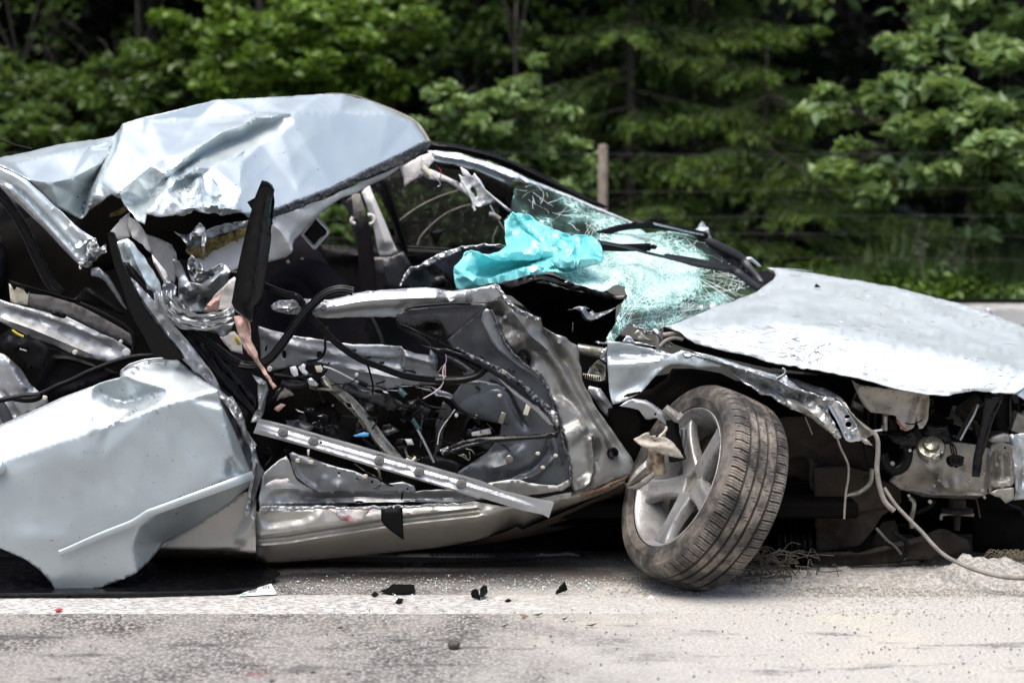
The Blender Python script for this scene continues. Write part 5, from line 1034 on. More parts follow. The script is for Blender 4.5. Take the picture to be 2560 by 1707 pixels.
# near-black sheet painting the shade of the door cavity, with shreds of trim
panel('door_cavity', 'Z 640,960,.30 760,900 1000,930 1250,960 1290,1050 1250,1180 1000,1250 640,1250 600,1100', M['dirt_shade'], car, step=30, relief=[('n', .05, 60)])
sh = ['H 335,990,.10 375,900 440,870 495,940 420,970', 'H 330,785,.12 480,795 600,870 640,930 520,900 380,860', 'H 520,1090,.14 620,1060 760,1090 720,1200 600,1170', 'H 820,905,.12 860,845 950,880 1040,910 1180,960 1260,1010 1180,1060 1000,990 900,950', 'H 700,1140,.14 820,1160 900,1220 860,1330 760,1300', 'H 1150,1000,.15 1350,1000 1480,1060 1500,1190 1300,1130', 'H 1490,1120,.10 1540,980 1600,1040 1540,1180 1520,1300 1470,1400', 'H 960,1240,.16 1150,1330 1300,1290 1240,1400 1050,1390', 'H 1330,1390,.1 1480,1360 1700,1440 1560,1540 1400,1460', 'H 420,1120,.09 520,1110 640,1160 560,1240 440,1180', 'J 250,980,.12 380,900 320,1010 290,1160 240,1200']
for k, s in enumerate(sh): panel('trim_shred', s, M['satin'] if k % 3 == 0 else M['black'], car, step=12, relief=[('c', .03, 40, k)], rag=3, thick=.004)
panel('trim_shred', 'H 370,985,.09 400,925 440,880 490,940 400,965', M['hose'], car, step=10, relief=[('c', .02, 30)], rag=2)
panel('trim_shred', 'H 350,1040,.08 400,1005 432,1020 400,1045 380,1060', M['pink'], car, step=7, rag=3)
panel('blue_tag', 'H 905,1228,.06 950,1215 985,1200 1015,1205 1012,1230 960,1235 915,1235', M['blue'], car, step=6, relief=[('n', .008, 14)], rag=1.5)
for s in ('H 500,1040,.08 530,1055 560,1065 552,1070 520,1060', 'H 650,1092,.08 690,1085 680,1095', 'H 1265,1255,.1 1310,1250 1330,1290 1285,1290', 'I 580,345,.05 598,340 596,385 585,385', 'H 1110,915,.07 1140,918 1152,935 1120,930'): panel('trim_splinter', s, M['liner'], car, step=6, rag=1)
for k in range(34):
    x = 660 + rnd.random() * 560; y = 985 + rnd.random() * 190; s = f'Z {x:.0f},{y:.0f},{.09+rnd.random()*.08:.2f} {x+rnd.uniform(12,40):.0f},{y+rnd.uniform(-14,10):.0f} {x+rnd.uniform(14,46):.0f},{y+rnd.uniform(10,30):.0f} {x+rnd.uniform(-8,14):.0f},{y+rnd.uniform(14,34):.0f}'
    panel('trim_shred', s, M[rnd.choice(['black', 'satin', 'gloss', 'dirt_shade'])], car, step=8, relief=[('c', .02, 14, k)], rag=2.5)

rk = random.Random(21)
for k in range(26):                                     # loose looms and cut cables in the door
    x, y = rk.uniform(650, 1240), rk.uniform(900, 1170); a = rk.uniform(-.6, 1.2); s = f'Z {x:.0f},{y:.0f},{rk.uniform(.03,.12):.2f} '
    for q in range(4): x += math.cos(a) * rk.uniform(18, 40); y += math.sin(a) * rk.uniform(14, 34); a += rk.gauss(0, .6); s += f'{x:.0f},{y:.0f},{rk.uniform(.05,.12):.2f} '
    tube('loose_cable', s, rk.choice([.002, .003, .0045]), M[rk.choice(['black', 'rubber', 'rubber', 'satin', 'olive'])], car, sides=6)
for s, r_ in (('J 360,830,.05 420,900 520,950 640,985 760,1010', .004), ('J 120,820,.06 200,880 330,900', .0035), ('H 620,840,.08 560,870 470,880 400,860', .012), ('H 350,800,.1 440,815 560,840 650,900 700,1000', .006), ('H 700,700,.1 720,760 690,800', .004)): tube('loose_cable', s, r_, M['rubber'], car, sides=7)
# ------------------------------------------------------------------ windscreen, bonnet, wing
def craze(x, y):
    """how finely the screen is crazed: whole near the top corner and beside the scuttle"""
    d = .74 + .55 * fbm(x / 75, y / 75, 21, 3)
    d -= 1.0 * np.exp(-((x - 1345) / 80) ** 2 - ((y - 515) / 55) ** 2)
    d -= .6 * np.exp(-((x - 1450) / 60) ** 2 - ((y - 580) / 20) ** 2)
    d -= .95 * np.exp(-((x - 1835) / 75) ** 2 - ((y - 705) / 50) ** 2)
    d -= .5 * np.exp(-((x - 1690) / 55) ** 2 - ((y - 775) / 22) ** 2)
    d -= .55 * np.exp(-((x - 1780) / 40) ** 2 - ((y - 610) / 40) ** 2)
    d += .45 * np.exp(-((x - 1640) / 110) ** 2 - ((y - 690) / 60) ** 2)
    return np.clip(d, 0, 1)
ws = panel('windscreen', 'C 795,402,1.15 830,370 900,358 960,380,1.38 1100,420 1300,520 1500,592 1640,645,1.5 D 600,235 860,205,1.45 940,245 1000,290 1100,370 1200,445,1.38 1290,520 1372,608,1.22 1330,655 1270,692,1.05 1180,722 1100,747,.85 1000,795 870,835,.5 790,870 720,900 600,915,.30 500,870 470,880 420,940 370,1000,.16 330,975 365,900 400,840 412,780 450,715,.25 472,680 440,640 330,640 150,600,.3 0,550,.40 C 1150,1010,.42 900,920,.55 740,760,.75 730,620 C 770,560,.95 790,480',
   M['shattered'], car, step=9, ctl='C 1000,600,1.0 1300,800,.85 1500,700,1.2 D 500,450,.72 700,600,.62 900,450,1.0 1000,600,.9 700,780,.42 300,450,.68', attr={'crazing': craze},
   relief=[('n', .014, 60), ('r', 'D 300,600 600,560 800,700', 30, .03), ('b', 'D 760,560', 60, 40, -.03), ('v', 'D 430,790 560,800 800,770 1050,770', 18, .03), ('v', 'D 600,340 900,420 1180,470', 26, .015), ('c', .004, 18)], rag=2, sharp=180, thick=.005)
fnw = SURF['windscreen']; mb = MB(); wsout = [p[:2] for p in T('C 800,420 900,370 1100,430 1500,600 D 600,240 860,215 1000,300 1200,455 1360,610 1260,690 1000,790 720,890 600,905 420,920 345,975 400,850 470,690 150,590 C 1150,1000 740,760 780,560')]
def crack(p, w):
    q = []
    for x, y in p:
        h = on('windscreen', x, y, .0012)
        if h is None or (q and np.linalg.norm(h - q[-1]) > .09): break
        q.append(h)
    if len(q) > 2: mb.tube(q, w, sides=3, caps=False)
rc = random.Random(3)
def walk(x, y, a, L, step=16, wob=.11):
    out = [(x, y)]
    for k in range(max(2, int(L / step))): a += rc.gauss(0, wob); x += math.cos(a) * step; y += math.sin(a) * step * .62; out.append((x, y))
    return out
for (cx, cy, n, L) in ((1735, 690, 34, 190), (1650, 650, 22, 140), (1500, 545, 26, 130), (1590, 760, 22, 130), (1880, 715, 20, 120), (1420, 470, 26, 110), (1560, 620, 18, 150), (1760, 770, 16, 110), (1330, 480, 10, 60)):
    for k in range(n): a = rc.uniform(0, 6.283); r0 = rc.uniform(2, 50); crack(walk(cx + math.cos(a) * r0, cy + math.sin(a) * r0 * .6, a, rc.uniform(.3, 1) * L), rc.uniform(.0005, .0011))
    for k in range(7 if cx > 1520 else 0):
        rr = rc.uniform(.12, .6) * L; a0 = rc.uniform(0, 6.283); crack([(cx + math.cos(a0 + t) * rr * (1 + .06 * rc.gauss(0, 1)), cy + math.sin(a0 + t) * rr * .6) for t in np.linspace(0, rc.uniform(.8, 2.4), 9)], rc.uniform(.0005, .0010))
for k in range(220):
    x, y = rc.uniform(1300, 1880), rc.uniform(460, 830); crack(walk(x, y, rc.gauss(.25, .9), rc.uniform(20, 110), 9, .2), rc.uniform(.0004, .0009))
tag(mb.build('crack_lines', M['crack'], ws, smooth=False), kind='stuff')
for s in ('D 870,790,.60 890,760 950,775 930,800', 'D 945,760,.62 970,740 1000,735 1010,780 960,790', 'D 1040,755,.70 1055,730 1085,720 1100,745 1060,765', 'D 850,815,.55 880,805 900,830 860,835'): panel('glass_flake', s, M['white'] if '850' not in s else M['cream'], ws, step=8, relief=[('n', .01, 14)], rag=1, thick=.004)

hood = panel('bonnet', 'D 730,885,.05 800,868,.09 860,842,.22 1000,790,.52 1100,745,.75 1270,690,.98 1372,650 1430,602,1.2 1490,560,1.32 1510,525,1.4 1495,492 1450,472,1.50 1600,478 1792,500,1.5 E 0,190 130,203 260,225,1.5 600,280,1.5 900,332 1200,412,1.5 1370,452 1560,515,1.48 1792,605,1.4 1990,700,1.3 2000,1000,.25 1900,1045,.12 1792,1030,.09 1730,1075,.06 1600,1060,.05 1450,1050 1260,1080,.03 1100,1070 950,1045,.03 800,1008 700,972,.03 600,950,.03 500,925 300,890 100,866,.03 0,850 D 1300,1082 1100,1040,.03 950,1002 900,972 850,930,.04',
   M['paint_hood'], car, step=10, soft=4, facets=['D 800,872,.10 900,860,.13 1000,868,.15 1150,862,.165 1400,862,.18 E 0,585,.19 200,590,.19 400,602,.19 520,648,.17 640,692,.155 850,722,.15 1100,750,.16 1400,818,.16 1700,885,.17 1850,920,.19',
      'D 1000,815,.42 1300,760,.62 1600,740,.70 E 200,480,.66 700,560,.66 1200,690,.66 1700,800,.68', 'D 1270,700,.95 1600,610,1.12 E 200,330,1.12 700,390,1.12 1300,540,1.1 1792,680,1.05', 'E 500,700,.15 800,800,.115 1100,850,.11 1500,930,.10', 'D 1100,960,.10 1400,985,.10 E 100,760,.11 330,790,.105', 'E 155,700,.135 240,740,.12 330,754,.115 430,757,.115', 'E 160,690,.15 240,728,.15 330,742,.145 430,745,.14'],
   relief=[('c', .012, 20, 5, 'E 230,770', 60), ('r', 'E 665,610 780,635 905,660', 6, .006), ('r', 'E 935,625 1080,632 1230,640', 5, .005), ('c', .004, 34, 2, 'D 1300,950', 210), ('c', .003, 26, 8, 'E 800,930', 300), ('v', 'E 1792,1020 1600,1050 1270,1072 1000,1045 700,965 300,882 0,845', 10, -.008), ('n', .004, 160)], thick=.004, rag=.8, sharp=60)
for a in ('E 322,330,1.12 335,305 350,312 372,332', 'E 185,425,.95 200,399 218,408 238,430'): panel('washer_nozzle', a, M['gloss'], hood, step=5, relief=[('b', (T(a)[1][0] + 4, T(a)[1][1] + 6), 5, 5, .006)], thick=.016, bevel=.002)
panel('bonnet_tear', 'E 150,692,.20 175,712 235,738 300,750 430,748 435,758 310,765 230,752 180,735', M['dirt_shade'], hood, step=6, rag=2)
marks('scratches', 'bonnet', 260, (1680, 810, 2300, 1000), (14, 90), .00045, [M['hose'], M['hose'], M['rust']], hood, .14, .14, lambda x, y: rs_.random() < math.exp(-((x - 1900) / 260) ** 2))
marks('scratches', 'bonnet', 46, (1940, 845, 2080, 900), (6, 30), .0009, [M['felt'], M['hose'], M['dirt_shade']], hood, .25, .5)
marks('scratches', 'bonnet', 80, (2150, 880, 2560, 990), (3, 14), .0005, [M['felt'], M['dirt_shade']], hood, .1, .4)
marks('scratches', 'bonnet', 60, (1900, 660, 2560, 860), (6, 40), .0007, [M['hose'], M['white']], hood, .2, .2)
# torn strip of the bonnet's left corner
panel('bonnet_underside', 'D 725,890,.10 850,935 900,975 950,1005 1100,1045 1300,1085 1500,1142 1792,1195 E 300,895 500,930 700,985 950,1052 E 700,1000,.2 500,960 300,930 100,905 0,890 D 1500,1185,.2 1300,1140 1100,1095 950,1060 800,1010 720,950', M['dirt_shade'], car, step=16)  # near-black strip: shade of the gap below the bonnet is its colour
panel('hinge_bracket', 'D 430,995,.12 470,950 500,960 520,990 600,1005 650,1020 690,1025 600,1020', M['steel'], car, step=6, relief=[('b', 'D 478,970', 6, 6, -.01), ('n', .01, 18)], rag=1)
panel('hinge_bracket', 'D 640,905,.12 680,895 740,970 800,1030 760,1040 700,1020 690,960', M['steel'], car, step=6, relief=[('v', 'D 660,910 760,1020', 12, .02)], rag=1)
panel('hinge_bracket', 'D 520,930,.14 545,905 580,930 600,965 650,985 640,995 560,980 530,960', M['alloy'], car, step=6, relief=[('n', .02, 14)], rag=1.5)
panel('torn_scuttle', 'D 480,850,.18 540,880 600,900 640,915 720,890 735,930 660,940 600,930 560,900 500,880', M['torn'], car, step=5, relief=[('c', .025, 16)], rag=3)
tube('cable', 'D 700,1025,.08 740,985 800,965 860,975', .006, M['hose'], car); tube('cable', 'D 720,945,.1 800,940 870,965', .008, M['hose'], car)

# wing over the front wheel
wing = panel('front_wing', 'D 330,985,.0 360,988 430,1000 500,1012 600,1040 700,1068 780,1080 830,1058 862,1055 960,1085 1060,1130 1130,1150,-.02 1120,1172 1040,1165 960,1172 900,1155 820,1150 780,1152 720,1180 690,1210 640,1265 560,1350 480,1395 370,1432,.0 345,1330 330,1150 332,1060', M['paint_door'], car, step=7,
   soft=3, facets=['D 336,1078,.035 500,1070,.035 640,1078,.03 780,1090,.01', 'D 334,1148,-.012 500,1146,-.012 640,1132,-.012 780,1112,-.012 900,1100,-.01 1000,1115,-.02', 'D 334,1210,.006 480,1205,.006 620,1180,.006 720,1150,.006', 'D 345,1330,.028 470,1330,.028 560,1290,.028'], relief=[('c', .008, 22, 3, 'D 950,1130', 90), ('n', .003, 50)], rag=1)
panel('wing_edge', 'D 245,992,.03 262,986 300,998 335,980 420,995 500,1012 620,1035 700,1050 790,1078 860,1050 840,1075 780,1090 700,1078 600,1055 500,1035 430,1015 340,1010 300,1012', M['torn'], wing, step=5, relief=[('c', .012, 16), ('v', 'D 260,992 500,1022 780,1082', 6, .012)], rag=1.2)
panel('wing_end', 'D 275,1110,.03 285,1050 325,1030 332,1140 300,1120', M['torn'], wing, step=6, relief=[('c', .012, 16)], rag=2)
panel('wing_slot', 'D 445,1372,-.01 470,1355 560,1338 565,1350 500,1372 450,1382', M['black'], wing, step=8, thick=.002)
cs = panel('crushed_wing', 'D 860,1052,.0 960,1072 1100,1105 1250,1170 1400,1212 1480,1228 1525,1250 L 1300,135 1350,110 1450,190 1560,235 1650,255 1700,262,-.02 1680,300 1660,340 1680,420 1750,530 1720,548 1660,505 1600,450 1520,392 1470,360 1400,342 1300,290 1240,250 1190,235 1140,205 1060,150 1000,110 960,62 900,40 800,35 D 860,1090', M['torn'], car, step=5.5,
   relief=[('c', .024, 34), ('c', .007, 13), ('r', 'D 900,1075 1100,1120 1300,1190 1500,1250 L 1400,190 1650,270', 7, .028), ('r', 'D 950,1110 1200,1210 1400,1290 L 1300,230 1500,330', 9, -.03)], rag=2.5, ragf=14)
panel('crushed_wing', 'L 1290,255,-.02 1400,270 1500,300 1580,330 1640,380 1690,450 1745,540 1690,520 1600,455 1520,395 1400,345 1330,300', M['paint_sill'], cs, key='wing_flap', step=6, relief=[('c', .022, 34), ('v', 'L 1350,290 1500,340 1660,470', 16, .02)], rag=2)
panel('wing_strip', 'D 930,1060,.04 1060,1085 1250,1150 1400,1190 1510,1225 1530,1250 1400,1232 1250,1200 1100,1140', M['paint'], cs, step=7, relief=[('r', 'D 960,1075 1250,1170 1500,1235', 7, .02), ('c', .006, 26)], rag=.8)
tube('torn_tab', 'D 1515,1250,.0 1560,1225 1575,1205 1570,1185 1555,1180', .0035, M['torn'], cs)
br = panel('wing_bracket', 'M 412,300,-.02 440,282 500,290 560,365 615,440 640,500 655,560 610,570 572,575,-.03 545,560 500,470 450,370', M['steel'], car, step=5, relief=[('s', 'M 420,300 490,410 560,560', 5, .012, 10), ('r', 'M 500,300 580,400 640,510', 5, .010), ('n', .003, 30)],
   holes=['M 532,395 545,384 565,382 574,392 570,404 545,412', 'M 543,440 555,430 575,432 584,448 578,468 560,472 545,462'], thick=.004)
disc('bolt', 'M 594,505,-.035', .008, .006, M['steel'], br, seg=10)
panel('wing_bracket', 'M 470,262,.03 530,290 545,300 570,362 640,420 745,500 735,522 690,545 735,600 680,588 655,560 640,500 600,430 540,350', M['alloy'], car, step=7, relief=[('r', 'M 540,310 640,440 730,510', 6, .014), ('b', 'M 680,525', 9, 9, -.02)], thick=.004)
panel('inner_wing', 'M -20,90,.10 60,80 130,110 200,135 330,180 420,205 500,255 540,290 470,270 400,270 300,250 200,222 100,190 0,170', M['inner'], car, step=9, relief=[('v', 'M 60,100 300,210 500,270', 14, .02), ('c', .008, 30)], rag=1)
panel('inner_wing', 'L -20,180,.22 60,198 110,270 145,325 110,400 60,345 0,255 -40,230', M['inner_light'], car, step=9, relief=[('v', 'L 30,240 110,300', 12, .02), ('n', .006, 30)])
panel('inner_wing', 'L 130,300,.20 200,250 300,220 420,200 520,130 560,60 700,60 900,90 1000,140 1080,260 900,230 700,300 560,420 400,420 300,340', M['dirt_shade'], car, step=14, relief=[('n', .03, 50)])
tube('brace_tube', 'J 1240,480,.22 1420,510', .018, M['olive'], car)
panel('plug_strip', 'J 1280,655,.16 1400,672 1412,700 1290,685', M['cream'], car, step=8, thick=.014)
for k in range(8): q = P(*[T(f'J {1290+k*15},{672+k*2.2}')[0][i] for i in (0, 1)], .15); MB().box(q, (.004, .008, .013)).build('plug_pin', M['black'], car)
panel('hidden_lamp_bowl', 'J 1300,690,.24 1330,620 1390,560 1440,600 1440,700 1380,710', M['olive'], car, step=10, relief=[('b', 'J 1380,640', 20, 20, -.03)])

# scuttle, wipers and far mirror
panel('scuttle', 'D 960,255,1.45 1040,280 1150,330 1250,380 1275,410 1390,462 1470,475 1512,520,1.42 1492,565 1425,610,1.22 1370,592 1290,520 1200,440 1100,365 1000,290', M['black'], car, step=11, relief=[('r', 'D 1000,280 1150,360 1290,460 1420,590', 14, -.03), ('r', 'D 1290,440 1400,500 1480,540', 18, -.04), ('v', 'D 980,262 1150,335 1260,395', 8, .015)], thick=.01)
wa = MB().tube(wpts('D 735,392,.80 850,415,.88 960,440 1100,465 1200,485,1.15 1260,520 1330,575 1390,620,1.15'), np.interp(np.linspace(0, 1, 48), [0, .35, .7, 1], [.009, .016, .016, .013]), squash=.5).build('wiper', M['satin'], car)
tube('wiper_link', 'D 270,292,.55 450,325 600,368 740,400,.80', .0055, M['satin'], wa); tube('blade', 'D 200,328,.58 300,330 450,334 630,330,.72', .0135, M['black'], wa, squash=.5); panel('blade_tip', 'D 625,313,.70 665,314 682,325 672,345 630,345', M['black'], wa, step=6, thick=.02)
wb = MB().tube(wpts('D 960,262,1.42 1050,295,1.42 1150,345 1230,385 1275,420,1.45 1320,470 1380,540 1415,590,1.4'), np.interp(np.linspace(0, 1, 48), [0, .2, .6, .75, 1], [.010, .018, .019, .014, .012]), squash=.5).build('wiper', M['satin'], car)
tube('blade', 'D 265,240,1.12 350,215 420,196 490,186 580,180 700,185,1.30 860,210 1030,252,1.42', .0125, M['black'], wb, squash=.55); panel('wiper_head', 'D 492,180,1.18 500,160 540,140 600,138 640,152 658,172 655,188 600,192 560,198 510,196', M['black'], wb, step=7, relief=[('b', 'D 575,160', 20, 8, .015)], thick=.04, bevel=.004)
tube('wiper_link', 'D 655,165,1.22 780,195 900,225 1000,245,1.4', .004, M['steel'], wb)
panel('far_mirror', 'D 942,212,1.72 965,192 1005,184 1035,192 1046,240 1075,290 1040,262 1000,240', M['paint'], car, step=7, relief=[('b', 'D 1000,212', 16, 10, .03)], thick=.06, bevel=.01)
panel('far_wing', 'D 1268,408,1.68 1340,400 1415,466 1392,470 1340,430 1275,412', M['paint'], car, step=7, thick=.004); panel('far_wing', 'D 1275,413,1.70 1338,432 1390,470 1320,462', M['black'], car, step=7)

marks('scuffs', 'crushed_wing', 60, (1600, 880, 2000, 1010), (8, 40), .0009, [M['dirt_shade'], M['felt']], cs, .4, .3)
# ------------------------------------------------------------------ far side and interior
panel('far_pillar_seal', 'C 203,66,1.72 430,95 700,165 950,275 1200,400 1460,525,1.75 1420,535 1150,425 900,318 650,210 400,140 205,118', M['rubber'], car, step=10, relief=[('r', 'C 205,90 430,118 700,190 950,300 1400,520', 5, .014), ('r', 'C 205,75 450,105 750,190 1200,410', 3, -.008)], thick=.012)
fp = panel('far_pillar', 'C 190,130,1.66 400,148 600,205 760,262 900,328 1150,430 1400,535 1650,640,1.7 1640,655 1400,565 1200,485 1000,405 860,352 800,345 770,385 740,362 600,292 520,258 490,262 380,225 300,212 230,205', M['paint'], car, step=7, relief=[('r', 'C 230,160 500,210 770,310 1000,390', 7, .016), ('r', 'C 230,185 500,235 740,340', 4, -.012), ('c', .01, 18, 4, 'C 800,355', 40)], rag=.8)
panel('pillar_shell', 'C 215,205,1.62 300,222 520,268 640,320 770,388 810,400 795,480 790,560 700,480 560,380 430,270 300,250', M['dirt_shade'], car, step=12, relief=[('n', .01, 30)])
panel('pillar_lining', 'C 190,255,1.58 230,268 430,362 500,420 520,480 440,420 330,350 200,330', M['liner'], car, step=10, thick=.02)
vb = panel('visor_bracket', 'C 412,296,1.0 432,310 460,318 440,300 420,245 470,268 505,310 520,285 560,330 600,400 660,455 720,500 785,552 760,560 700,512 655,480 660,495 560,522 512,522 480,430 430,365', M['white'], car, step=6, relief=[('v', 'C 520,300 600,410 760,550', 9, .02), ('r', 'C 480,330 520,430 560,510', 7, -.012), ('c', .008, 20)], rag=1.2, holes=['C 492,395 508,380 525,400 540,440 530,465 515,430 500,420'])
tube('visor_cable', 'C 630,512,.95 660,570 690,620 720,670 755,715', .0035, M['steel'], vb); tube('visor_plug', 'C 622,575,.95 660,585 700,612', .009, M['hose'], vb); tube('visor_pin', 'C 508,515,.98 525,550', .005, M['white'], vb)

fdoor = panel('far_door', 'Z 560,610,1.70 650,604 735,607 815,612 900,616 1015,614,1.7 1100,618 1150,625 1270,625 1420,640,1.72 1560,700 1700,760 1700,1300,1.6 560,1300', M['black'], car, step=30, relief=[('r', 'Z 800,640 1015,640 1250,650', 14, .02)], thick=.04)
panel('far_window', 'B 960,720,1.73 1100,640 1320,520 1560,640 1800,760 1830,1100 1800,1150 1480,1186 1170,1162 1120,1000 1040,820', M['glass'], fdoor, step=16, thick=.004)
tube('crack_line', 'B 1115,985,1.71 1200,920 1290,865 1400,815 1530,772', .0028, M['hose'], fdoor, sides=5); tube('crack_line', 'B 1240,1155,1.71 1270,1090 1350,1005 1450,930 1560,885 1620,872', .0028, M['hose'], fdoor, sides=5); tube('crack_line', 'C 650,780,1.71 655,730 685,660', .0024, M['hose'], fdoor, sides=5)  # branch reflections in the glass, drawn as thin grey lines
for s in ('B 1330,1050,1.715 1400,1035 1460,1050 1420,1075 1400,1120 1370,1140', 'B 1260,900,1.715 1330,890 1350,905 1290,920', 'B 1420,1020,1.715 1500,1040 1545,1030 1500,1052'): panel('grime_patch', s, M['black'], fdoor, step=10, rag=4, thick=.001)  # black flakes set on the window glass
panel('window_surround', 'B 925,720,1.68 965,700 1010,690 1060,800 1110,960 1160,1120 1195,1300 1150,1240 1090,1080 1030,900', M['rubber'], fdoor, step=10, relief=[('r', 'B 950,720 1060,960 1150,1220', 5, .015)], thick=.02)
panel('window_surround', 'B 1000,690,1.66 1020,680 1080,850 1120,1000 1165,1160 1480,1180 1500,1192 1165,1178 1140,1110 1090,940', M['rubber'], fdoor, step=10, thick=.02)
fb = panel('far_middle_pillar', 'B 850,785,1.62 880,755 905,738 960,860 1020,1000 1070,1130 1105,1205 1060,1235 980,1238 960,1160 930,1000 890,880', M['liner'], car, step=9, relief=[('r', 'B 900,790 960,960 1030,1180', 18, .03)], thick=.02)
panel('pillar_foot', 'B 830,1240,1.58 980,1240 1060,1238 1142,1200 1200,1300 1150,1400 1100,1568 900,1568 860,1400', M['satin'], fb, step=14, relief=[('r', 'B 1000,1260 1050,1500', 22, .03)], thick=.02)
panel('quarter_pillar', 'B 735,845,1.68 780,815 805,800 830,980 845,1120 900,1300 960,1568 860,1568 830,1240 800,1080', M['satin'], car, step=12, thick=.03)
sb = panel('belt_anchor', 'B 782,805,1.54 800,795 840,795 862,860 880,945 870,975 800,965 790,880', M['hose'], fb, step=9, relief=[('r', 'B 815,810 840,950', 12, .02)], thick=.02)
tube('belt_ring', 'B 790,960,1.50 780,985 800,1005 860,1010 925,1005 942,975 925,948 895,945', .007, M['liner'], fb)
panel('seat_belt', 'B 808,990,1.48 900,985 925,1100 945,1300 965,1568 850,1568 830,1300', M['fabric'], fb, step=16, thick=.003)
panel('quarter_panel', 'Z 0,500,1.60 120,480 330,505 560,560 700,540 790,545,1.62 808,600 790,615 735,607 560,620 560,1200 -100,1200 -100,560', M['black'], car, step=30, thick=.03)
panel('quarter_panel', 'Z 540,600,1.0 640,560 690,520 760,520 812,548 805,585 700,620 640,640', M['dirt_shade'], car, step=20) if False else None
# seats
seat = panel('driver_seat', 'B 180,1420,.80 215,1370 260,1320 310,1288 400,1262 480,1252 550,1262 620,1290 690,1345 760,1420 820,1500 870,1600,.82 950,1800 1000,2100 200,2100 150,1700', M['fabric'], car, sm=0, step=14, puff=(52, .12), relief=[('s', 'B 230,1400 330,1380 450,1420 500,1500 530,1620', 5, .012, 20), ('r', 'B 480,1300 600,1420 650,1568', 20, .01)], thick=.06)
for s, m_ in (('B 330,1262,.80 348,1295 358,1318', 'cream'), ('B 430,1245,.84 440,1268', 'cream')): tube('headrest_post', s, .0055, M[m_], seat)
for s in ('B 335,1310,.78 385,1300 398,1310 380,1322 345,1322', 'B 430,1262,.80 470,1252 488,1265 460,1275 432,1275'): panel('headrest_guide', s, M['gloss'], seat, step=8, thick=.012, bevel=.002)
panel('rear_seat', 'Z -60,560,1.15 100,540 300,560 420,600 480,720 520,1000 500,1200 -60,1200', M['dirt_shade'], car, step=26, puff=(70, .12), relief=[('n', .02, 60)], thick=.06)  # seat in near-black: shade of the covered interior is in the colour
panel('headrest', 'Z -30,600,1.0 0,590 14,640 12,700 -10,760 -60,770 -60,600', M['satin'], car, step=14, puff=(24, .06), thick=.03)
panel('passenger_seat', 'Z 600,600,1.25 690,560 780,600 850,700 880,820 880,1200 560,1200', M['fabric'], car, step=24, puff=(50, .10), thick=.06)
fl = panel('footwell', 'Z -100,930,1.5 400,900 900,930 1300,930 1500,1000 1800,1100 1800,1300,.3 1200,1320 600,1330 -100,1330,.3', M['dirt_shade'], car, step=40)
tube('seat_rail', 'H 1030,400,.75 1060,460 1095,540 1110,600', .008, M['satin'], car)
# sun visor with its mirror
sv = panel('sun_visor', 'B 425,1085,.72 530,952 548,950 628,1055 628,1072 530,1185 515,1188', M['liner'], car, step=9, thick=.014, bevel=.003, holes=['B 446,1080 530,975 606,1055 600,1080 560,1105 522,1150 510,1150'])
panel('vanity_mirror', 'B 442,1080,.735 530,968 612,1055 602,1085 565,1110 522,1158 508,1155', M['gloss'], sv, step=9)
# torn dash and the dark panel behind the cloth
panel('dark_fascia', 'C 0,1085,.62 30,1010 75,955 140,935 180,905 260,868 345,838 450,802 560,790,.75 740,792 745,900 620,1000 385,1090', M['gloss'], car, step=10, relief=[('n', .015, 50), ('v', 'C 200,900 300,1000 250,1080', 16, .015)])
panel('torn_edge', 'C -5,1075,.60 25,1005 70,948 140,928 180,898 260,858 345,830 450,795 600,785 740,786 735,798 600,802 480,815 390,842 330,880 240,915 190,940 140,945 90,968 45,1020 10,1080', M['torn'], car, step=5, relief=[('c', .012, 14)], rag=1.5)
dash = panel('dashboard', 'C 560,1085,.35 640,1065 760,1040 900,1008 1000,1008 1150,1052 1350,1108 1500,1148 1592,1150,.28 1582,1172 1510,1222 1500,1400 1450,1520 1350,1568 1100,1500 960,1300 780,1150', M['dirt_shade'], car, step=14, ctl='C 1200,1250,.55 1000,1100,.45', relief=[('n', .03, 60)])
panel('dash_top', 'C 560,1092,.30 700,1060 900,1006 1000,1000 1150,1045 1350,1100 1500,1140 1594,1146,.22 1585,1170 1500,1172 1400,1150 1200,1100 1000,1040 900,1050 780,1100 800,1090 700,1085', M['black'], dash, step=8, relief=[('c', .018, 26), ('v', 'C 780,1090 900,1050 1000,1030 1200,1080', 10, .02)], rag=2)
panel('dash_tear', 'C 895,1035,.27 960,1020 1040,1040 1130,1075 1160,1045 1175,1030 1165,1080 1250,1090 1340,1115 1400,1110 1520,1150 1400,1135 1280,1120 1150,1100 1040,1065 960,1055', M['torn'], dash, step=5, relief=[('c', .014, 14)], rag=2.5)
panel('dash_clip', 'C 1490,1150,.2 1590,1140 1585,1168 1510,1172', M['satin'], dash, step=8, thick=.014)
panel('hanging_bracket', 'C 1158,1240,.28 1200,1245 1245,1222 1300,1222 1345,1250 1360,1270 1480,1240 1520,1228 1500,1245 1420,1282 1330,1322 1285,1305 1265,1262 1230,1245', M['inner'], dash, step=7, relief=[('c', .018, 26), ('v', 'C 1260,1230 1330,1310 1500,1240', 12, .02)], rag=1.5, holes=['C 1300,1245 1335,1238 1345,1255 1320,1262'])
panel('dash_bracket', 'C 1203,1400,.35 1210,1330 1214,1400', M['olive'], dash, step=8)
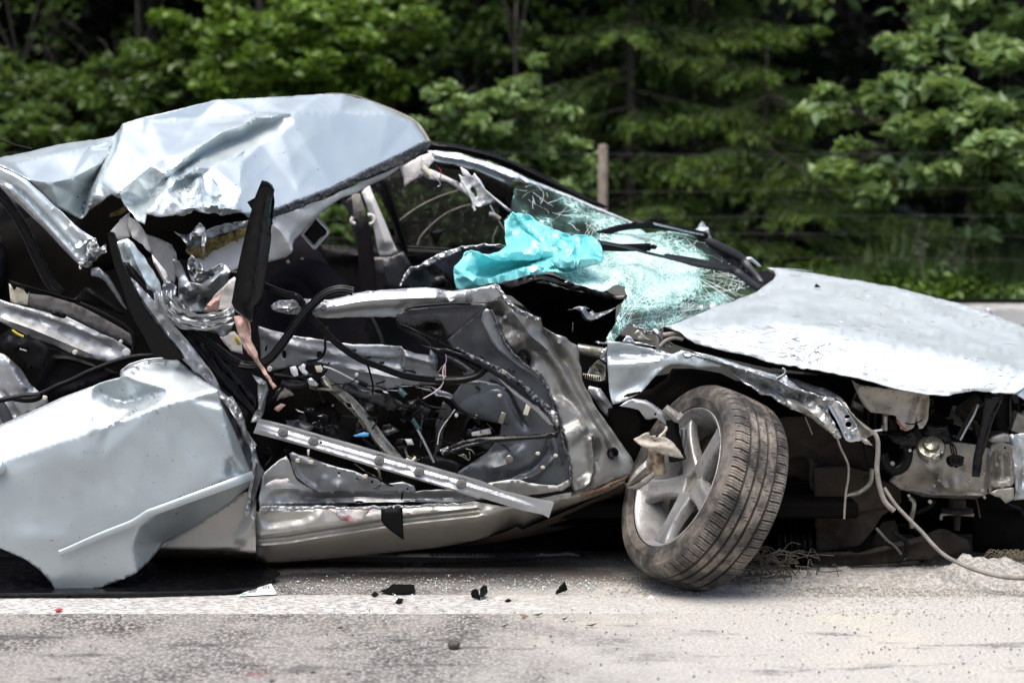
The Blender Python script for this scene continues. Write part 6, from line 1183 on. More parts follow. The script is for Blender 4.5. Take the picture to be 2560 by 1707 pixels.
# ------------------------------------------------------------------ front wheel, broken from its axle and leaning
wn_ = np.array([-.845, -.36, .396]); wn_ /= np.linalg.norm(wn_)
wu = np.array([.424, 0, .905]); wu -= wn_ * (wu @ wn_); wu /= np.linalg.norm(wu)
ww = np.cross(wn_, wu); ww = ww if ww[0] > 0 else -ww
WR, WW = .310, .205
wc = P(1757, 1229, -.02)
ext = WR * math.sqrt(1 - wn_[2] ** 2) + .072 * abs(wn_[2]); wc = wc + [0, 0, -(wc[2] - ext - .0)]
Wm = np.stack([wu, ww, wn_], 1)            # wheel frame: spokes lie in (u, w), the outer face looks along n
def wv(v): return np.asarray(v) @ Wm.T + wc
rp = [(.120, -.07), (.19, -.085), (.212, -.095), (.222, -.098), (.226, -.10), (.219, -.088), (.205, -.075), (.196, -.04), (.196, .03), (.204, .062), (.210, .078), (.2215, .089), (.2255, .094), (.226, .098), (.223, .100), (.217, .097), (.212, .090), (.205, .070), (.192, .02), (.188, -.05), (.120, -.068)]
wheel = MB().add(wv(lathe(rp, 72)[0]), lathe(rp, 72)[1]).build('front_wheel', M['rim'], car)
def tyre():
    S = 64; seg = S * 14
    pr = [(.222, -.098, 0), (.232, -.1035, 0), (.250, -.108, 0), (.268, -.109, 0), (.284, -.106, 0), (.295, -.100, 0), (.301, -.093, 1), (.3055, -.084, 1), (.3075, -.074, 1), (.3085, -.062, 1), (.3088, -.055, 1), (.3015, -.0535, 3), (.3015, -.046, 3), (.3092, -.0445, 2), (.3097, -.032, 2), (.310, -.020, 2), (.3015, -.0185, 3), (.3015, -.0105, 3), (.310, -.009, 2), (.310, .004, 2), (.310, .013, 2), (.3015, .0145, 3), (.3015, .0225, 3), (.3098, .024, 2), (.3094, .034, 2), (.309, .044, 2), (.3015, .0455, 3), (.3015, .053, 3), (.3086, .0545, 1), (.3080, .062, 1), (.3068, .074, 1), (.3045, .084, 1), (.300, .093, 1), (.295, .099, 0), (.287, .104, 0), (.283, .1045, 4), (.279, .106, 0), (.268, .109, 0), (.256, .1085, 0), (.252, .1095, 4), (.249, .1075, 0), (.236, .104, 0), (.2275, .1005, 0)]
    m = len(pr); v = np.zeros((seg, m, 3)); g = np.zeros((seg, m)); a = np.arange(seg) * 2 * math.pi / seg
    for j, (r, h, k) in enumerate(pr):
        rr = np.full(seg, r)
        if k == 1:
            ph = (np.arange(seg) + (4 if h < 0 else 0) + int(abs(h) * 60)) % 14; main = ph < 2; fine = (ph == 6) | (ph == 10)
            rr = rr - .0065 * main - .0028 * fine; g[:, j] = np.maximum(main * 1.0, fine * .75)
        elif k == 2:
            ph = (np.arange(seg) + int(h * 360)) % 28; main = ph < 1; rr = rr - .004 * main; g[:, j] = main * .8
        elif k == 3: g[:, j] = .8
        elif k == 4: rr = rr + .0012; g[:, j] = .2
        else: g[:, j] = .45 if h > .09 else 0
        v[:, j, 0] = np.cos(a) * rr; v[:, j, 1] = np.sin(a) * rr; v[:, j, 2] = h
    f = [[i * m + j, ((i + 1) % seg) * m + j, ((i + 1) % seg) * m + j + 1, i * m + j + 1] for i in range(seg) for j in range(m - 1)]
    w = wv(v.reshape(-1, 3)); low = w[:, 2] < .004; w[low, 2] = .004 + (w[low, 2] - .004) * .12     # flattened where it stands
    me = mesh_np('tyre', w, np.array(f), True, 35); at = me.attributes.new('groove', 'FLOAT', 'POINT'); at.data.foreach_set('value', g.ravel().astype(np.float32)); return link('tyre', me, M['tyre'], wheel)
tyre()
for k in range(5):
    a = R(25.6 + 72 * k); ca, sa = math.cos(a), math.sin(a); mb = MB(); st = []
    for t, (r, hw, top, dep) in enumerate(((.030, .040, .050, .050), (.060, .036, .056, .046), (.090, .031, .062, .042), (.125, .029, .068, .038), (.160, .031, .073, .034), (.188, .036, .076, .032), (.205, .044, .076, .03))):
        for q, (y, z) in enumerate(((-hw, top - dep), (-hw, top - .008), (-hw * .82, top), (-hw * .25, top - .003), (0, top - .004), (hw * .25, top - .003), (hw * .82, top), (hw, top - .008), (hw, top - dep))): st.append((r * ca - y * sa, r * sa + y * ca, z))
    n = 9; f = [[t * n + q, t * n + (q + 1) % n, (t + 1) * n + (q + 1) % n, (t + 1) * n + q] for t in range(6) for q in range(n)] + [list(range(n))[::-1], list(range(6 * n, 7 * n))]
    o = mb.add(wv(st), f).build('spoke', M['rim'], wheel, sharp=60); bv = o.modifiers.new('bevel', 'BEVEL'); bv.width = .004; bv.segments = 2; bv.limit_method = 'ANGLE'; bv.angle_limit = R(40)
v, f = lathe([(.06, .0), (.064, .03), (.058, .042), (.034, .044), (.032, .030), (.0001, .029)], 40); MB().add(wv(v), f).build('hub', M['alloy'], wheel)
for k in range(5):
    a = R(61.6 + 72 * k); c = np.array([math.cos(a) * .052, math.sin(a) * .052, 0]); v, f = lathe([(.0145, .035), (.0145, .048), (.0125, .050), (.0105, .044), (.0001, .043)], 14); MB().add(wv(v + c), f).build('wheel_nut', M['alloy'], wheel)
v, f = lathe([(.188, -.02), (.188, -.005), (.09, .0), (.09, .02), (.05, .022), (.0001, .022)], 40); MB().add(wv(v), f).build('shade_brake_disc', M['dirt'], wheel)  # dark disc behind the spokes; its colour paints the gaps as shaded
q = wv([[.226 * math.cos(R(130)), .226 * math.sin(R(130)), .098]])
# torn metal in front of the wheel
panel('wheel_bracket', 'L 190,322,.0 240,285 290,268 380,280 440,315 500,362 535,410 555,455 552,495 535,502 525,470 510,445 450,402 400,415 375,412 330,350 250,328', M['inner_light'], car, step=6, relief=[('s', 'L 280,272 400,300 510,390 550,480', 5, .012, 12), ('n', .006, 30)], holes=['L 435,372 445,368 452,378 447,388 437,386'], rag=.6)
mb = MB(); mb.tube(wpts('L 510,335,-.02 560,375 590,400', -.02), np.linspace(.013, .016, 18), sides=8); mb.tube(wpts('L 575,395,-.03 600,415 638,380', -.03), .012, sides=8); mb.build('ball_joint', M['alloy'], car)
panel('broken_shield', 'L 288,552,-.20 330,540 375,512 400,506 412,540 440,530 445,560 480,530 520,545 580,590 620,640 650,688 600,682 500,662 420,625 340,600', M['dustymetal'], car, step=6, relief=[('s', 'L 300,560 450,590 560,600 640,680', 6, .012, 14), ('r', 'L 410,520 430,570 470,560', 5, -.015), ('n', .006, 24)], rag=1.2, thick=.005)
tube('shield_stay', 'L 470,535,-.18 500,510 520,480 515,465', .004, M['cream'], car)
v, f = lathe([(.0001, -.035), (.024, -.035), (.026, -.02), (.023, .0), (.026, .03), (.025, .04), (.0001, .04)], 20); MB().add(v @ frame_to((-.1, -.15, 1)).T + P(*T('L 455,715')[0][:2], -.16), f).build('broken_bush', M['rustcream'], car)
panel('broken_shield', 'L 232,868,-.18 250,850 280,800 330,740 390,690 400,740 405,790 340,850 300,870 245,898', M['alloy'], car, step=7, relief=[('v', 'L 240,870 320,790 395,720', 14, .018), ('n', .008, 24)], rag=1)
panel('broken_shield', 'L 245,898,-.19 300,868 345,850 430,780 440,810 380,870 320,905', M['hose'], car, step=7, rag=1)
tube('wheel_arm', 'L 560,420,.0 565,520 580,600 600,700', (.02, .028), M['black'], car); tube('wheel_arm', 'L 640,480,.02 640,560 625,640', .010, M['torn'], car)
panel('arch_liner', 'Z 1430,1040,.62 1500,960 1700,930 1900,960 2100,1000 2150,1200 2100,1460 1400,1460', M['dirt_shade'], car, step=26, relief=[('n', .05, 70)])
panel('arch_dark', 'L 110,340,.20 200,330 300,340 340,420 345,560 330,700 280,700 200,600 130,450', M['dirt_shade'], car, step=14)

# ------------------------------------------------------------------ front end
panel('engine_bay', 'Z 1950,930,1.0 2300,960 2700,1000 2700,1460 1900,1460,.9', M['dirt_shade'], car, step=30, relief=[('n', .06, 70)])
ip = panel('splash_shield', 'M 320,760,.34 400,745 560,742 700,780 745,800 800,840 900,880 930,900 935,1000 880,1040 800,1090 740,1180 640,1300 500,1330 340,1335,.34 330,1100', M['dirt'], car, step=10, relief=[('s', 'M 330,1085 560,1075 740,1050 880,1020', 4, -.012, 12), ('s', 'M 380,760 600,755 720,800', 5, .01, 16), ('r', 'M 700,1280 800,1150 900,1080', 8, .02), ('p', 'M 440,1160 500,1150 500,1240 440,1240', 4, .008), ('n', .012, 40)])
panel('splash_shield', 'M 0,430,.42 120,400 300,390 480,470 620,560 740,620 750,800 600,745 400,745 330,790 310,900 200,820 0,800', M['dirt'], car, step=12, relief=[('r', 'M 100,690 220,660 300,700', 9, .02), ('n', .02, 50), ('r', 'M 350,600 420,560 480,540', 7, .016)])
panel('splash_shield', 'M 720,1280,.40 800,1130 890,1120 915,1200 900,1290 700,1320', M['dirt'], car, step=12, relief=[('n', .012, 30)])
tube('shield_bracket', 'M 295,690,.36 310,760 305,840 320,900 350,880 375,800', .009, M['dirt'], car)
mb = MB(); n_ = 90; a_ = wpts('M 50,1310,.30 300,1310', .30, n_); mb.tube(a_, .066 + .010 * np.sin(np.linspace(0, 2 * math.pi * 6, n_)), sides=24); mb.build('drive_boot', M['rubber'], car)
panel('cross_member', 'M 290,1360,.30 600,1345 700,1320 900,1270 1100,1220 1200,1180 1280,1200 1400,1260,.34 1420,1330 1200,1380 900,1420 600,1440 300,1420', M['dirt'], car, step=11, relief=[('n', .02, 26), ('r', 'M 320,1350 700,1340 1100,1250', 8, .02)], thick=.01)
panel('cross_member', 'M 1430,960,.42 1560,960 1792,1000 1900,1020 1900,1400 1640,1360 1430,1340', M['dirt_shade'], car, step=14, relief=[('r', 'M 1430,1010 1800,1040', 8, .02), ('p', 'M 1460,1200 1700,1190 1700,1300 1460,1310', 6, .02), ('n', .012, 40)])
mb = MB(); q = P(*T('M 1325,1040')[0][:2], .36); v, f = lathe([(.0001, -.07), (.010, -.07), (.012, -.02), (.05, -.012), (.052, .0), (.03, .004), (.026, .03), (.0001, .032)], 20); mb.add(v + q, f); mb.build('engine_mount', M['dirt'], car)
tube('mount_arm', 'M 1210,1115,.36 1215,1085 1260,1075 1400,1080 1440,1085', .006, M['alloy'], car)
tube('mount_arm', 'M 950,1100,.38 1050,1060 1130,1020 1165,980', .012, M['rubber'], car)
wb_ = panel('washer_bottle', 'M 585,140,.16 640,168 740,190 870,205 970,212 1060,228 1128,245,.14 1122,330 1112,420 1085,478 1060,480 1048,392 1020,470 985,488 940,480 905,440 898,392 800,372 715,362 680,330 640,270 605,190', M['bottle'], car, step=7, relief=[('n', .02, 40), ('v', 'M 1060,250 1020,380 990,470', 12, .02), ('r', 'M 640,180 700,320 880,370', 10, .014), ('v', 'M 620,210 660,180 690,230', 10, .012), ('r', 'M 1095,260 1080,460', 8, -.02)], rag=1, thick=.006)
for s, m_ in (('M 805,380,.16 838,375 835,495 808,495', 'alloy'), ('M 850,420,.17 890,420 890,490 850,490', 'black'), ('M 905,430,.15 960,430 985,490 960,495', 'bottle')): panel('bottle_foot', s, M[m_], wb_, step=9, relief=[('n', .006, 20)], thick=.01)
tube('loose_wire', 'M 905,415,.12 925,450 950,475 970,480', .0022, M['redwire'], car); tube('loose_wire', 'M 960,440,.12 1000,448 1040,440 1080,418', .0022, M['black'], car); tube('loose_wire', 'M 735,498,.14 800,487', .004, M['white'], car)
panel('radiator_duct', 'M 760,505,.20 900,500 1000,500 1040,460 1150,462 1262,465,.16 1275,540 1290,590 1230,590 1150,600 1080,590 1000,612 930,600 830,560', M['gloss'], car, step=9, relief=[('n', .02, 26), ('r', 'M 1100,480 1120,560', 6, .012), ('r', 'M 800,520 1000,530', 8, .02)], rag=1.5, thick=.006)
tube('radiator_hose', 'M 800,660,.24 830,730 890,765 950,730 975,660 960,600', .020, M['rubber'], car)
case = panel('gearbox_case', 'M 925,700,.24 1000,640 1050,600 1150,572 1250,575 1350,580 1450,592 1500,610 1560,622,.2 1565,700 1555,820 1540,880 1515,945,.22 1440,945 1300,938 1150,940 1050,928 930,905 880,870 850,850 900,790', M['alloy'], car, step=7,
   relief=[('b', 'M 1120,890', 34, 24, -.025), ('b', 'M 1320,880', 22, 30, .028), ('r', 'M 1115,770 1190,775 1195,830 1250,900', 6, .016), ('b', 'M 1130,720', 30, 20, .02), ('n', .010, 40), ('s', 'M 900,905 1100,935 1500,940', 4, .012, 10), ('r', 'M 1555,630 1550,800 1515,940', 6, .018)], thick=.01)
v, f = lathe([(.044, -.012), (.047, 0), (.040, .014), (.026, .017), (.022, .03), (.012, .032), (.0001, .033)], 24); th = MB().add(v @ frame_to((-.1, -.75, .65)).T + P(*T('M 1140,620')[0][:2], .15), f).build('thermostat_housing', M['olive'], car)
tube('housing_stub', 'M 1125,660,.13 1145,690 1140,730', .013, M['alloy'], car); disc('bolt', 'M 1162,680,.105', .007, .006, M['steel'], car, seg=8); disc('bolt', 'M 1215,640,.12', .006, .006, M['steel'], car, seg=8); disc('bolt', 'M 992,630,.16', .006, .006, M['steel'], car, seg=8)
panel('gasket_edge', 'M 930,905,.20 1080,940 1300,948 1500,952 1440,975 1300,968 1180,962 1080,955', M['dirt'], car, step=8, rag=1.5)
cn = panel('plug', 'M 1272,682,.10 1290,675 1325,680 1360,672 1366,735 1340,745 1280,748', M['black'], car, step=7, relief=[('r', 'M 1300,680 1302,740', 3, -.006), ('r', 'M 1335,680 1337,740', 3, -.006)], thick=.025, bevel=.003)
for s in ('M 1262,560,.13 1290,600 1300,640 1310,680', 'M 1275,570,.13 1310,610 1318,650 1325,680', 'M 1270,565,.13 1280,620 1298,682'): tube('plug_wire', s, .0025, M['black'], cn)
tube('stay', 'M 1318,552,.14 1370,460 1418,370 1440,310', .005, M['gloss'], car); tube('stay', 'M 1345,560,.14 1390,475 1440,385 1470,310', .004, M['steel'], car)
panel('trim_strap', 'M 1520,250,.10 1590,245 1655,248 1620,300 1580,380 1560,440 1530,540 1500,680 1485,820 1428,815 1440,700 1470,560 1500,420', M['gloss'], car, step=10, relief=[('s', 'M 1640,255 1570,400 1520,580 1490,800', 4, -.01, 12)], thick=.006)
panel('radiator_end', 'M 1560,600,.2 1580,585 1640,575 1700,592 1712,700 1722,860 1700,885 1640,895 1580,900 1545,940 1560,800', M['alloy'], car, step=7, relief=[('r', 'M 1605,640 1605,840', 8, -.02), ('r', 'M 1670,640 1680,840', 8, -.02), ('s', 'M 1570,610 1560,780 1540,920', 5, .014, 12), ('r', 'M 1560,885 1700,870', 5, .014)], holes=['M 1650,610 1660,604 1668,612 1664,625 1653,624'], thick=.006)
panel('radiator_end', 'M 1545,930,.19 1600,905 1720,890 1725,975 1665,1002 1620,960 1580,950', M['alloy'], car, step=7, relief=[('n', .014, 22)], rag=1.5)
panel('torn_bumper', 'M 1680,525,.05 1700,515 1792,514 1900,514 1900,985 1792,970 1722,976 1720,850 1705,700', M['torn'], car, step=8, relief=[('c', .012, 34), ('v', 'M 1700,520 1740,720 1730,960', 16, .015)], rag=1.5)
panel('bracket', 'M 1545,560,.16 1570,530 1640,505 1690,520 1690,575 1640,575 1570,580', M['alloy'], car, step=8, relief=[('n', .016, 24)], rag=1.5)
panel('bonnet_corner', 'E 1728,1072,.10 1792,1032 1850,1020 1900,1200 1792,1115 1750,1090', M['paint'], car, step=8, relief=[('v', 'E 1740,1075 1792,1110', 8, .01)], thick=.006)
panel('grille_bar', 'M 1560,240,.22 1700,245 1710,470 1660,500 1600,480', M['black'], car, step=12, relief=[('r', 'M 1685,250 1685,480', 4, .012)], thick=.01)
tube('coolant_hose', 'M 720,500,.06 750,520 768,570 768,660 762,760 775,860 800,950 830,1005 882,1055,.04', (.0078, .0088), M['hose'], car)
tube('ground_hose', 'M 815,895,.10 850,950 900,1020 990,1115 1080,1205 1150,1285 1230,1360,.0 1320,1412 1420,1455 1520,1488 1640,1515 1750,1524 1900,1528,-.2', (.0060, .0070), M['hose'], car, n=80)
tube('thin_cable', 'M 488,555,.06 510,620 540,680 562,740 562,830 545,930 538,1020 533,1110,.06', .0036, M['hose'], car)
tube('thin_cable', 'M 260,400,.15 290,470 310,520', .002, M['hose'], car)
# underbody: floor pan, far sill, subframe
mb = MB(); mb.box((-.55, .92, .205), (3.3, 1.45, .05)); mb.box((-.6, 1.62, .16), (3.4, .10, .22)); mb.box((1.25, 1.0, .22), (1.3, 1.2, .10)); mb.tube([(-2, .9, .13), (-.5, .85, .12), (1.2, .9, .14)], .035, sides=10); mb.build('floor_pan', M['dirt_shade'], car, bevel=.01)
mb = MB(); mb.box((-.8, 1.71, .55), (2.8, .05, .7)); mb.box((1.2, 1.62, .48), (1.3, .06, .44)); mb.build('far_side_panel', M['paint_sill'], car, bevel=.01)
for x in (-2.05, 1.35):
    v, f = lathe([(.19, -.1), (.29, -.1), (.31, -.08), (.31, .08), (.29, .1), (.19, .1), (.17, .05), (.0001, .05)], 36); MB().add(v @ frame_to((0, 1, 0)).T + [x, 1.55, .31], f).build('far_wheel', M['rubber'], car)

# grimy ancillaries packed behind the torn front
rk = random.Random(33)
for k in range(30):
    x, y, Y = rk.uniform(2140, 2600), rk.uniform(985, 1120), rk.uniform(.32, .7); c = P(x, y, Y); a = rk.uniform(0, 3.1)
    mb = MB(); mb.box(c, (rk.uniform(.02, .09), .05, rk.uniform(.015, .07)), np.array(Matrix.Rotation(rk.gauss(0, .35), 3, 'Y'))); mb.build('engine_part', M[rk.choice(['black', 'dirt_shade', 'dirt', 'gloss', 'alloy'])], car, bevel=.004)
for k in range(26):
    x, y = rk.uniform(2120, 2560), rk.uniform(980, 1330); Y = rk.uniform(.22, .5); a = rk.uniform(-.5, 1.8); s = ''
    for q in range(4): s += f'{x:.0f},{y:.0f},{Y:.2f} '; x += math.cos(a) * rk.uniform(20, 60); y += math.sin(a) * rk.uniform(15, 45); a += rk.gauss(0, .7)
    tube('engine_hose', 'Z ' + s, rk.choice([.003, .005, .008, .012]), M[rk.choice(['rubber', 'rubber', 'black', 'dirt', 'olive'])], car, sides=8)
for k in range(14):
    s_ = f'Z {rk.uniform(2200, 2540):.0f},{rk.uniform(1080, 1260):.0f},{rk.uniform(.12, .2):.2f}'; disc('bolt', s_, rk.uniform(.004, .008), .006, M['alloy'], car, seg=8)
for k in range(9):
    x = 2170 + k * 17; panel('radiator_fin', f'Z {x},1000,.55 {x+6},998 {x+4},1075 {x-2},1078', M['dirt'], car, step=20, thick=.004)
# ------------------------------------------------------------------ loose things
o = panel('turquoise_sheet', 'C 380,940,.40 420,895 470,840 495,830 545,838 570,852,.42 640,848 700,835 745,800 740,740,.55 745,640 760,580 785,550,.58 840,565 900,590 970,630 1050,672,.55 1130,700 1200,722 1260,722 1312,714,.5 1350,730 1385,765 1410,800 1425,870 1420,900,.4 1390,930 1250,952 1180,990 1150,1000,.36 1030,985 950,1005 850,1032 740,1050 650,1072,.32 560,1095 430,1112,.33 392,1090 384,1020', M['teal'], step=5.5, sm=0,
  soft=4, facets=['C 385,950,0.372 460,992,0.311 560,1036,0.276 650,1030,0.283 860,992,0.304 960,952,0.338 1030,905,0.393 1060,880,0.434', 'C 490,836,0.447 520,850,0.434 575,868,0.420 700,855,0.427 800,845,0.420 930,848,0.420 1010,850,0.406 1050,880,0.434', 'C 575,868,0.420 540,940,0.447 528,1000,0.447 560,1036,0.276', 'C 530,985,0.488 620,975,0.529 760,960,0.543 880,945,0.529 1000,905,0.488 1040,885,0.447', 'C 560,1020,0.461 700,1000,0.488 900,965,0.461 960,952,0.338',
    'C 745,770,0.571 800,790,0.529 850,770,0.488 920,790,0.468 1000,850,0.434', 'C 765,570,0.666 800,640,0.584 780,720,0.571 760,775,0.584', 'C 800,555,0.666 880,640,0.556 960,720,0.502 1040,790,0.447 1075,860,0.420', 'C 900,592,0.645 990,660,0.556 1090,760,0.475 1150,830,0.420 1190,880,0.393', 'C 830,640,0.624 880,720,0.591 960,780,0.515', 'C 1055,680,0.598 1100,740,0.529 1120,820,0.468 1090,880,0.447',
    'C 1195,725,0.584 1225,800,0.475 1240,860,0.434 1200,890,0.379', 'C 1262,722,0.611 1280,790,0.475 1330,830,0.420 1405,870,0.379', 'C 1312,718,0.556 1330,780,0.475 1400,800,0.434', 'C 1060,880,0.447 1150,905,0.352 1250,895,0.352 1410,905,0.393', 'C 1030,950,0.393 1100,935,0.318 1250,930,0.324 1380,920,0.365', 'C 1050,965,0.406 1150,955,0.393 1230,945,0.372', 'C 960,965,0.324 1040,1000,0.311 1080,985,0.298', 'C 470,845,0.447 440,930,0.352 460,992,0.311'],
  relief=[('c', .010, 60), ('c', .005, 26), ('n', .003, 40), ('v', 'C 790,570 900,650 1040,730 1150,810 1220,865', 13, .016), ('v', 'C 850,590 960,690 1060,800 1100,870', 10, -.014), ('v', 'C 760,690 850,720 930,800 1010,850', 11, .014), ('v', 'C 1200,735 1215,800 1180,880', 11, .014), ('v', 'C 1280,740 1300,820 1390,880', 10, -.012), ('v', 'C 1050,900 1160,925 1300,910 1400,900', 9, .014), ('v', 'C 1060,940 1150,965 1240,945', 8, -.012),
   ('v', 'C 400,960 480,1010 560,1045 700,1030 860,1000 980,950', 9, .012), ('v', 'C 575,870 700,880 850,862 1000,862', 9, .010), ('v', 'C 480,850 520,920 535,1010', 9, .012), ('v', 'C 600,940 760,925 900,905', 8, -.010)], thick=.003, sharp=40)
for s_ in ('C 945,922 975,945 1005,965 1045,985', 'C 1085,952 1110,962 1120,985', 'C 700,1058 800,1035 900,1012'):
    q_ = [on('turquoise_sheet', x, y, .0015) for x, y, _ in T(s_)]; q_ = [p for p in q_ if p is not None]
    if len(q_) > 1: MB().tube(catmull(q_, 10), .0009, sides=4).build('seam', M['rust'], o)
tag(o, 'crumpled turquoise plastic sheet draped over the dashboard and broken windscreen', 'sheet')
def ground_panel(name, s, mat, h, label, cat, group=None, relief=(), tilt=0, thick=.004):
    """small flat thing lying on the road: outline read on the ground, raised to h"""
    pts = T(s); q = [G(x, y) for x, y, _ in pts]; c = np.mean(q, 0); mb = MB(); n = len(q)
    top = [(p[0], p[1], .006 + h * (zz if zz is not None else .5)) for p, (_, _, zz) in zip(q, pts)]
    v = top + [(x, y, max(z - thick, .0055)) for x, y, z in top] + [(c[0], c[1], np.mean([t[2] for t in top]) + h * .25)]
    f = [[i, (i + 1) % n, 2 * n] for i in range(n)] + [[(i + 1) % n, i, n + i, n + (i + 1) % n] for i in range(n)] + [list(range(n, 2 * n))[::-1]]
    return tag(mb.add(v, f).build(name, mat, None, smooth=False), label, cat, group)
# folded leaflet standing like a tent
lf = empty('paper_leaflet', G(640, 1495)); tag(lf, 'folded white leaflet with printed bars lying on the white line', 'leaflet')
A_ = [P(594, 1494, -.10), P(625, 1478, -.08), P(683, 1460, -.055), P(682, 1488, -.12)]
def quadpatch(name, q, mat, parent, n=8, bulge=.004, off=0.0, uv=(0, 1, 0, 1)):
    u, w = np.meshgrid(np.linspace(uv[0], uv[1], n), np.linspace(uv[2], uv[3], n)); q = [np.array(t) for t in q]
    v = (1 - u)[..., None] * ((1 - w)[..., None] * q[0] + w[..., None] * q[3]) + u[..., None] * ((1 - w)[..., None] * q[1] + w[..., None] * q[2])
    nn = np.cross(q[1] - q[0], q[3] - q[0]); nn /= np.linalg.norm(nn); nn = -nn if nn @ (CAM - q[0]) < 0 else nn
    v = v + nn * (bulge * np.sin(np.pi * u) * np.sin(np.pi * w) + off)[..., None]; i = np.arange(n - 1)[:, None] * n + np.arange(n - 1)[None]
    o = link(name, mesh_np(name, v.reshape(-1, 3), np.stack([i, i + 1, i + n + 1, i + n], -1).reshape(-1, 4)), mat, parent); md = o.modifiers.new('thickness', 'SOLIDIFY'); md.thickness = .0006; return o
Q = [np.array((*G(592, 1495)[:2], .007)), np.array((*G(690, 1490)[:2], .007)), P(678, 1458, -.045), P(618, 1476, -.07)]
pg = quadpatch('front_page', Q, M['paper'], lf, 10)
Q2 = [np.array((*G(690, 1490)[:2], .007)), np.array((*G(692, 1486)[:2], .007)), P(684, 1462, -.03), P(678, 1458, -.045)]
quadpatch('back_page', [P(678, 1458, -.045), np.array((*G(692, 1489)[:2], .007)), np.array((*G(655, 1484)[:2], .007)), P(640, 1470, -.05)], M['paper'], lf, 6)
for k in range(7): quadpatch('printed_bar', Q, M['ink'], pg, 3, .004, .0012, (.62 + k * .042, .62 + k * .042 + (.026 if k % 2 else .016), .50, .86))
for k in range(5): quadpatch('printed_line', Q, M['ink'], pg, 4, .004, .0012, (.22, .50 - .03 * (k % 2), .22 + k * .11, .25 + k * .11))
quadpatch('printed_emblem', Q, M['greenink'], pg, 4, .004, .0012, (.08, .19, .12, .3))
for s, lab, m_ in (('I 1095,1350,.2 1150,1335,.5 1180,1318,1 1330,1322,1 1338,1358,.5 1250,1368,.3 1160,1368,.2', 'flat black plastic plate on the road, just behind the white line', 'black'),
                   ('I 1030,1378,.3 1055,1370,1 1085,1378,.5 1050,1388,.3', 'tiny black splinter left of the flat black plate', 'black'), ('I 1200,1432,.3 1220,1418,1 1255,1418,.8 1245,1435,.3 1220,1440,.3', 'small dark chip on the white line below the flat black plate', 'black'),
                   ('K 172,1420,.3 200,1412,.6 218,1418,.4 195,1426,.3', 'flat dark flake at the right end of the white line', 'black'), ('G 385,1485,.4 410,1479,1 440,1480,.7 425,1487,.5 395,1491,.3', 'red plastic chip on the asphalt below the rear door', 'redcloth'),
                   ('G 440,1390,.4 480,1378,1 510,1385,.6 490,1396,.4', 'black rubber crumb under the lowest tip of the rear door', 'black')):
    if 'red' in lab: m_ = 'redwire'
    ground_panel('debris_chip', s, M[m_], .006 if 'red' in lab else .009, lab, 'debris', 'bits of broken trim on the road')
# standing curled shards
def shard(s, Y, mat, lab, thick=.006):
    o = panel('broken_shard', s, mat, None, d=Y, step=5, relief=[('n', .012, 18), ('c', .012, 20)], rag=.8, thick=thick); c = min((o.matrix_world @ v.co).z if False else o.location.z + v.co.z for v in o.data.vertices); o.location.z += .006 - c
    return tag(o, lab, 'debris', 'bits of broken trim on the road')
yl = float(G(0, 1503)[1]); shard('I 1728,1380 1738,1350 1755,1335 1772,1350 1790,1385 1796,1412 1760,1410 1735,1402', yl, M['black'], 'curled black shard standing on the white line, left of the middle of the photo')
ground_panel('debris_chip', 'K 0,1378,.6 20,1376,1 48,1378,1 54,1392,.6 30,1404,.4 0,1408,.3', M['rubber'], .03, 'short black tube stub beside the curled shard', 'debris', 'bits of broken trim on the road')
shard('K 527,1368 540,1345 575,1310 592,1283 602,1310 612,1345 600,1358 560,1366', float(G(0, 1487)[1]), M['black'], 'upright pointed black shard between the curled shard and the wheel')
def rock(name, px, py, r, mat, lab, cat, group=None, seed=1, sq=(1, 1, .8)):
    import bmesh
    bm = bmesh.new(); bmesh.ops.create_icosphere(bm, subdivisions=3, radius=1); p = np.array([v.co[:] for v in bm.verts]); n = 1 + .25 * fbm(p[:, 0] * 1.6 + p[:, 2], p[:, 1] * 1.6 - p[:, 2], seed, 3)
    p = p * n[:, None] * r * np.array(sq); c = G(px, py); me = mesh_np(name, p + c + [0, 0, r * sq[2] * .85], [[v.index for v in f.verts] for f in bm.faces]); bm.free(); return tag(link(name, me, mat), lab, cat, group)
rock('stone', 1134, 1622, .016, M['stone'], 'dark round stone alone on the asphalt in the foreground', 'stone', seed=4)
rock('pebble', 1627, 1498, .008, M['paper'], 'small white pebble on the road left of the wheel', 'pebble', seed=6)
for px, py, lab in ((850, 1570, 'tiny brown crumb low in the foreground, left of the dark stone'), (123, 1518, 'tiny dark crumb near the left edge below the white line'), (872, 1686, 'small dark crumb at the very bottom, left of the dark stone'), (680, 1704, 'dark crumb cut by the bottom edge of the photo'), (2213, 1514, 'small dark crumb on the pale granules right of the wheel'), (782, 1682, 'dark crumb at the bottom, left of the other bottom crumb')):
    rock('crumb', px, py, .005, M['stone'], lab, 'crumb', 'crumbs of dirt on the road', seed=px % 17, sq=(1.4, 1, .6))
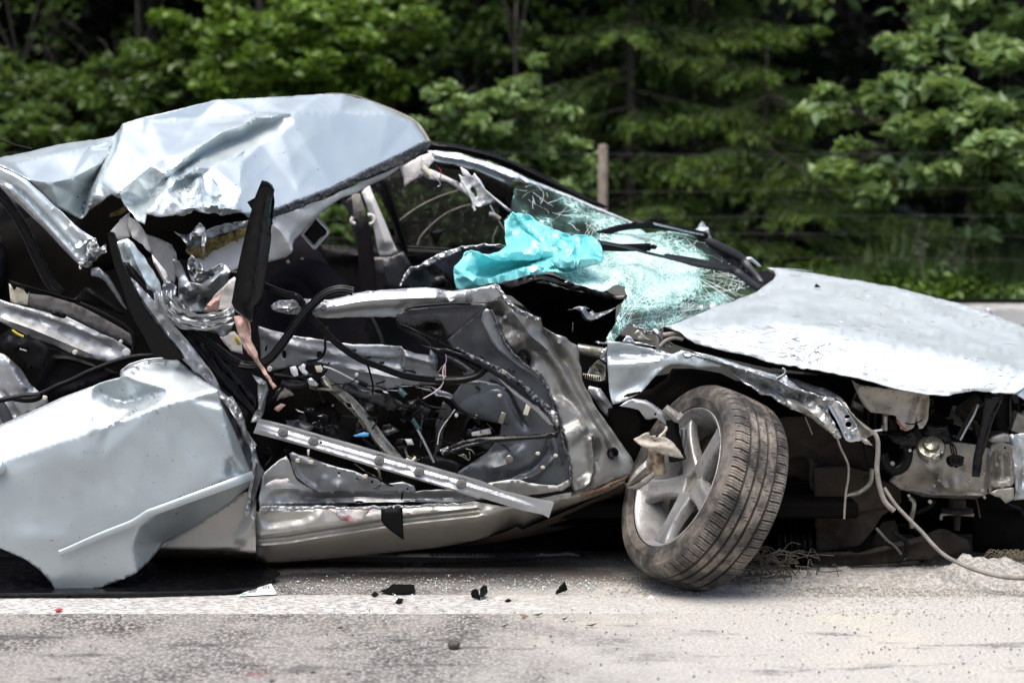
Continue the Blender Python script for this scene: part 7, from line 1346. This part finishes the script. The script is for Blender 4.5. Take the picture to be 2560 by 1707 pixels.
for px, py, lab in ((1310, 1546, 'curled dry leaf on the road below the upright shard'), (1345, 1542, 'darker dry leaf just right of the first curled leaf'), (1413, 1552, 'reddish dry leaf right of the two curled ones'), (1262, 1570, 'dry leaf scrap left of the curled leaves'), (1480, 1568, 'dry leaf scrap farthest right below the wheel')):
    c = G(px, py); a = rnd.uniform(0, 3); mb = MB(); L = .02; d_ = np.array([math.cos(a), math.sin(a) * .6, 0]); s_ = np.array([-d_[1], d_[0], 0]); mb.add([c - d_ * L + [0, 0, .008], c + s_ * L * .4 + [0, 0, .003], c + d_ * L + [0, 0, .014], c - s_ * L * .4 + [0, 0, .012], c + [0, 0, .004]], [(0, 1, 4), (1, 2, 4), (2, 3, 4), (3, 0, 4)])
    tag(mb.build('dry_leaf', M['bark'] if px % 2 else M['rust'], None), lab, 'leaf', 'dry leaves on the road')
# black trim strip lying under the wreck
o = panel('trim_strip', 'I 290,1180,.30 800,1168 1400,1175 1792,1178 K 250,1172 420,1175 560,1180 600,1170 705,1190,.28 700,1215 560,1205 450,1222 250,1240 0,1245 I 1200,1250 700,1240 290,1240', M['satin'], None, step=12, relief=[('r', 'I 300,1205 1000,1200 1792,1205 K 560,1195', 8, .012), ('n', .004, 60)], thick=.012)
tag(o, 'long black plastic trim strip lying on the road under the wreck', 'trim strip')
o.location.z = .02
# scattered glass, granules, twigs
def scatter(name, n, fx, size, mat, label, cat, seed):
    rs = np.random.default_rng(seed); c = fx(n, rs); n = len(c); base = np.array([[1, 0, 0], [-1, 0, 0], [0, 1, 0], [0, -1, 0], [0, 0, 1], [0, 0, -.6]], float)
    s = size * rs.uniform(.45, 1.4, n)[:, None, None]; v = base[None] * rs.uniform(.6, 1.2, (n, 6, 1)) * s; a = rs.uniform(0, 6.28, n); co, si = np.cos(a)[:, None], np.sin(a)[:, None]
    v = np.stack([v[..., 0] * co - v[..., 1] * si, v[..., 0] * si + v[..., 1] * co, v[..., 2] * .8], -1) + c[:, None]
    f = np.array([[0, 2, 4], [2, 1, 4], [1, 3, 4], [3, 0, 4], [2, 0, 5], [1, 2, 5], [3, 1, 5], [0, 3, 5]]); f = (np.arange(n)[:, None, None] * 6 + f[None]).reshape(-1, 3)
    return tag(link(name, mesh_np(name, v.reshape(-1, 3), f, False), mat), label, cat, kind='stuff')
def glass_xy(n, rs):
    px = rs.normal(1100, 420, n); py = np.where(rs.random(n) < .75, rs.normal(1465, 14, n), rs.uniform(1490, 1560, n)); m = (px > 60) & (px < 1750) & (py > 1440); return G(px[m], py[m]) + [0, 0, .006]
scatter('glass_crumbs', 1300, glass_xy, .0032, M['crumb'], 'pale crumbs of broken window glass on the road along the wreck', 'glass', 1)
def grit_xy(n, rs):
    px = rs.uniform(0, 2560, n); py = 1500 + 207 * rs.uniform(0, 1, n) ** .8; return G(px, py) + [0, 0, .004]
scatter('road_grit', 420, grit_xy, .0034, M['stone'], 'dark grit and specks of dirt scattered over the road', 'grit', 6)
def gran_xy(n, rs):
    x = rs.uniform(.2, 2.3, n); y = rs.normal(-.02, .16, n); k = (x - .2) / 1.2; m = rs.random(n) < np.clip(k, .1, 1); c = np.stack([x, y, np.full(n, .003)], 1)[m]; c[:, 2] += .014 * np.clip((c[:, 0] - .55) / .6, 0, 1) * np.exp(-((c[:, 1] - .10) / .11) ** 2) * rs.random(len(c)); return c
scatter('absorbent_granules', 16000, gran_xy, .0042, M['pebble'], 'pale oil absorbent granules heaped in front of the wheel and the front end', 'granules', 2)
xs, ys = np.meshgrid(np.linspace(.35, 2.6, 120), np.linspace(-.32, .55, 50)); zz = .004 + .016 * np.clip((xs - .5) / .6, 0, 1) * np.exp(-((ys - .13) / .13) ** 2) * (1 + .4 * fbm(xs * 9, ys * 9, 3)) + .07 * np.exp(-((xs - 1.48) / .16) ** 2 - ((ys - .06) / .09) ** 2) * (1 + .3 * fbm(xs * 22, ys * 22, 9)) + .008 * fbm(xs * 30, ys * 30, 8) * np.clip((xs - .5) / .3, 0, 1) - .03 * np.clip((np.abs(ys - .12) - .10) / .28, 0, 1) - .03 * np.clip((.75 - xs) / .3, 0, 1)
i = np.arange(49)[:, None] * 120 + np.arange(119)[None]
tag(link('absorbent_heap', mesh_np('absorbent_heap', np.stack([xs, ys, zz], -1).reshape(-1, 3), np.stack([i, i + 1, i + 121, i + 120], -1).reshape(-1, 4)), M['pebble']), kind='structure')
mb = MB(); rt = random.Random(5)
for k in range(110):
    px, py = rt.gauss(1920, 62), rt.uniform(1375, 1445); c = P(px, py, rt.uniform(.0, .12)); a = rt.uniform(0, 6.28); L = rt.uniform(.03, .13)
    p = [c, c + np.array([math.cos(a) * L * .5, rt.uniform(-.02, .02), rt.uniform(-.01, .03)]), c + np.array([math.cos(a) * L, rt.uniform(-.04, .02), rt.uniform(-.04, .03)])]; p = [np.array([q[0], q[1], max(q[2], .006)]) for q in p]
    mb.tube(catmull(p, 6), rt.uniform(.0008, .0022), sides=4)
for s in ('L 1000,1520,.0 1150,1510 1250,1525 1400,1505', 'L 1230,1450,-.02 1300,1490 1400,1510', 'L 1420,1440,.0 1520,1450 1620,1480 1750,1470', 'L 1180,1420,.0 1190,1480 1180,1530', 'L 1080,1440,.02 1150,1460 1170,1510'): mb.tube(wpts(s), .0022, sides=5)
o = mb.build('dry_twigs', M['twig'], None); tag(o, 'tangle of dry grass and twigs on the road right of the wheel', 'twigs', kind='stuff')
mb = MB()
for k in range(30):
    c = G(2540 + rt.gauss(0, 22), 1428) + [0, .05, .03]; a = rt.uniform(0, 6.28); L = rt.uniform(.03, .09); mb.tube(catmull([c, c + np.array([math.cos(a) * L * .6, 0, L * .4]), c + np.array([math.cos(a) * L, -.01, rt.uniform(-.02, .03)])], 6), .0013, sides=4)
tag(mb.build('straw_tuft', M['straw'], None), 'straw sticking out of the pale granules at the right edge', 'straw', kind='stuff')
